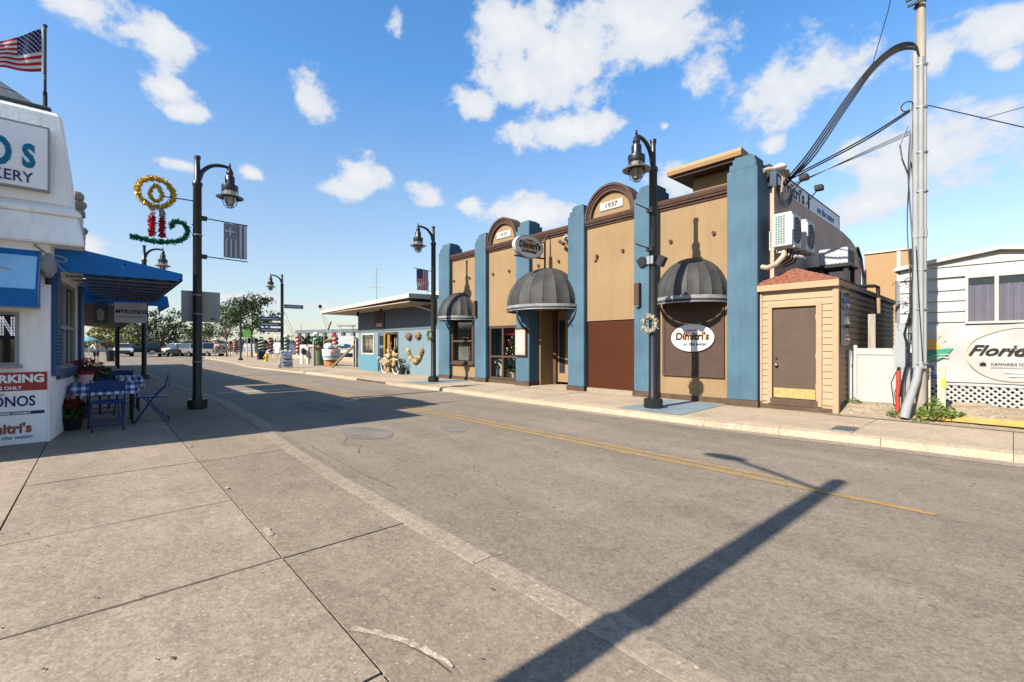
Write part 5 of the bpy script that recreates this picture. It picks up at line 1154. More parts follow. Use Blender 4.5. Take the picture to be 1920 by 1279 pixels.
# flag on lamp 3
def flag_cloth(parent, origin, du, dv, W, Hh, n=26, wav=.03, fall=None, cream=False, dims=None):
    """stars-and-stripes cloth; du = fly direction, dv = down direction"""
    origin, du, dv = Vector(origin), Vector(du), Vector(dv); nr = du.cross(dv).normalized()
    def pt(u, v):
        p = origin + du * W * u + dv * Hh * v + nr * wav * (math.sin(u * 9 + v * 2) * u + .4 * math.sin(u * 17 - v * 3) * u)
        return fall(p, u, v) if fall else p
    blue = MB()
    for s_ in range(13):
        tgt = MB(); u0 = 0.0 if s_ > 6 else .4
        for i in range(n):
            ua, ub = i / n, (i + 1) / n
            tg = tgt if ua >= u0 else blue
            tg.add([pt(ua, s_ / 13), pt(ub, s_ / 13), pt(ub, (s_ + 1) / 13), pt(ua, (s_ + 1) / 13)], [(0, 1, 2, 3)])
        tgt.build('red_stripe' if s_ % 2 == 0 else 'white_stripe', 'flagred' if s_ % 2 == 0 else 'flagwhite', parent)
    blue.build('canton', 'flagblue', parent)
    st = MB()
    for j in range(9):
        for i in range(6 if j % 2 == 0 else 5):
            u = .4 * (i + (.5 if j % 2 == 0 else 1)) / 6.0; v = (7 / 13) * (j + .5) / 9
            for sg in (-1, 1):
                c_ = pt(u, v) + nr * .006 * sg; k = .016 * W * 1.0; pts = [c_ + du * (math.sin(q * math.pi / 5) * (k if q % 2 == 0 else k * .42)) - dv * (math.cos(q * math.pi / 5) * (k if q % 2 == 0 else k * .42)) for q in range(10)]
                st.add([c_] + pts, [(0, 1 + q, 1 + (q + 1) % 10) for q in range(10)])
    st.build('stars', 'flagwhite', parent, kind='stuff')
t = thing('street_flag', 'hanging stars and stripes banner on the lamp beside the blue house', 'flag', (-13.46, 8.2, 3.5))
MB().tube([(-13.46, 8.5, 3.92), (-13.46, 7.78, 3.97)], .012, 6).build('rod', 'black', t); MB().tube([(-13.46, 8.5, 3.22), (-13.46, 8.3, 3.2)], .012, 6).build('rod', 'black', t)
flag_cloth(t, (-13.46, 8.38, 3.93), (0, 0, -1), (0, 1, 0), .70, -.46, wav=.02) if False else None
flag_cloth(t, (-13.46, 7.88, 3.94), (0, .03, -1), (0, 1, 0.0), .70, .46, wav=.02)
# name boards on lamp 4
t = thing('street_name_boards', 'stack of slate direction boards on the lamp near the harbour', 'sign', (-28.3, 7.8, 3))
ax, ay = -28.3, 7.8
for (s_, z, y0, y1, tx) in [(-1, 2.90, ay - 1.2, ay - .1, 'SPONGE DOCKS'), (-1, 2.58, ay - 1.2, ay - .1, 'AQUARIUM'), (-1, 2.26, ay - 1.2, ay - .1, 'VISITOR INFO'), (1, 3.65, ay + .1, ay + 1.15, 'DODECANESE BLVD')]:
    p_ = box('name_board', 'signslate', t, ax + .02, ax + .05, y0, y1, z - .11, z + .11); box('lettering_line', 'signgrey', p_, ax + .05, ax + .053, y0 + .12, y1 - .12, z - .025, z + .02)
# pole behind the camera whose shadow crosses the road
t = thing('near_light_pole', 'thick light pole just behind the viewpoint whose shadow crosses the road', 'light pole', (-1.36, -1.75, .03))
MB().tube([(-1.36, -1.75, .03), (-1.36, -1.75, 5.35)], .115, 14, .075).build('post', 'greywood', t, smooth=True)
MB().tube(arc([(-1.40, -1.75, 5.0), (-1.8, -1.70, 5.15), (-2.35, -1.62, 5.32)], 6), .03, 8).build('arm', 'metal', t)
MB().blob((-2.55, -1.6, 5.36), (.27, .11, .06), 12, 8, 0).build('lamp_head', 'metal', t, smooth=True)
# ================================================================ corner cafe (left)
cf = thing('cafe_building', 'off-white corner cafe with flared tower, blue awnings and slate roof', 'building', (-9.5, -1.2, 0))
W0 = Vector((-9.03, -.51, 0)); WD = Vector((-1, .108, 0)).normalized(); WN = Vector((.108, 1, 0)).normalized()
def wp(s, o, z): return W0 + WD * s + WN * o + Vector((0, 0, z))
def wbox(name, m, parent, s0, s1, o0, o1, z0, z1, **k):
    mb = MB().add([wp(s0,o0,z0), wp(s1,o0,z0), wp(s1,o1,z0), wp(s0,o1,z0), wp(s0,o0,z1), wp(s1,o0,z1), wp(s1,o1,z1), wp(s0,o1,z1)], [(0,1,2,3),(7,6,5,4),(4,5,1,0),(5,6,2,1),(6,7,3,2),(7,4,0,3)])
    return mb.build(name, m, parent, **k)
# front wall with the OPEN sign window, side wall with the tall window
mb = MB(); wall_holes(mb, 'x', -9.03, .2, -1.3, -.51, 0, 2.8, [(-1.25, -.80, 1.10, 1.80)]); mb.build('front_wall', 'white_stucco', cf)
mb = MB(); h_ = (.42, 2.1, 1.0, 2.36)
us = [0.0, .42, 2.1, 2.62]; zs = [0, 1.0, 2.36, 2.8]
for i in range(3):
    for k in range(3):
        if i == 1 and k == 1: continue
        a, b, c, d = us[i], us[i + 1], zs[k], zs[k + 1]; mb.add([wp(a, 0, c), wp(b, 0, c), wp(b, 0, d), wp(a, 0, d)], [(3, 2, 1, 0)])
for (q0, q1) in [((.42, 1.0), (2.1, 1.0)), ((.42, 2.36), (2.1, 2.36)), ((.42, 1.0), (.42, 2.36)), ((2.1, 1.0), (2.1, 2.36))]: mb.add([wp(q0[0], 0, q0[1]), wp(q1[0], 0, q1[1]), wp(q1[0], -.16, q1[1]), wp(q0[0], -.16, q0[1])], [(0, 1, 2, 3)])
mb.add([wp(2.62, 0, 0), wp(2.62, -.8, 0), wp(2.62, -.8, 2.8), wp(2.62, 0, 2.8)], [(0, 1, 2, 3)])
mb.build('side_wall', 'white_stucco', cf)
box('stucco_plinth', 'white_stucco', cf, -9.1, -9.012, -1.3, -.515, 0, .03)
# front window with neon letters
room(-10.2, -9.25, -1.3, -.7, .9, 2.0, parent=cf)
wn = MB()
for q in [(-.84, -.80, 1.10, 1.80), (-1.25, -.84, 1.10, 1.13), (-1.25, -.84, 1.77, 1.80)]: wn.box(-9.08, -9.0, q[0], q[1], q[2], q[3])
wn = wn.build('window', 'white', cf); box('sill', 'white', wn, -9.03, -8.97, -1.3, -.77, 1.055, 1.10); box('pane', 'glass', wn, -9.12, -9.115, -1.25, -.84, 1.13, 1.77)
box('led_board', 'dark', wn, -9.10, -9.09, -1.25, -.845, 1.44, 1.80)
M['led_white'] = mat('led_white', (.8, .8, .7), .4, emit=((1, .97, .85), .42)); M['led_blue'] = mat('led_blue', (.2, .4, .8), .4, emit=((.25, .4, 1), .35))
dl, db = MB(), MB()
def dots(mb, p, q, n): 
    for i in range(n):
        f = i / (n - 1); y, z = p[0] + (q[0] - p[0]) * f, p[1] + (q[1] - p[1]) * f; mb.box(-9.088, -9.078, y - .0042, y + .0042, z - .0042, z + .0042)
for yo in (-1.08, -.965):
    if yo == -.965:
        for (p, q) in [((0, 1.50), (0, 1.74)), ((.1, 1.50), (.1, 1.74)), ((0, 1.74), (.1, 1.50))]:
            for w_ in (-.013, .013): dots(dl, (yo + p[0] + w_, p[1]), (yo + q[0] + w_, q[1]), 13)
            dots(db, (yo + p[0], p[1]), (yo + q[0], q[1]), 13)
    else:
        for (p, q) in [((0, 1.50), (0, 1.74)), ((0, 1.74), (.08, 1.74)), ((0, 1.62), (.07, 1.62)), ((0, 1.50), (.08, 1.50))]:
            for w_ in (-.013, .013): dots(dl, (yo + p[0], p[1] + w_), (yo + q[0], q[1] + w_), 13)
dl.build('led_letter', 'led_white', wn); db.build('led_letter', 'led_blue', wn)
mb = MB()
for k in range(120): mb.leaf((-9.4 + U(-.1, .1), U(-1.1, -.9), 1.1 + U(0, .32)), .07)
mb.build('plant_leaves', 'leaf', kind=None, label='plant on the sill inside the OPEN sign window', category='plant')
# side window: blue frame, white sashes, glass
wd = wbox('window', 'bluepaint', cf, .08, .40, -.0, .05, .93, 2.42)
mb = MB()
for k in range(26): z = 1.08 + k * .05; mb.add([wp(.12, .052, z), wp(.37, .052, z), wp(.37, .066, z + .03), wp(.12, .066, z + .03), wp(.12, .052, z + .034), wp(.37, .052, z + .034)], [(0, 1, 2, 3), (3, 2, 5, 4)])
mb.build('louvre', 'bluepaint', wd)
wbox('frame', 'bluepaint', wd, 2.12, 2.42, 0, .05, .93, 2.42); wbox('frame', 'bluepaint', wd, .40, 2.12, 0, .04, .86, 1.0)
for (a, b, c, d) in [(.42, .48, 1.0, 2.36), (2.04, 2.10, 1.0, 2.36), (1.22, 1.30, 1.0, 2.36), (.48, 1.22, 1.62, 1.68), (1.30, 2.04, 1.62, 1.68), (.48, 2.04, 2.30, 2.36), (.48, 2.04, 1.0, 1.05)]: wbox('sash', 'white', wd, a, b, -.09, -.03, c, d)
for (a, b, c, d) in [(.48, 1.22, 1.05, 1.62), (1.30, 2.04, 1.05, 1.62), (.48, 1.22, 1.68, 2.30), (1.30, 2.04, 1.68, 2.30)]: wbox('pane', 'glass', wd, a, b, -.065, -.06, c, d)
mb = MB(); mb.add([wp(.3, -.8, .8), wp(2.3, -.8, .8), wp(2.3, -.8, 2.5), wp(.3, -.8, 2.5), wp(.3, -.16, .8), wp(2.3, -.16, .8), wp(2.3, -.16, 2.5), wp(.3, -.16, 2.5)], [(0, 1, 2, 3), (0, 1, 5, 4), (3, 2, 6, 7), (0, 3, 7, 4), (1, 2, 6, 5)]); mb.build('room_lining', 'dark_glass_room', cf)
for a in (.55, 1.36):
    mb = MB(); n = 24; vs = []
    for i in range(n + 1): s_ = a + .55 * i / n; vs += [wp(s_, -.2 + .02 * math.sin(i * 1.6), 1.0), wp(s_, -.2 + .02 * math.sin(i * 1.6), 1.55)]
    mb.add(vs, [(2 * i, 2 * i + 2, 2 * i + 3, 2 * i + 1) for i in range(n)]).build('cafe_curtain', 'curtain2', wd)
# skirt and tower
def frust(name, m, zx, bevel=.03, back=-11.5, yb=-3.2, mbx=None):
    """stack of (z, xfront, yside)"""
    mb = MB(); vs = []
    for (z, xf, ys) in zx: vs += [(xf, yb, z), (xf, ys, z), (back, ys + .0, z), (back, yb, z)]
    fs = [(3, 2, 1, 0), tuple(len(vs) - 4 + i for i in range(4))]
    for k in range(len(zx) - 1):
        for i in range(4): j = (i + 1) % 4; fs.append((4 * k + i, 4 * k + j, 4 * k + 4 + j, 4 * k + 4 + i))
    mb.add(vs, fs); return mb.build(name, m, cf, bevel=bevel)
frust('skirt', 'white_stucco', [(2.76, -8.86, -.15), (3.18, -8.98, -.22)], .02)
frust('ledge', 'white_stucco', [(3.18, -8.95, -.185), (3.24, -8.95, -.185), (3.31, -9.02, -.29)], .015)
tw = frust('tower', 'white_stucco', [(3.31, -9.025, -.295), (4.2, -9.05, -.34), (4.60, -9.07, -.39), (4.66, -9.10, -.44)], .03)
frust('roof_edge', 'slate', [(4.66, -9.09, -.50), (4.70, -9.09, -.50), (4.72, -9.13, -.55)], .008)
mb = MB().add([(-9.16, -.66, 4.72), (-11.3, -.66, 4.72), (-11.3, -3.0, 4.72), (-9.16, -3.0, 4.72), (-10.0, -1.5, 5.5), (-10.5, -1.5, 5.5)], [(0, 1, 5, 4), (3, 0, 4), (2, 3, 4, 5), (1, 2, 5)]); mb.build('roof', 'slate', cf)
# the wing is added out of view, shaped to cast the road's shade
box('added_shade_wing', 'white_stucco', cf, -11.5, -7.85, -4.5, -1.35, 0, 4.45)
box('rear_block', 'white_stucco', cf, -14.5, -11.5, -4.5, -1.0, 0, 4.3)
box('fabric_meter', 'dark', cf, -11.62, -11.56, -.6, -.3, 0, 2.8)
# signs on the cafe
us_ = thing('tower_sign', 'large white tower sign with teal and navy lettering cut by the photo edge', 'sign', (-8.95, -1.5, 3.9))
f_ = box('sign_face', 'shadewhite', us_, -9.02, -8.93, -2.6, -.52, 3.49, 4.34, bevel=.006)
mb = MB()
for q in [(-2.62, -.505, 4.335, 4.355), (-2.62, -.505, 3.475, 3.495), (-.525, -.505, 3.495, 4.335)]: mb.box(-9.03, -8.925, q[0], q[1], q[2], q[3])
mb.build('sign_frame', 'white', us_)
text('MYKON', .40, (-8.926, -1.045, 3.905), RX, 'teal', f_, bold=.03, align='RIGHT', sx=.85); text('O', .52, (-8.926, -.855, 3.905), RX, 'teal', f_, bold=.035, align='RIGHT', sx=.62); text('S', .42, (-8.926, -.645, 3.90), RX, 'teal', f_, bold=.045, align='RIGHT', sx=.62)
text('& BAKERY', .20, (-8.926, -.665, 3.615), RX, 'navy', f_, bold=.008, align='RIGHT', sx=.80)
ps = thing('parking_sign', 'tall white wall sign with red PARKING ONLY header and cafe names', 'sign', (-9.0, -1.2, 0))
f_ = box('sign_face', 'shadewhite', ps, -9.028, -9.0, -2.2, -.535, .03, .745, bevel=.002); r_ = box('sign_header', 'signred', ps, -9.028, -8.999, -2.2, -.535, .748, .995)
text('PARKING', .145, (-8.995, -.56, .905), RX, 'shadewhite', r_, bold=.045, align='RIGHT', sx=.98, ext=.001); text('CUSTOMERS ONLY', .062, (-8.995, -.775, .785), RX, 'shadewhite', r_, bold=.03, align='RIGHT', sx=.95, ext=.001)
text('MYKONOS', .195, (-8.996, -.645, .60), RX, 'navy', f_, bold=.022, align='RIGHT', sx=.72, ext=.001); text("AND", .05, (-8.996, -.925, .70), RX, 'navy', f_, align='RIGHT', ext=.001)
b_ = box('blue_band', 'navy', f_, -9.0, -8.998, -2.2, -.56, .425, .47); text('AUTHENTIC GREEK COOKERY', .037, (-8.996, -.69, .445), RX, 'shadewhite', b_, bold=.03, align='RIGHT', ext=.001)
text("Dimitri's", .18, (-8.996, -.68, .24), RX, 'copper', f_, bold=.04, align='RIGHT', sx=.85, ext=.001); text('on the water', .075, (-8.996, -.67, .125), RX, 'letterblack', f_, align='RIGHT', shear=.35, ext=.001)
# front blue awning
aw = thing('front_awning', 'blue box awning over the cafe window at the left edge', 'awning', (-8.8, -1.2, 2.2))
x0, x1, ya, yb = -9.025, -8.72, -1.9, -.60
MB().add([(x0, ya, 2.66), (x0, yb, 2.66), (x1, yb, 2.10), (x1, ya, 2.10)], [(0, 1, 2, 3)]).build('slope_canvas', 'awnblue', aw)
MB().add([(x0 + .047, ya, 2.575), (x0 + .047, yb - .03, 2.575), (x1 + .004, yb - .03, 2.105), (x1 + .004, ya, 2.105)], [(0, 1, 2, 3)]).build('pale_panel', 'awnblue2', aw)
MB().add([(x1, ya, 2.10), (x1, yb, 2.10), (x1, yb, 1.86), (x1, ya, 1.86)], [(3, 2, 1, 0)]).build('valance', 'awnblue', aw)
MB().add([(x0, yb, 2.66), (x0, yb, 1.86), (x1, yb, 1.86), (x1, yb, 2.10)], [(0, 1, 2, 3)]).build('end_panel', 'awnblue', aw)
MB().tube([(x0, yb, 2.66), (x1, yb, 2.10), (x1, yb, 1.86), (x1, ya, 1.86)], .010, 6).build('frame_tube', 'metal', aw)
MB().tube([(-8.85, -1.0, 2.36), (-8.855, -.92, 2.38), (-8.85, -.85, 2.355)], .010, 5).build('painted_flourish', 'letterwhite', aw)
# flood light on the corner
t = thing('corner_floodlight', 'white bell floodlight with looped cable on the cafe corner', 'floodlight', (-8.95, -.50, 2.6))
MB().lathe([(0, .12), (.03, .10), (.05, .05), (.085, -.03), (.09, -.12), (.05, -.20), (.03, -.23)], (-8.94, -.52, 2.52), 14).build('shade', 'pvc', t, smooth=True); MB().tube([(-8.94, -.52, 2.32), (-8.94, -.52, 2.20)], .032, 10).build('bulb_socket', 'dark', t)
MB().tube([(-9.0, -.66, 2.74), (-8.96, -.58, 2.66), (-8.94, -.50, 2.58)], .012, 6).build('arm', 'greywood', t)
mb = MB(); mb.tube(arc([(-8.94, -.5, 2.62), (-8.98, -.38, 2.60), (-8.98, -.34, 2.56), (-9.0, -.40, 2.53), (-8.98, -.47, 2.56), (-9.0, -.40, 2.45), (-9.06, -.32, 2.36)], 6), .007, 5); mb.build('cable', 'white', t)
# long side awning
sa = thing('side_awning', 'long royal blue awning over the pavement tables', 'awning', (-11.5, 0, 2.4))
A0, A1 = -9.30, -14.2
MB().add([(A0, -.49, 2.43), (A0, 1.03, 2.43), (A0, 1.03, 2.55), (A0, -.49, 2.84)], [(0, 1, 2, 3)]).build('end_panel', 'awnblue', sa)
MB().add([(A0, -.49, 2.84), (A0, 1.03, 2.55), (A1, 1.03, 2.55), (A1, -.2, 2.84)], [(0, 1, 2, 3)]).build('top_canvas', 'awnblue', sa)
MB().add([(A0, 1.03, 2.55), (A0, 1.03, 2.43), (A1, 1.03, 2.43), (A1, 1.03, 2.55)], [(0, 1, 2, 3)]).build('valance', 'awnblue', sa)
MB().add([(A1, -.2, 2.43), (A1, 1.03, 2.43), (A1, 1.03, 2.55), (A1, -.2, 2.84)], [(3, 2, 1, 0)]).build('end_panel', 'awnblue', sa)
for k in range(9):
    x = -9.36 - k * .6; yb_ = -.49 + .108 * (abs(x) - 9.03); MB().tube([(x, yb_, 2.45), (x, 1.0, 2.45)], .018, 6).build('cross_tube', 'metal', sa); MB().tube([(x, yb_, 2.80), (x, 1.0, 2.53)], .014, 6).build('rafter_tube', 'metal', sa)
mb = MB(); mb.tube([(A0, 1.0, 2.45), (A1, 1.0, 2.45)], .018, 6); mb.tube([(A0, .3, 2.62), (A1, .3, 2.62)], .014, 6); mb.build('long_tube', 'metal', sa)
sa2 = thing('second_awning', 'smaller blue awning beyond the long one', 'awning', (-16, .5, 2.4))
MB().add([(-14.6, -.4, 2.95), (-14.6, 1.30, 2.62), (-17.5, 1.30, 2.62), (-17.5, -.4, 2.95)], [(0, 1, 2, 3)]).build('top_canvas', 'awnblue', sa2)
MB().add([(-14.6, 1.3, 2.62), (-14.6, 1.34, 2.36), (-17.5, 1.34, 2.36), (-17.5, 1.3, 2.62)], [(0, 1, 2, 3)]).build('valance', 'awnblue', sa2); MB().add([(-14.6, -.4, 2.36), (-14.6, 1.34, 2.36), (-14.6, 1.3, 2.62), (-14.6, -.4, 2.95)], [(0, 1, 2, 3)]).build('end_panel', 'awnblue', sa2)
# sign hanging under the awning
t = thing('hanging_cafe_sign', 'white board reading MYKONOS hanging under the long blue awning', 'sign', (-13, .5, 2.1))
f_ = box('sign_face', 'signgrey', t, -13.03, -13.0, .24, .79, 1.86, 2.30); text('MYKONOS', .115, (-12.996, .525, 2.10), RX, 'letterblack', f_, bold=.03, ext=.001, sx=.95); text('AUTHENTIC GREEK COOKERY', .035, (-12.996, .515, 1.985), RX, 'signred', f_, bold=.01, ext=.001)
box('edge_strip', 'dark', t, -13.03, -13.0, .79, .81, 1.86, 2.30); mb = MB(); mb.tube([(-13.01, .3, 2.30), (-13.01, .3, 2.5)], .006, 4); mb.tube([(-13.01, .7, 2.30), (-13.01, .7, 2.5)], .006, 4); mb.build('hanger', 'black', t)
t = thing('lantern_board', 'small grey green board with a lantern beside the hanging sign', 'sign', (-13.6, .1, 2.1)); box('board', 'signslate', t, -13.63, -13.6, -.10, .16, 1.86, 2.35); MB().lathe([(.02, .12), (.07, .06), (.05, 0), (.05, -.12), (.03, -.14)], (-13.5, .02, 2.05), 8).build('lantern', 'goldprint', t)
# tan stone finial behind the tower
t = thing('stone_finial', 'tan carved stone pier showing behind the cafe tower', 'finial', (-11.7, -.35, 3))
mb = MB()
for k in range(7): q = .13 + .02 * (k % 3); mb.blob((-11.75 + U(-.01, .01), -.33, 3.2 + k * .155), (q, q, .11), 9, 6, .12)
mb.build('carved_stone', 'ply', t)
# flag on the tower
fl = thing('roof_flag', 'stars and stripes flag drooping from a thin pole on the cafe roof', 'flag', (-9.4, -.57, 4.7))
FP = (-9.35, -.575)
MB().tube([(FP[0], FP[1], 4.7), (FP[0], FP[1], 5.94)], .016, 8).build('flag_pole', 'black', fl); MB().blob((FP[0], FP[1], 5.95), .028, 8, 6, 0).build('finial_ball', 'black', fl); MB().tube([(FP[0], FP[1], 4.72), (FP[0], FP[1], 5.0)], .024, 8).build('pole_socket', 'dark', fl)
MB().tube([(FP[0], FP[1] - .02, 5.90), (FP[0], FP[1] - .02, 5.26)], .016, 6).build('header_tape', 'flagwhite', fl)
flag_cloth(fl, (FP[0], FP[1] - .03, 5.90), (0, -1, 0), (0, 0, -1), .85, .62, n=30, wav=.05, fall=lambda p, u, v: Vector((p.x, FP[1] - .03 + (p.y - FP[1] + .03) * .72, p.z - .62 * (1 - v * .62) * u ** 1.1 - .06 * math.sin(u * 7 + v) * u)))
# shops beyond, along the left pavement
sr = thing('shop_row', 'row of white shops with a deep canopy beyond the cafe', 'building', (-35, -1, 0))
box('wall', 'white_stucco', sr, -42, -14.5, -4, -.95, 0, 3.0)
for k in range(5): box('shop_window', 'cardark', sr, -15.6 - k * 5.0 - 3.2, -15.6 - k * 5.0, -.955, -.93, .5, 2.1)
MB().prism([(-.95, 2.75), (1.0, 2.45), (1.0, 2.62), (-.95, 3.0)], 24, 'x', -42).build('canopy', 'ply', sr)
MB().box(-42, -18, 1.0, 1.03, 2.40, 2.66).build('canopy_fascia', 'white', sr)
for x in (-36, -41): MB().tube([(x, .85, 0), (x, .85, 2.5)], .06, 8).build('canopy_post', 'dark', sr)
box('entrance_column', 'pink', sr, -14.3, -14.1, -.9, -.6, 0, 2.7)

# ---- pavement tables and chairs
def folding_chair(loc, rz, label):
    t = thing('folding_chair', label, 'chair', loc, rz, 'blue folding chairs at the cafe tables')
    m4 = wmat(t); Q = lambda x, y, z: m4 @ Vector((x, y, z))
    def add(nm, paths, r, mt='chair'):
        mb = MB()
        for p in paths: mb.tube([Q(*a) for a in p], r, 6)
        return mb.build(nm, mt, t)
    for s_ in (-1, 1):
        add('front_leg', [[(-.24, s_ * .20, .80), (-.20, s_ * .205, .60), (-.05, s_ * .21, .44), (.21, s_ * .21, .01)]], .011)
        add('rear_leg', [[(.10, s_ * .185, .43), (-.06, s_ * .185, .22), (-.25, s_ * .185, .01)]], .010)
        for x in (.21, -.25): MB().tube([Q(x, s_ * (.21 if x > 0 else .185), .0), Q(x, s_ * (.21 if x > 0 else .185), .03)], .014, 6).build('foot', 'dark', t)
    for q in ([(.16, -.21, .10), (.16, .21, .10)], [(-.2, -.185, .09), (-.2, .185, .09)], [(-.13, -.185, .17), (-.13, .185, .17)]): add('crossbar', [q], .008)
    mb = MB(); n = 8; vs = []
    for j in range(9):
        for i in range(9):
            x, y = -.20 + .40 * i / 8, -.19 + .38 * j / 8; vs.append(Q(x, y, .445 - .012 * math.cos((i - 4) / 4 * 1.5) * math.cos((j - 4) / 4 * 1.5)))
    mb.add(vs, [(j * 9 + i, j * 9 + i + 1, (j + 1) * 9 + i + 1, (j + 1) * 9 + i) for j in range(8) for i in range(8)]); mb.tube([Q(.2, -.19, .435), Q(.2, .19, .435)], .012, 6); mb.tube([Q(-.2, -.19, .435), Q(-.2, .19, .435)], .012, 6)
    mb.tube([Q(-.2, .19, .435), Q(.2, .19, .435)], .012, 6); mb.tube([Q(-.2, -.19, .435), Q(.2, -.19, .435)], .012, 6); mb.build('seat', 'chair', t)
    mb = MB(); vs = []
    for j in range(6):
        for i in range(11):
            y = -.20 + .40 * i / 10; z = .62 + .17 * j / 5 - .035 * (abs(y) / .2) ** 3 * (j / 5); vs.append(Q(-.235 - .035 * math.cos(y / .2 * 1.4) - .02 * (j / 5), y, z))
    mb.add(vs, [(j * 11 + i, j * 11 + i + 1, (j + 1) * 11 + i + 1, (j + 1) * 11 + i) for j in range(5) for i in range(10)]); mb.build('backrest', 'chair', t, smooth=True)
    return t
folding_chair((-9.72, .09, .028), math.pi + .05, 'blue folding chair with its back to the viewer at the gingham table')
folding_chair((-10.25, .68, .028), -math.pi / 2 - .1, 'blue folding chair seen from the side at the kerb end of the table')
folding_chair((-11.25, .05, .028), .1, 'blue folding chair facing the viewer behind the gingham table')
folding_chair((-12.9, .35, .028), .0, 'blue folding chair at the farther cafe table')
def cafe_table(x, y, w_, d_, label, lab2):
    t = thing('cafe_table', label, 'table', (x, y, .028)); box('tabletop', 'dark', t, x - w_ / 2, x + w_ / 2, y - d_ / 2, y + d_ / 2, .715, .735)
    for sx_ in (-1, 1):
        for sy_ in (-1, 1): MB().tube([(x + sx_ * (w_ / 2 - .06), y + sy_ * (d_ / 2 - .06), .028), (x + sx_ * (w_ / 2 - .06), y + sy_ * (d_ / 2 - .06), .715)], .016, 6).build('leg', 'dark', t)
    mb = MB(); n = 36; vs = []; uv = []
    ex = .20
    for j in range(n + 1):
        for i in range(n + 1):
            u = -w_ / 2 - ex + (w_ + 2 * ex) * i / n; v = -d_ / 2 - ex + (d_ + 2 * ex) * j / n; dx = max(0, abs(u) - w_ / 2 - .004); dy = max(0, abs(v) - d_ / 2 - .004); dr_ = max(dx, dy) if min(dx, dy) == 0 else math.hypot(dx, dy) * .95
            px_ = min(abs(u), w_ / 2 + .004) * (1 if u > 0 else -1); py_ = min(abs(v), d_ / 2 + .004) * (1 if v > 0 else -1); wv = .014 * math.sin((u if dy > dx else v) * 26) * min(1, dr_ / .1)
            px_ += (1 if u > 0 else -1) * (dx * .12 + (wv if dx >= dy and dx > 0 else 0)); py_ += (1 if v > 0 else -1) * (dy * .12 + (wv if dy > dx else 0))
            vs.append((x + px_, y + py_, .739 - dr_ * .98)); uv.append(((u + 1) * .9, (v + 1) * .9))
    mb.v = [Vector(q) for q in vs]; mb.f = [(j * (n + 1) + i, j * (n + 1) + i + 1, (j + 1) * (n + 1) + i + 1, (j + 1) * (n + 1) + i) for j in range(n) for i in range(n)]; mb.uv = uv
    mb.build('tablecloth', 'gingham', smooth=True, label=lab2, category='tablecloth'); return t
cafe_table(-10.42, .08, .72, .80, 'cafe table against the white cafe wall in the shade of the long awning', 'blue and white gingham cloth on the nearer cafe table')
cafe_table(-12.15, .30, .70, .70, 'farther cafe table beyond the blue chairs', 'blue and white gingham cloth on the farther cafe table')
def poinsettia(x, y, z, hh, rr_, n, pot, label, green=True):
    t = thing('poinsettia', label, 'potted plant', (x, y, z))
    if pot == 'dark': MB().lathe([(.09, 0), (.13, .17), (.145, .17), (.145, .20), (.12, .20), (.11, .16), (0, .16)], (x, y, z), 16).build('pot', 'dark', t, smooth=True); zb = z + .18
    else: MB().lathe([(.075, 0), (.10, .17), (.105, .19), (.09, .19), (0, .17)], (x, y, z), 14).build('pot', 'pink', t, smooth=True); MB().lathe([(.102, 0), (.107, .05)], (x, y, z + .145), 14).build('pot_wrap', 'flagred', t); zb = z + .18
    a, b = MB(), MB()
    for k in range(n):
        al = U(0, 6.28); q = math.sqrt(rnd()); h = U(.02, 1); a.leaf((x + rr_ * q * math.cos(al), y + rr_ * q * math.sin(al), zb + hh * h * .8 * (1 - .25 * q)), .075) if green else None
        if k % 2: b.leaf((x + rr_ * 1.05 * q * math.cos(al), y + rr_ * 1.05 * q * math.sin(al), zb + hh * (1.0 - .45 * q) * U(.75, 1.1)), .085, Vector((U(-.6, .6), U(-.6, .6), 1)), .42)
    if green: a.build('green_leaves', 'leaf', t)
    b.build('red_leaves', 'poin', t); st = MB()
    for k in range(6): al = k; st.tube([(x, y, zb - .03), (x + rr_ * .6 * math.cos(al), y + rr_ * .6 * math.sin(al), zb + hh * .8)], .006, 4)
    st.build('stem', 'leaf_dark', t); return t
poinsettia(-9.98, -.31, .028, .38, .17, 420, 'dark', 'potted red poinsettia in a black pot on the ground by the table')
poinsettia(-10.28, -.16, .739, .26, .20, 160, 'pink', 'red poinsettia in a pink wrapped pot on the gingham table', False)
poinsettia(-11.0, -.12, .739 if False else .60, .30, .30, 260, 'dark', 'red poinsettia standing behind the tables against the wall', True)
t = thing('napkin_holder', 'small glass and napkin set on the gingham table', 'tableware', (-10.3, .3, .739)); box('caddy', 'chrome', t, -10.33, -10.27, .25, .33, .74, .80); MB().lathe([(.025, 0), (.03, .08)], (-10.22, .38, .74), 10).build('cup', 'letterwhite', t)

# ================================================================ blue house
bh = thing('blue_shop', 'low light blue shop with a broad flat roof overhang and a sponge smiley', 'building', (-19.3, 10.1, ZP))
BX0, BX1, BY = -23.15, -15.45, 10.10
mb = MB(); wall_holes(mb, 'y', BY, .2, BX0, BX1, .06, 3.25, [(-22.63, -21.33, 1.0, 1.92), (-20.86, -18.83, .06, 2.0)]); mb.build('wall', 'houseblue', bh)
box('painted_dado', 'houseteal', bh, BX0 - .005, -20.87, BY - .012, BY - .0, .07, .93)
MB().add([(BX0, BY + .2, .06), (BX0, 14, .06), (BX0, 14, 3.25), (BX0, BY + .2, 3.25)], [(0, 1, 2, 3)]).build('wall', 'houseblue', bh)
box('eave_shade_band', 'house_eave_shade', bh, BX0 - .01, BX1, BY - .02, BY - .0, 2.07, 3.24)  # darker band imitates the shade under the roof overhang
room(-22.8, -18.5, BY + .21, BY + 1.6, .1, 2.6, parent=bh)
fr = MB()
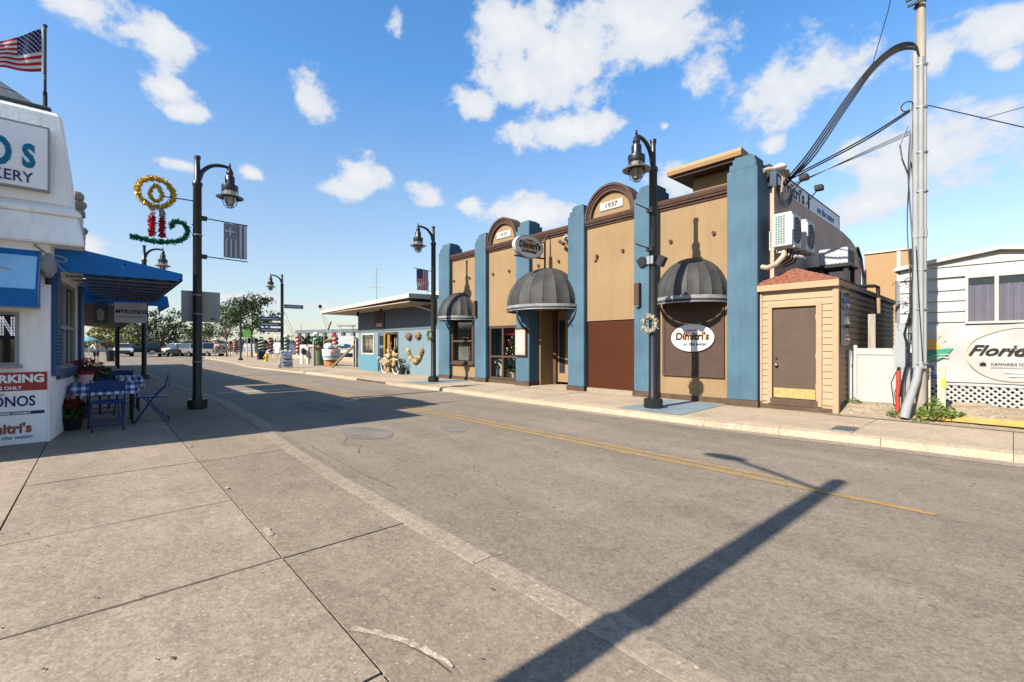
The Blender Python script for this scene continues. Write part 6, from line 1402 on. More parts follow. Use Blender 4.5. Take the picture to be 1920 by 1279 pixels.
for q in [(-22.70, -22.62, .93, 1.98), (-21.34, -21.26, .93, 1.98), (-22.62, -21.34, 1.92, 1.98), (-22.62, -21.34, .93, 1.0)]: fr.box(q[0], q[1], BY - .03, BY + .06, q[2], q[3])
fr = fr.build('window', 'fascia', bh); box('pane', 'glass_clear', fr, -22.62, -21.34, BY + .03, BY + .035, 1.0, 1.92)
cols = ['sponge2', 'signslate', 'flagred', 'shirtpink', 'lightblue', 'curtain2', 'sponge']
for k in range(13): x = -22.5 + k * .09; MB().lathe([(.03, 0), (.05, .2), (.03, .42), (.045, .5), (0, .56)], (x, BY + .18 + U(0, .1), 1.02 + U(0, .15)), 7).build('goods', cols[k % 7], fr)
db_ = box('open_door', 'signslate', bh, -20.85, -20.28, BY + .03, BY + .07, .12, 1.98); mb = MB()
for z in (.2, .8, 1.4): mb.box(-20.78, -20.35, BY + .018, BY + .029, z, z + .45)
mb.build('door_panels', 'cardark', db_)
box('door_frame', 'ochre', bh, -20.28, -20.12, BY - .01, BY + .1, .1, 2.0); box('door_frame', 'ochre', bh, -19.95, -19.72, BY + .02, BY + .12, .1, 1.98); box('door_frame', 'brown', bh, -18.95, -18.85, BY - .01, BY + .12, .1, 2.0); box('door_frame', 'brown', bh, -20.12, -18.95, BY - .01, BY + .1, 1.9, 2.0)
t = thing('hanging_goods', 'strings of goods hanging in the blue shop doorway', 'goods', (-19.3, BY + .3, 1.2))
for k in range(7): MB().tube([(-19.65 + k * .1, BY + .25, 1.85), (-19.65 + k * .1, BY + .25, 1.2)], .025, 6).build('string', cols[(k * 2) % 7], t)
st = thing('sponge_display', 'stack of sponges and wreath beside the blue shop door', 'display', (-19.2, BY - .08, .1))
for k in range(26): MB().blob((-19.25 + U(-.30, .30), BY - .08 + U(-.08, .04), .5 + .95 * rnd()), (U(.07, .12), .07, U(.06, .10)), 8, 6, .25).build('sponge', random.choice(['sponge', 'spongered', 'sponge2', 'sponge']), st)
mb = MB()
for k in range(3): mb.box(-19.55, -18.9, BY - .14, BY - .03, .3 + k * .42, .32 + k * .42)
mb.build('shelf', 'wood', st)
sm = thing('sponge_smiley', 'smiling face made of sea sponges fixed to the light blue wall', 'decoration', (-17.3, BY, 1.2))
for (x, z, m_) in [(-17.80, 1.78, 'spongered'), (-17.03, 1.80, 'sponge')]: MB().blob((x, BY - .07, z), (.21, .12, .15), 14, 8, .10).build('eye_sponge', m_, sm)
for k in range(15):
    f = k / 14; x = -17.85 + 1.15 * f; z = 1.15 - .46 * math.sin(math.pi * f) ** .8; MB().blob((x, BY - .06, z), (.10, .09, .11), 9, 6, .2).build('mouth_sponge', 'sponge' if k % 3 else 'sponge2', sm)
box('wall_plaque', 'brown', bh, -21.15, -20.1, BY - .07, BY - .02, 2.18, 2.9, label='dark carved plaque under the blue shop eaves')
box('plaque_relief', 'ply', bh, -20.95, -20.3, BY - .085, BY - .072, 2.28, 2.45)
MB().add([(-25.0, 8.8, 3.10), (-15.6, 8.8, 3.22), (-15.6, 14.2, 3.22), (-25.0, 14.2, 3.10), (-25.0, 8.8, 3.24), (-15.6, 8.8, 3.38), (-15.6, 14.2, 3.55), (-25.0, 14.2, 3.45)], [(3, 2, 1, 0), (4, 5, 6, 7), (0, 1, 5, 4), (1, 2, 6, 5), (2, 3, 7, 6), (3, 0, 4, 7)]).build('roof', 'fascia', bh)
box('soffit', 'ply', bh, -24.95, -15.65, 8.86, 14.1, 3.06, 3.095)
MB().tube([(-16.1, 8.95, 3.06), (-15.7, BY, 2.72)], .035, 6).build('brace', 'fascia', bh)
for x in (-22, -19.5): MB().tube([(x, 9.6, 3.05), (x, 9.55, 2.94), (x + .1, 9.5, 2.86)], .05, 6).build('spot_lamp', 'dark', bh)
t = thing('roof_antenna', 'thin television antenna standing on the blue shop roof', 'antenna', (-24.0, 11.5, 3.4)); MB().tube([(-24.0, 11.5, 3.4), (-24.0, 11.5, 5.75)], .022, 6).build('mast', 'metal', t)
mb = MB(); mb.tube([(-24.4, 11.2, 4.65), (-23.6, 11.8, 4.65)], .015, 5)
for z in (5.65, 5.4, 5.2, 4.95, 4.75, 4.5): mb.tube([(-24.12, 11.4, z), (-23.88, 11.6, z)], .014, 5)
mb.build('element', 'metal', t)
box('roof_unit', 'tub', None, -17.3, -15.9, 10.8, 11.8, 3.5, 3.72, label='flat pale blue-white skylight on the blue shop roof', category='roof unit')
mb = MB()
for k in range(3): mb.tube([(-15.2 - .09 * k, 9.72, ZP), (-15.2 - .09 * k, 9.72, 2.0 + .3 * k)], .02, 5)
# bicycle laden with sponges
bi = thing('bicycle', 'bicycle buried in pale yellow sponges against the blue shop', 'bicycle', (-18.85, 9.7, ZP)); by = 9.72
for cx in (-19.45, -18.38):
    wh_ = MB(); wh_.tube([(cx + .33 * math.cos(2 * math.pi * i / 28), by, ZP + .34 + .33 * math.sin(2 * math.pi * i / 28)) for i in range(29)], .02, 6, caps=False); w_ = wh_.build('wheel', 'signgrey', bi)
    mb = MB()
    for i in range(14): al = math.pi * 2 * i / 14; mb.tube([(cx, by, ZP + .34), (cx + .32 * math.cos(al), by, ZP + .34 + .32 * math.sin(al))], .004, 4)
    mb.build('spoke', 'metal', w_)
mb = MB()
for p in [[(-19.45, by, ZP + .34), (-19.2, by, ZP + .85), (-18.65, by, ZP + .80)], [(-19.2, by, ZP + .85), (-18.9, by, ZP + .32), (-18.65, by, ZP + .8)], [(-18.9, by, ZP + .32), (-18.38, by, ZP + .34), (-18.62, by, ZP + .92)], [(-19.25, by - .2, ZP + 1.0), (-19.22, by, ZP + .95), (-19.25, by + .2, ZP + 1.0)]]: mb.tube(p, .016, 6)
mb.build('frame', 'signslate', bi)
for k in range(44): MB().blob((-18.95 + random.gauss(0, .30), by - .05 + U(-.14, .10), ZP + .42 + abs(random.gauss(.12, .18))), (U(.07, .13), U(.06, .1), U(.05, .1)), 8, 6, .28).build('sponge', random.choice(['sponge2', 'sponge2', 'curtain2', 'sponge']), bi)
t = thing('saddle_bag', 'dark pot with green leaves behind the sponge bicycle', 'potted plant', (-17.95, 9.8, ZP)); MB().lathe([(.12, 0), (.17, .3), (0, .3)], (-17.95, 9.8, ZP), 12).build('pot', 'dark', t)
mb = MB()
for k in range(90): mb.leaf((-17.98 + U(-.18, .18), 9.78 + U(-.12, .12), ZP + .3 + U(0, .35)), .09)
mb.build('leaves', 'leaf', t)

# ================================================================ harbour side, far right of the street
def polar(px, t, z=0.): 
    a = (px - 960) / 853; return Vector((t * (.672 * a - .7405), t * (.7405 * a + .672), z))
# A-frame board
t = thing('sandwich_board', 'white painted sandwich board with scribbled lettering by the harbour lamp', 'sign', (-27.9, 8.1, .1))
p = polar(537, 26.0); 
for s_ in (-1, 1): 
    mb = MB(); mb.add([(p.x + s_ * .22, p.y - .3, .1), (p.x + s_ * .22, p.y + .3, .1), (p.x + s_ * .03, p.y + .3, 1.0), (p.x + s_ * .03, p.y - .3, 1.0), (p.x + s_ * .20, p.y - .3, .1), (p.x + s_ * .20, p.y + .3, .1), (p.x + s_ * .01, p.y + .3, 1.0), (p.x + s_ * .01, p.y - .3, 1.0)], [(0, 1, 2, 3), (7, 6, 5, 4), (0, 3, 7, 4), (1, 5, 6, 2), (3, 2, 6, 7), (0, 4, 5, 1)]); bd = mb.build('board', 'letterwhite', t)
tl = R(90 - 12)
for (z, y0, y1, wv) in [(.84, -.24, .22, .03), (.66, -.25, .24, .05), (.58, -.15, .22, .03), (.42, -.24, 0, .05), (.26, -.22, .05, .04)]:
    xx = lambda q: p.x + .22 - .19 * (q - .1) / .9 + .012
    MB().tube([(xx(z), p.y + y0 + (y1 - y0) * i / 14, z + wv * math.sin(i * 2.1)) for i in range(15)], .013, 4).build('painted_stroke', 'letterblue' if z > .6 else 'letterblack', bd)
ring_ = MB(); ring_.tube([(p.x + .22 - .19 * (.34 + .09 * math.sin(i * .5) - .1) / .9 + .012, p.y + .15 + .09 * math.cos(i * .5), .34 + .09 * math.sin(i * .5)) for i in range(14)], .02, 4); ring_.build('painted_stroke', 'letterblack', bd)
mb = MB()
for k in range(7): mb.blob((p.x, p.y - .3 + k * .1, 1.02 + .04 * (k % 2)), .06, 7, 5, .15)
mb.build('cut_out_crest', 'letterwhite', t)
# hydrant
p = polar(499, 36.5); t = thing('fire_hydrant', 'bright yellow fire hydrant on the harbour pavement', 'fire hydrant', (p.x, p.y, .1))
MB().lathe([(.17, 0), (.17, .05), (.11, .06), (.11, .42), (.14, .43), (.14, .47), (.11, .5), (.09, .6), (.03, .66), (.03, .70), (0, .70)], (p.x, p.y, .1), 14).build('barrel', 'hydrant', t, smooth=True)
for dx, dy in ((.2, 0), (0, .2), (0, -.2)): MB().tube([(p.x, p.y, .45), (p.x + dx, p.y + dy, .45)], .065, 10).build('nozzle', 'hydrant', t)
# planter with striped post
def striped(x, y, h, r_, m, label, turns=5, zb=.1, name='striped_piling', top=None):
    t = thing(name, label, 'piling', (x, y, zb)); MB().tube([(x, y, zb), (x, y, zb + h)], r_ * .82, 10).build('post', 'stripew', t)
    mb = MB(); pth = [(x + r_ * .72 * math.cos(a_), y + r_ * .72 * math.sin(a_), zb + h * .15 + h * .83 * a_ / (2 * math.pi * turns)) for a_ in [i * .4 for i in range(int(2 * math.pi * turns / .4) + 1)]]
    mb.tube(pth, h / turns * .26, 6); mb.build('garland_stripe', m, t)
    if top: MB().blob((x, y, zb + h + .05), r_ * 1.1, 8, 5, .1).build('top_ball', top, t)
    return t
p = polar(490, 42.3); t = thing('planter', 'dark square planter holding a green garland tree', 'planter', (p.x, p.y, .1)); box('box', 'boatdark', t, p.x - .3, p.x + .3, p.y - .3, p.y + .3, .1, .85)
mb = MB()
for k in range(420): h = rnd(); al = U(0, 6.28); q = (.34 - .2 * h) * math.sqrt(rnd()) ; mb.leaf((p.x + q * math.cos(al), p.y + q * math.sin(al), .85 + 1.35 * h), .13)
mb.build('leaves', 'stripeg', t)
mb = MB(); mb.tube([(p.x + .24 * math.cos(a_), p.y + .24 * math.sin(a_), .9 + a_ * .045) for a_ in [i * .5 for i in range(52)]], .04, 5); mb.build('ribbon', 'stripew', t)
for k, (px, t_, m_) in enumerate([(402, 80.9, 'striper'), (440, 68.5, 'striper'), (508, 54.0, 'striper'), (537, 49.5, 'stripeg'), (559, 46.9, 'striper'), (592, 42.8, 'stripeg'), (628, 39.6, 'striper')]):
    p = polar(px, t_); striped(p.x, p.y, 2.25, .27, m_, ['red and white garland piling far left behind the pickup', 'red and white garland piling between the two trees', 'red and white garland piling left of the harbour lamp', 'green and white garland piling right behind the harbour lamp', 'red and white garland piling left of the white arch', 'green and white garland piling above the green bin', 'red and white garland piling rising behind the boat tub'][k], top='stripew' if k % 2 else None)
# white arch gate with figure
p = polar(575, 31.4); t = thing('white_arch_stand', 'white painted stand with an arched opening by the dock', 'stand', (p.x, p.y, .1))
dx = Vector((.672, .7405, 0)); 
def along(s0, s1, z0, z1, d=.1, c=p): a, b = c + dx * s0, c + dx * s1; n_ = Vector((-.7405, .672, 0)) * d; return MB().add([(a.x, a.y, z0), (b.x, b.y, z0), (b.x + n_.x, b.y + n_.y, z0), (a.x + n_.x, a.y + n_.y, z0), (a.x, a.y, z1), (b.x, b.y, z1), (b.x + n_.x, b.y + n_.y, z1), (a.x + n_.x, a.y + n_.y, z1)], [(0,3,2,1),(4,5,6,7),(0,1,5,4),(1,2,6,5),(2,3,7,6),(3,0,4,7)])
for (a, b, c, d) in [(-.48, -.28, .1, 1.45), (-.05, .10, .1, 1.45), (.42, .5, .1, 1.45), (-.28, .42, 1.3, 1.45), (-.28, -.05, .95, 1.3)]: along(a, b, c, d, .12).build('panel', 'boatwhite', t)
along(.10, .42, .1, 1.3, .04, p + Vector((-.05, .05, 0))).build('lattice_panel', 'greywood', t); q = p + dx * -.17 + Vector((.1, -.1, 0)); MB().blob((q.x, q.y, 1.0), (.16, .16, .22), 10, 6, .1).build('round_ornament', 'dark', t)
# green bin, boat-shaped tub, rails
p = polar(597, 29.5); t = thing('green_bin', 'olive green ribbed bin piled with sponges', 'bin', (p.x, p.y, .1)); MB().lathe([(.30, 0), (.33, .05), (.33, .95), (.36, .98), (.36, 1.02), (.3, 1.02), (0, .96)], (p.x, p.y, .1), 20).build('drum', 'greenbin', t)
for k in range(12): MB().blob((p.x + U(-.42, .30), p.y + U(-.3, .3), 1.18 + U(0, .12)), (.12, .12, .09), 7, 5, .25).build('sponge', ['sponge2', 'spongered', 'orange', 'sponge'][k % 4], t)
p = polar(621, 28.9); t = thing('boat_tub', 'round white and pale blue boat-shaped tub on an orange stand', 'tub', (p.x, p.y, .1))
for (r0, r1, z0, z1, m_) in [(.40, .50, .1, .12, 'orange'), (.46, .50, .48, .62, 'tub'), (.50, .53, .62, .74, 'lightblue'), (.53, .55, .74, 1.06, 'tub'), (.55, .56, 1.06, 1.14, 'signgrey')]: MB().lathe([(r0, z0), (r1, z1)], (p.x, p.y, 0), 24).build('tub_band', m_, t)
MB().lathe([(.40, .1), (.34, .48), (.46, .48)], (p.x, p.y, 0), 10).build('stand', 'orange', t); box('name_patch', 'pink', t, p.x + .46, p.x + .555, p.y - .26, p.y + .12, .84, .98)
mb = MB(); mb.blob((p.x - .1, p.y - .12, 1.3), (.34, .3, .26), 12, 7, .08); mb.build('cabin_dome', 'tub', t); MB().blob((p.x + .35, p.y + .7, 1.35), (.75, .35, .15), 12, 6, .12).build('blue_canopy', 'tarp', t)
mb = MB(); mb.tube([(p.x - .4, p.y - .3, 1.1), (p.x - .42, p.y - .3, 2.05), (p.x - .1, p.y + .3, 1.95), (p.x - .35, p.y - .25, 1.7)], .03, 6); mb.build('rail', 'sponge2', t)
for k in range(9): MB().blob((p.x + U(-.3, .6), p.y + U(-.1, .6), 1.25 + U(0, .12)), (.1, .1, .08), 7, 5, .25).build('sponge', ['sponge', 'sponge2', 'curtain2'][k % 3], t)
t = thing('timber_rails', 'pale timber posts with a plank leaning toward the boat tub', 'railing', (-26.2, 11, .1))
for (px, t_, z1) in [(589, 28.6, 1.75), (664, 27.3, 1.65), (668.5, 26.9, 1.75)]: p = polar(px, t_); box('post', 'greywood', t, p.x - .06, p.x + .06, p.y - .06, p.y + .06, .1, z1)
a, b = polar(622, 26.3, .12), polar(666, 27.2, 1.45); MB().tube([a, b], .075, 4).build('plank', 'wood', t)
# boats
def boat(px, t_, L_, H_, label, heading=0., hull='boatwhite', cabin=True, dk=None):
    p = polar(px, t_, -.9); t = thing('boat', label, 'boat', p, heading); m4 = wmat(t); Q = lambda x, y, z: m4 @ Vector((x, y, z))
    secs = [(-.5, .42, 1.0), (-.3, .5, .95), (0, .5, .95), (.25, .42, 1.05), (.42, .22, 1.2), (.5, .02, 1.35)]; mb = MB(); vs = []
    for (s_, wd_, hh) in secs: vs += [Q(s_ * L_, -wd_ * L_ * .33, hh * H_), Q(s_ * L_, -wd_ * L_ * .24, .1), Q(s_ * L_, wd_ * L_ * .24, .1), Q(s_ * L_, wd_ * L_ * .33, hh * H_)]
    fs = [(0, 1, 2, 3)]
    for i in range(len(secs) - 1):
        for j in range(4): k = (j + 1) % 4; fs.append((4 * i + j, 4 * i + 4 + j, 4 * i + 4 + k, 4 * i + k))
    mb.add(vs, fs).build('hull', hull, t)
    if dk: 
        mb = MB(); vs = []
        for (s_, wd_, hh) in secs[:-1]: vs += [Q(s_ * L_, -wd_ * L_ * .335, hh * H_ * .55), Q(s_ * L_, -wd_ * L_ * .26, .2)]
        mb.add(vs, [(2 * i, 2 * i + 1, 2 * i + 3, 2 * i + 2) for i in range(len(secs) - 2)]).build('hull_band', dk, t)
    if cabin:
        cb = MB().add([Q(x, y, z) for (x, y, z) in [(-.28 * L_, -.12 * L_, H_), (.16 * L_, -.11 * L_, H_), (.16 * L_, .11 * L_, H_), (-.28 * L_, .12 * L_, H_), (-.24 * L_, -.10 * L_, H_ * 2.0), (.04 * L_, -.09 * L_, H_ * 2.0), (.04 * L_, .09 * L_, H_ * 2.0), (-.24 * L_, .10 * L_, H_ * 2.0)]], [(4,5,6,7),(0,1,5,4),(1,2,6,5),(2,3,7,6),(3,0,4,7)]).build('cabin', 'boatwhite', t)
        MB().add([Q(x, y, z) for (x, y, z) in [(-.22 * L_, -.121 * L_, H_ * 1.35), (.08 * L_, -.118 * L_, H_ * 1.35), (.03 * L_, -.105 * L_, H_ * 1.8), (-.2 * L_, -.108 * L_, H_ * 1.8)]], [(0, 1, 2, 3)]).build('window_band', 'cardark', cb)
        MB().add([Q(x, y, z) for (x, y, z) in [(.155 * L_, -.10 * L_, H_ * 1.25), (.155 * L_, .10 * L_, H_ * 1.25), (.07 * L_, .085 * L_, H_ * 1.8), (.07 * L_, -.085 * L_, H_ * 1.8)]], [(0, 1, 2, 3)]).build('windscreen', 'cardark', cb)
        mb = MB()
        for x in (-.2, -.05): 
            for y in (-.08, .08): mb.tube([Q(x * L_, y * L_, H_ * 2), Q(x * L_, y * L_, H_ * 2.6)], .03, 5)
        mb.build('canopy_post', 'boatwhite', t); MB().add([Q(x, y, z) for x in (-.26 * L_, .02 * L_) for y in (-.1 * L_, .1 * L_) for z in (H_ * 2.6, H_ * 2.66)], [(0, 1, 3, 2), (4, 6, 7, 5), (0, 4, 5, 1), (2, 3, 7, 6), (0, 2, 6, 4), (1, 5, 7, 3)]).build('hard_top', 'boatwhite', t)
    mb = MB()
    for s_ in (-1, 1): mb.tube([Q(-.1 * L_, s_ * .155 * L_, H_ * 1.35), Q(.3 * L_, s_ * .12 * L_, H_ * 1.55), Q(.47 * L_, s_ * .02 * L_, H_ * 1.75)], .025, 5)
    mb.build('bow_rail', 'metal', t); return t
boat(527, 60, 8.5, 1.35, 'white motor cruiser with dark lower hull moored behind the harbour lamp', R(185), dk='boatdark')
boat(470, 66, 6.5, 1.3, 'white boat with arched frames left of the cruiser', R(160), dk='boatdark')
boat(552, 52, 5.0, .95, 'small white open boat between the garland pilings', R(20), cabin=False)
boat(652, 44, 7.5, 1.6, 'dark grey hulled boat beside the blue shop', R(150), hull='signslate')
boat(415, 78, 7, 1.3, 'white boat behind the trees left of the promenade', R(10))
for k, (px, t_, z0, z1, lab) in enumerate([(565, 60, 609, 655, 'slim mast right of the harbour lamp'), (640, 58, 615, 650, 'slim mast between crane and blue shop'), (521, 75, 590, 655, 'slim mast left of the harbour lamp'), (448, 90, 600, 655, 'slim mast seen through the green-topped tree')]):
    p = polar(px, t_); MB().tube([(p.x, p.y, -.3), (p.x, p.y, 1.35 + (649 - z0) / 853 * t_)], .035, 5).build('boat_mast', 'metal', label=lab, category='mast')
mb = MB(); 
for (p0, z0, p1, z1) in [(536, 590, 553, 630), (534, 600, 551, 632)]: mb.tube([polar(p0, 60, 1.35 + (649 - z0) / 853 * 60), polar(p1, 60, 1.35 + (649 - z1) / 853 * 60)], .03, 5)
mb.build('outrigger', 'metal', label='pair of slanting outrigger poles right of the harbour lamp', category='outrigger')
# crane
t = thing('crane', 'lattice boom crane leaning beyond the blue shop roof', 'crane', polar(625, 90, 0)); b0, b1 = polar(622, 90, 2.5), polar(600, 90, 9.2)
mb = MB(); sd = Vector((.3, .33, 0)); up_ = Vector((0, 0, .0))
for s_ in (-1, 1): mb.tube([b0 + sd * s_, b1 + sd * s_ * .4], .06, 5)
for i in range(14): f, g_ = i / 14, (i + 1) / 14; mb.tube([b0.lerp(b1, f) + sd * (1 if i % 2 else -1) * (1 - .6 * f), b0.lerp(b1, g_) + sd * (-1 if i % 2 else 1) * (1 - .6 * g_)], .04, 4)
mb.build('boom', 'signback', t); MB().blob(b1, .35, 7, 5, .2).build('boom_tip', 'dark', t); mb = MB(); mb.tube([polar(615, 90, 4.6), polar(621, 90, 6.2)], .14, 6); mb.build('jib', 'dark', t); q = polar(624, 90, 1.2); MB().box(q.x - 1.2, q.x + 1.2, q.y - 1, q.y + 1, -.5, 2.4).build('crane_cab', 'dark', t)
# bridge
t = thing('road_bridge', 'long low concrete bridge crossing the water on the horizon', 'bridge', polar(600, 210, 0))
a, b = polar(553, 225, 7.6), polar(712, 190, 7.2); d = (b - a); n_ = Vector((-d.y, d.x, 0)).normalized() * 5
MB().add([a, b, b + n_, a + n_, a + Vector((0, 0, 1.6)), b + Vector((0, 0, 1.6)), b + n_ + Vector((0, 0, 1.6)), a + n_ + Vector((0, 0, 1.6))], [(0,3,2,1),(4,5,6,7),(0,1,5,4),(1,2,6,5),(2,3,7,6),(3,0,4,7)]).build('deck', 'bridge', t)
for k in range(9): q = a.lerp(b, .06 + k * .11); MB().tube([(q.x, q.y, -1), (q.x, q.y, 7.6)], 1.1, 8).build('pier', 'bridge', t)
# far shore with trees
far = MB(); ft = MB()
for k in range(210):
    px = U(400, 715) if k % 4 else U(200, 400); t_ = U(150, 240) if px > 470 else U(150, 220); p = polar(px, t_); r_ = U(1.6, 3.6)
    zz = -.5 if p.y > 15 else 0; h_ = (3.0 + 3.5 * max(0, noise.noise(Vector((px * .021, 3.1, 0))) + .35)) * (1 if px > 470 else .8)
    for i in range(26): ft.leaf((p.x + random.gauss(0, r_ * .5), p.y + random.gauss(0, r_ * .5), zz + U(.2, h_)), U(.9, 1.8), asp=.8)
ft.build('far_trees', 'haze_trees', kind='stuff', label='dark belt of trees along the far shore')
pts = [polar(px, t_) for px, t_ in [(440, 260), (480, 175), (560, 165), (640, 160), (735, 150), (735, 400), (440, 400)]]
MB().add([(q.x, q.y, -.55) for q in pts], [tuple(range(len(pts)))]).build('far_shore', 'land', kind='structure')

# ================================================================ trees
def tree(p, H_, crown, n, label, m='leaf', tr=.11, size=.22, base=.38, clumps=26, sq=.62, lean=0., name='street_tree'):
    t = thing(name, label, 'tree', p); p = Vector(p); top = p + Vector((lean, lean * .5, H_ * base)); mb = MB()
    mb.tube([p, p.lerp(top, .5) + Vector((.05, -.04, 0)), top], [tr, tr * .8, tr * .65], 8)
    cs = []
    for k in range(clumps):
        al, q = U(0, 6.28), math.sqrt(rnd()); h = U(0, 1); c_ = p + Vector((crown * q * math.cos(al) * (1 - .25 * h) + lean, crown * q * math.sin(al) * (1 - .25 * h), H_ * (base + .06 + (.94 - base) * h * (1 - .25 * q * q)))); cs.append(c_)
    for c_ in cs[:14]: mb.tube([top, top.lerp(c_, .5) + Vector((U(-.1, .1), U(-.1, .1), .12)), c_], [tr * .45, tr * .25, tr * .08], 5)
    mb.build('trunk', 'bark', t, smooth=True); lf = MB(); ld = MB()
    for i in range(n):
        c_ = random.choice(cs); r_ = crown * .25; q = c_ + Vector((random.gauss(0, r_ * .55), random.gauss(0, r_ * .55), random.gauss(0, r_ * .5 * sq)))
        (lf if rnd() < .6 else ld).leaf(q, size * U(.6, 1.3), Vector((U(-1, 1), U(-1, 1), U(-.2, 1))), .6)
    lf.build('crown', m, t); ld.build('crown_dark_leaves', 'leaf_dark' if m != 'leaf_yel' else m, t, label='darker leaves of the crown'); return t
tree(polar(472, 50.5, .1), 6.9, 3.0, 3400, 'bushy green street tree with a slim trunk left of the harbour lamp', 'leaf_yel' if False else 'leaf', .12, .27, .36, 34)
tree(polar(425, 52, .1), 6.6, 2.5, 1500, 'sparse street tree just left of the bushy green one', 'leaf', .10, .24, .30, 26)
tree(polar(392, 64, .1), 7.8, 3.0, 1500, 'thin street tree partly behind the sign back and lamp', 'leaf', .10, .28, .3, 26)
tree(polar(345, 74, .1), 6.6, 1.3, 700, 'slender tree above the parked cars', 'leaf', .08, .24, .62, 12)
tree(polar(300, 92, 0), 9.0, 4.6, 2600, 'broad dark tree right of the hanging cafe sign', 'leaf_dark', .2, .42, .2, 36)
tree(polar(268, 100, 0), 8.4, 4.8, 1500, 'bare-looking tree behind the dark pickup', 'leaf', .2, .40, .3, 26)
tree(polar(240, 112, 0), 7.6, 4.4, 2400, 'yellow green bushy tree under the hanging cafe sign', 'leaf_yel', .2, .5, .15, 34)
tree(polar(200, 75, 0), 5.2, 2.4, 1400, 'yellow green tree behind the canopy posts', 'leaf_yel', .15, .35, .15, 26)
tree(polar(362, 120, 0), 7, 5.0, 1500, 'low green tree far behind the parked cars', 'leaf', .2, .5, .15, 26)
# Christmas tree by the road
p = polar(322, 74, .0); t = thing('street_christmas_tree', 'dark decorated Christmas tree standing beyond the parked cars', 'christmas tree', p); mb = MB()
for k in range(1400): h = rnd() ** 1.1; al = U(0, 6.28); q = 1.5 * (1 - h * .95) * rnd() ** .4; mb.leaf((p.x + q * math.cos(al), p.y + q * math.sin(al), .4 + 3.5 * h), .26)
mb.build('needles', 'leaf_dark', t); MB().tube([p, p + Vector((0, 0, 3.6))], .07, 6).build('trunk', 'bark', t); mb = MB()
for k in range(50): h = rnd(); al = U(0, 6.28); q = 1.5 * (1 - h * .95); mb.blob((p.x + q * math.cos(al), p.y + q * math.sin(al), .4 + 3.5 * h), .09, 6, 4, 0)
mb.build('baubles', 'stripew', t)
# palms
def palm(p, H_, label):
    t = thing('palm_tree', label, 'palm tree', p); p = Vector(p); mb = MB().tube([p, p + Vector((.1, .1, H_ * .5)), p + Vector((0, 0, H_))], [.16, .12, .13], 8); mb.build('trunk', 'bark', t, smooth=True); fr_ = MB(); top = p + Vector((0, 0, H_))
    for k in range(22):
        al = 2 * math.pi * k / 22 + U(-.1, .1); ri = U(.1, .9); L_ = U(1.5, 2.0)
        for i in range(13):
            f = i / 12; c_ = top + Vector((math.cos(al), math.sin(al), 0)) * (L_ * f) + Vector((0, 0, ri * f * 1.1 - 1.7 * f * f))
            for s_ in (-1, 1): d_ = Vector((-math.sin(al), math.cos(al), 0)) * s_; e_ = c_ + d_ * .38 * (1 - .5 * f) + Vector((0, 0, -.16)); o_ = Vector((math.cos(al), math.sin(al), 0)) * .07; fr_.add([c_ - o_, c_ + o_, e_ + o_ * 2], [(0, 1, 2)])
    fr_.build('fronds', 'leaf', t); return t
palm(polar(330, 98, 0), 6.2, 'palm tree left of the sign back'); palm(polar(385, 84, .1), 5.4, 'palm tree right of the sign back')
# pale buildings far off
for k, (px, t_, w_, h_, lab) in enumerate([(238, 135, 12, 3.0, 'long low pale building behind the white car'), (190, 110, 8, 3.2, 'pale building end beyond the canopy')]):
    p = polar(px, t_); t = thing('far_building', lab, 'building', p); box('wall', 'pale_build', t, p.x - 3, p.x + 3, p.y - w_ / 2, p.y + w_ / 2, 0, h_); box('roof', 'signslate', t, p.x - 3.4, p.x + 3.4, p.y - w_ / 2 - .4, p.y + w_ / 2 + .4, h_, h_ + .3)
    for j in range(5): box('window', 'cardark', t, p.x + 3.0, p.x + 3.02, p.y - w_ / 2 + .6 + j * w_ / 5, p.y - w_ / 2 + 1.6 + j * w_ / 5, 1.0, 2.1)
p = polar(262, 78); t = thing('white_canopy_tent', 'small white and teal market umbrella by the canopy posts', 'umbrella', polar(166, 62)); q = polar(166, 62)
MB().lathe([(0, 2.7), (.9, 2.3), (1.2, 2.05)], (q.x, q.y, 0), 12).build('canopy', 'tarp', t); MB().tube([(q.x, q.y, 0), (q.x, q.y, 2.6)], .03, 6).build('pole', 'white', t)
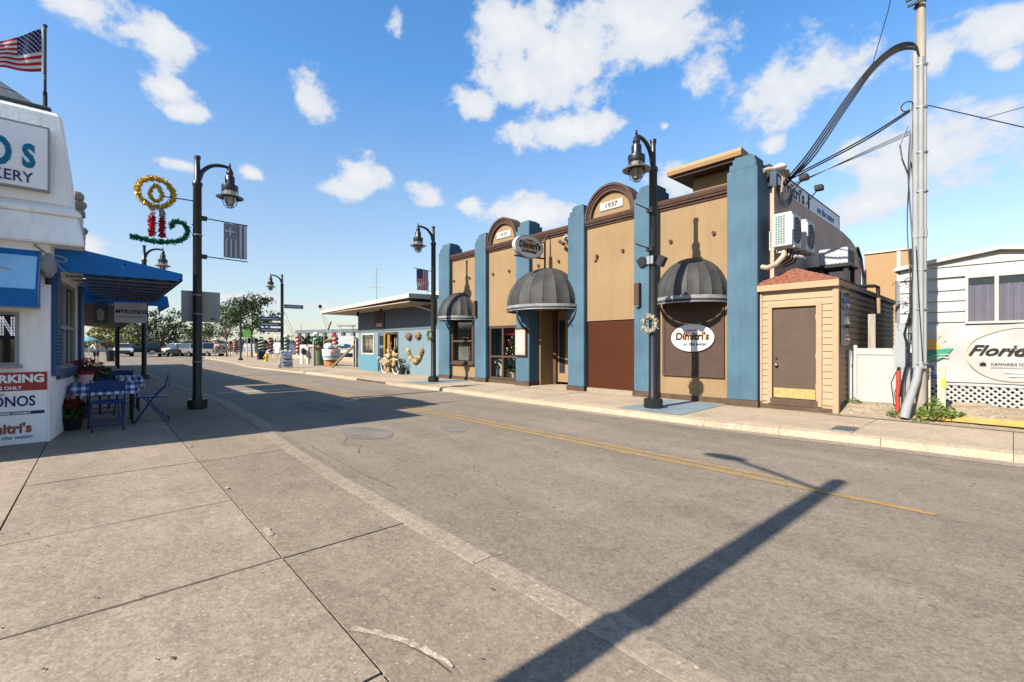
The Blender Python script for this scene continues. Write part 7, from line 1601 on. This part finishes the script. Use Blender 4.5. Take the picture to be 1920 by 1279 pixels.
# ================================================================ vehicles
def vehicle(kind, px, t_, heading, paint, label):
    p = polar(px, t_, .0); t = thing({'suv': 'parked_suv', 'car': 'parked_car', 'pickup': 'pickup_truck'}[kind], label, {'suv': 'suv', 'car': 'car', 'pickup': 'pickup truck'}[kind], p, heading); m4 = wmat(t); Q = lambda x, y, z: m4 @ Vector((x, y, z)); W_ = .92
    if kind == 'pickup': low = [(-2.7, .45), (-2.75, .95), (-.75, 1.02), (-.6, 1.08), (1.0, 1.12), (2.5, 1.02), (2.7, .8), (2.7, .45)]; cab = [(-.75, 1.02), (-.62, 1.72), (-.4, 1.80), (.75, 1.78), (1.35, 1.12)]
    elif kind == 'suv': low = [(-2.3, .4), (-2.35, 1.0), (-2.25, 1.08), (1.1, 1.08), (2.2, .98), (2.35, .75), (2.35, .4)]; cab = [(-2.25, 1.08), (-2.05, 1.65), (-1.8, 1.74), (.3, 1.72), (1.2, 1.08)]
    else: low = [(-2.2, .35), (-2.25, .85), (-1.6, .98), (.9, .95), (2.1, .82), (2.25, .6), (2.2, .35)]; cab = [(-1.6, .98), (-1.0, 1.38), (-.6, 1.45), (.1, 1.42), (.9, .95)]
    def pris(pts, w0, w1, zs_, mt, nm, par, bev=.06):
        n = len(pts); vs = []
        for s_ in (-1, 1):
            for (x, z) in pts: wv = w0 + (w1 - w0) * max(0, min(1, (z - zs_[0]) / (zs_[1] - zs_[0]))); vs.append(Q(x, s_ * wv, z))
        return MB().add(vs, [tuple(range(n)), tuple(range(2 * n - 1, n - 1, -1))] + [((i + 1) % n, i, n + i, n + (i + 1) % n) for i in range(n)]).build(nm, mt, par, bevel=bev)
    body = pris(low, W_ * .94, W_, (.4, .9), paint, 'body', t); zt = max(z for _, z in cab); pris(cab, W_ * .93, W_ * .72, (1.0, zt), paint, 'cabin', t, .04)
    g = [(x * .93 + (.0), 1.12 + (z - 1.05) * .86 if z > 1.2 else 1.10) for x, z in cab] if kind != 'car' else [(x * .9, .98 + (z - .98) * .82) for x, z in cab]
    for s_ in (-1, 1):
        vs = [Q(x, s_ * (W_ * .93 + (W_ * .72 - W_ * .93) * max(0, (z - 1.0) / (zt - 1.0)) + .012), z) for x, z in g]; MB().add(vs, [tuple(range(len(vs)))]).build('side_window', 'carglass', t)
    fx, fz = cab[-1], cab[-2]; rx, rz = cab[0], cab[1]
    for (q0, q1, o, nm) in [(fx, fz, .03, 'windscreen'), (rx, rz, -.03, 'rear_window')]:
        a_ = Vector((q0[0], 0, q0[1])).lerp(Vector((q1[0], 0, q1[1])), .12); b_ = Vector((q0[0], 0, q0[1])).lerp(Vector((q1[0], 0, q1[1])), .9)
        MB().add([Q(a_.x + o, -.78, a_.z + .015), Q(a_.x + o, .78, a_.z + .015), Q(b_.x + o, .64, b_.z + .015), Q(b_.x + o, -.64, b_.z + .015)], [(0, 1, 2, 3)]).build(nm, 'carglass', t)
    wx = 1.45 if kind != 'pickup' else 1.75
    for x in (-wx, wx):
        for s_ in (-1, 1):
            w1_ = MB().tube([Q(x, s_ * .72, .36), Q(x, s_ * .95, .36)], .36, 16).build('wheel', 'tyre', t); MB().tube([Q(x, s_ * .93, .36), Q(x, s_ * .96, .36)], .2, 10).build('rim', 'chrome', w1_)
    e0, e1 = low[1][0], low[-2][0]
    for s_ in (-1, 1):
        MB().add([Q(e0 - .03, s_ * .86, .72), Q(e0 - .03, s_ * .66, .72), Q(e0 - .03, s_ * .66, .98 if kind != 'car' else .85), Q(e0 - .03, s_ * .86, .98 if kind != 'car' else .85)], [(0, 1, 2, 3)]).build('tail_light', 'lampred', t)
        MB().blob(Q(e1 - .06, s_ * .68, .72), (.12, .14, .08), 8, 6, 0).build('headlight', 'letterwhite', t)
    MB().add([Q(x, y, z) for x in (e0 - .1, e0 + .1) for y in (-.85, .85) for z in (.42, .58)], [(0, 1, 3, 2), (4, 6, 7, 5), (0, 4, 5, 1), (2, 3, 7, 6), (0, 2, 6, 4), (1, 5, 7, 3)]).build('bumper', 'chrome' if kind == 'pickup' else 'dark', t)
    MB().add([Q(x, y, z) for x in (e1 - .1, e1 + .08) for y in (-.85, .85) for z in (.38, .56)], [(0, 1, 3, 2), (4, 6, 7, 5), (0, 4, 5, 1), (2, 3, 7, 6), (0, 2, 6, 4), (1, 5, 7, 3)]).build('bumper', 'dark', t)
    MB().add([Q(e1 + .02, -.5, .62), Q(e1 + .02, .5, .62), Q(e1 - .0, .5, .78), Q(e1 - .0, -.5, .78)], [(0, 1, 2, 3)]).build('grille', 'dark', t)
    MB().add([Q(e0 - .035, -.2, .62), Q(e0 - .035, .2, .62), Q(e0 - .035, .2, .76), Q(e0 - .035, -.2, .76)], [(0, 1, 2, 3)]).build('number_plate', 'signgrey', t)
    return t
vehicle('suv', 231, 60, R(2), 'carwhite', 'white car driving toward the viewer down the street')
vehicle('pickup', 284, 58, R(178), 'cardark', 'dark blue pickup driving away behind the left lamp')
vehicle('car', 262, 72, R(80), 'cardark', 'dark car half hidden behind the left lamp post')
vehicle('suv', 328, 64, R(195), 'carwhite', 'white car parked leftmost of the kerbside row')
vehicle('car', 337, 61, R(195), 'cardark', 'dark blue car parked between the white car and the grey one')
vehicle('suv', 353, 60, R(198), 'carsilver', 'grey SUV parked just left of the nearest lamp post')
vehicle('pickup', 385, 57, R(205), 'carsilver', 'silver pickup truck parked right of the nearest lamp post')
# ================================================================ people
def person(p, heading, shirt, legs, stride, label, cap=None, arm=.1):
    """one continuous skinned body; clothes are snug shells of it"""
    t = thing('person', label, 'person', p, heading); S = []; E_ = []; Rr = []
    def v(x, y, z, r_): S.append((x, y, z)); Rr.append(r_); return len(S) - 1
    pel = v(0, 0, .95, .14); wst = v(0, 0, 1.12, .125); ch = v(.01, 0, 1.32, .15); nk = v(.01, 0, 1.50, .055); hd = v(.03, 0, 1.62, .085); hd2 = v(.035, 0, 1.70, .08); E_ += [(pel, wst), (wst, ch), (ch, nk), (nk, hd), (hd, hd2)]
    for s_ in (-1, 1):
        f = s_ * stride; hp = v(f * .1, s_ * .09, .88, .095); kn = v(f * .55, s_ * .10, .50, .06); an = v(f * (1.0 if f > 0 else 1.25), s_ * .10, .09 + (.04 if f < 0 else 0), .038); toe = v(f * (1.0 if f > 0 else 1.25) + .15, s_ * .11, .04, .035); E_ += [(pel, hp), (hp, kn), (kn, an), (an, toe)]
        sh_ = v(.0, s_ * .18, 1.42, .055); el = v(-f * .35 - .02, s_ * (.23 + arm), 1.16, .04); wr = v(-f * .6 + .08, s_ * (.22 + arm), .93, .028); ha = v(-f * .65 + .11, s_ * (.22 + arm), .85, .032); E_ += [(ch, sh_), (sh_, el), (el, wr), (wr, ha)]
    def skin(idx, grow, nm, mt):
        ks_ = sorted(idx); mp_ = {k: i for i, k in enumerate(ks_)}; me = bpy.data.meshes.new(nm); me.from_pydata([S[k] for k in ks_], [(mp_[a], mp_[b]) for a, b in E_ if a in mp_ and b in mp_], []); o = bpy.data.objects.new(nm, me); COL.objects.link(o)
        md = o.modifiers.new('s', 'SKIN'); 
        for i, k in enumerate(ks_): me.skin_vertices[0].data[i].radius = (Rr[k] + grow, Rr[k] + grow)
        me.skin_vertices[0].data[0].use_root = True; o.modifiers.new('b', 'SUBSURF').levels = 1
        dg = bpy.context.evaluated_depsgraph_get(); dg.update(); m2 = bpy.data.meshes.new_from_object(o.evaluated_get(dg)); bpy.data.objects.remove(o); m2.materials.clear(); m2.materials.append(M[mt])
        for q in m2.polygons: q.use_smooth = True
        ob = bpy.data.objects.new(nm, m2); COL.objects.link(ob); ob.parent = t; return ob
    skin(range(len(S)), 0, 'body', 'skin'); arms = [10, 11, 18, 19]
    skin([0, 1, 2, 10, 11, 18, 19], .014, 'shirt', shirt); skin([0, 6, 7, 14, 15], .018, 'trousers', legs)
    mm = wmat(t); c_ = mm @ Vector((.015, 0, 1.71)); MB().blob(c_, (.10, .10, .085), 10, 7, .03).build('hair', cap or 'hair', t, smooth=True)
    f_ = mm @ Vector((.125, 0, 1.655)); MB().blob(f_, (.018, .018, .025), 6, 5, 0).build('nose', 'skin', t)
    for s_ in (-1, 1): e_ = mm @ Vector((.108, s_ * .03, 1.68)); MB().blob(e_, .010, 6, 4, 0).build('eye', 'dark', t); r_ = mm @ Vector((.03, s_ * .088, 1.655)); MB().blob(r_, (.02, .014, .028), 6, 5, 0).build('ear', 'skin', t)
    for s_, f in ((-1, -stride), (1, stride)):
        x_ = f * (1.0 if f > 0 else 1.25); q = mm @ Vector((x_ + .07, s_ * .105, .045)); MB().blob(q, (.14, .055, .045), 8, 5, 0).build('shoe', 'dark', t)
    return t
pp = polar(180, 36); person((pp.x, pp.y, .0), R(175), 'letterwhite', 'shorts', .22, 'person in a white printed T-shirt and dark shorts walking away under the canopy')
q = pp + Vector((.18, 0, 1.3)); 
person(polar(404, 55, .1), R(100), 'shirtpink', 'khaki', .08, 'person in a pink top standing right of the silver pickup')
person(polar(411, 58, .1), R(-30), 'curtain2', 'shorts', .10, 'person in a cream shirt beside the person in pink')
person(polar(397, 66, .1), R(60), 'shirtblue', 'khaki', .15, 'person in a blue shirt walking behind the silver pickup')
person(polar(516, 60, .1) if False else polar(430, 57, .1), R(200), 'letterwhite', 'khaki', .1, 'person in a white shirt near the thin tree trunk')
p = polar(207, 40); t = thing('litter_bin', 'dark green litter bin beside the canopy posts', 'litter bin', (p.x, p.y, 0)); MB().lathe([(.28, 0), (.30, .85), (.33, .86), (.33, .95), (.2, 1.0), (0, 1.0)], (p.x, p.y, 0), 14).build('drum', 'cardark', t)
mb = MB()
for k in range(60): mb.box(0, 0, 0, 0, 0, 0) if False else None
# low wall and clutter along the dock
dw_ = thing('dock_wall', 'low pale dock wall running along the water', 'wall', (-60, 14.9, .1))
for k in range(22): x = -30 - k * 4.2; box('wall_block', 'walk2', dw_, x - 4.18, x, 14.85, 15.05, .1, .45)
dr_ = thing('dock_railing', 'thin dark railing on the low dock wall', 'railing', (-60, 14.95, .4)); mb = MB()
for k in range(44): x = -30 - k * 2.1; mb.tube([(x, 14.95, .45), (x, 14.95, 1.1)], .03, 4)
for z in (.75, 1.1): mb.tube([(-30, 14.95, z), (-122, 14.95, z)], .022, 4)
mb.build('railing_bars', 'dark', dr_)
t = thing('green_street_sign', 'green street sign on a thin post between lamp and tree', 'sign', polar(464, 46, .1)); p = polar(464, 46); MB().tube([(p.x, p.y, .1), (p.x, p.y, 2.6)], .04, 6).build('post', 'metal', t)
a, b = polar(456, 46), polar(470, 46); MB().add([(a.x, a.y, 2.2), (b.x, b.y, 2.2), (b.x, b.y, 2.95), (a.x, a.y, 2.95), (a.x - .05, a.y, 2.2), (b.x - .05, b.y, 2.2), (b.x - .05, b.y, 2.95), (a.x - .05, a.y, 2.95)], [(0, 1, 2, 3), (7, 6, 5, 4), (0, 4, 5, 1), (3, 2, 6, 7), (0, 3, 7, 4), (1, 5, 6, 2)]).build('sign_plate', 'greensign', t)
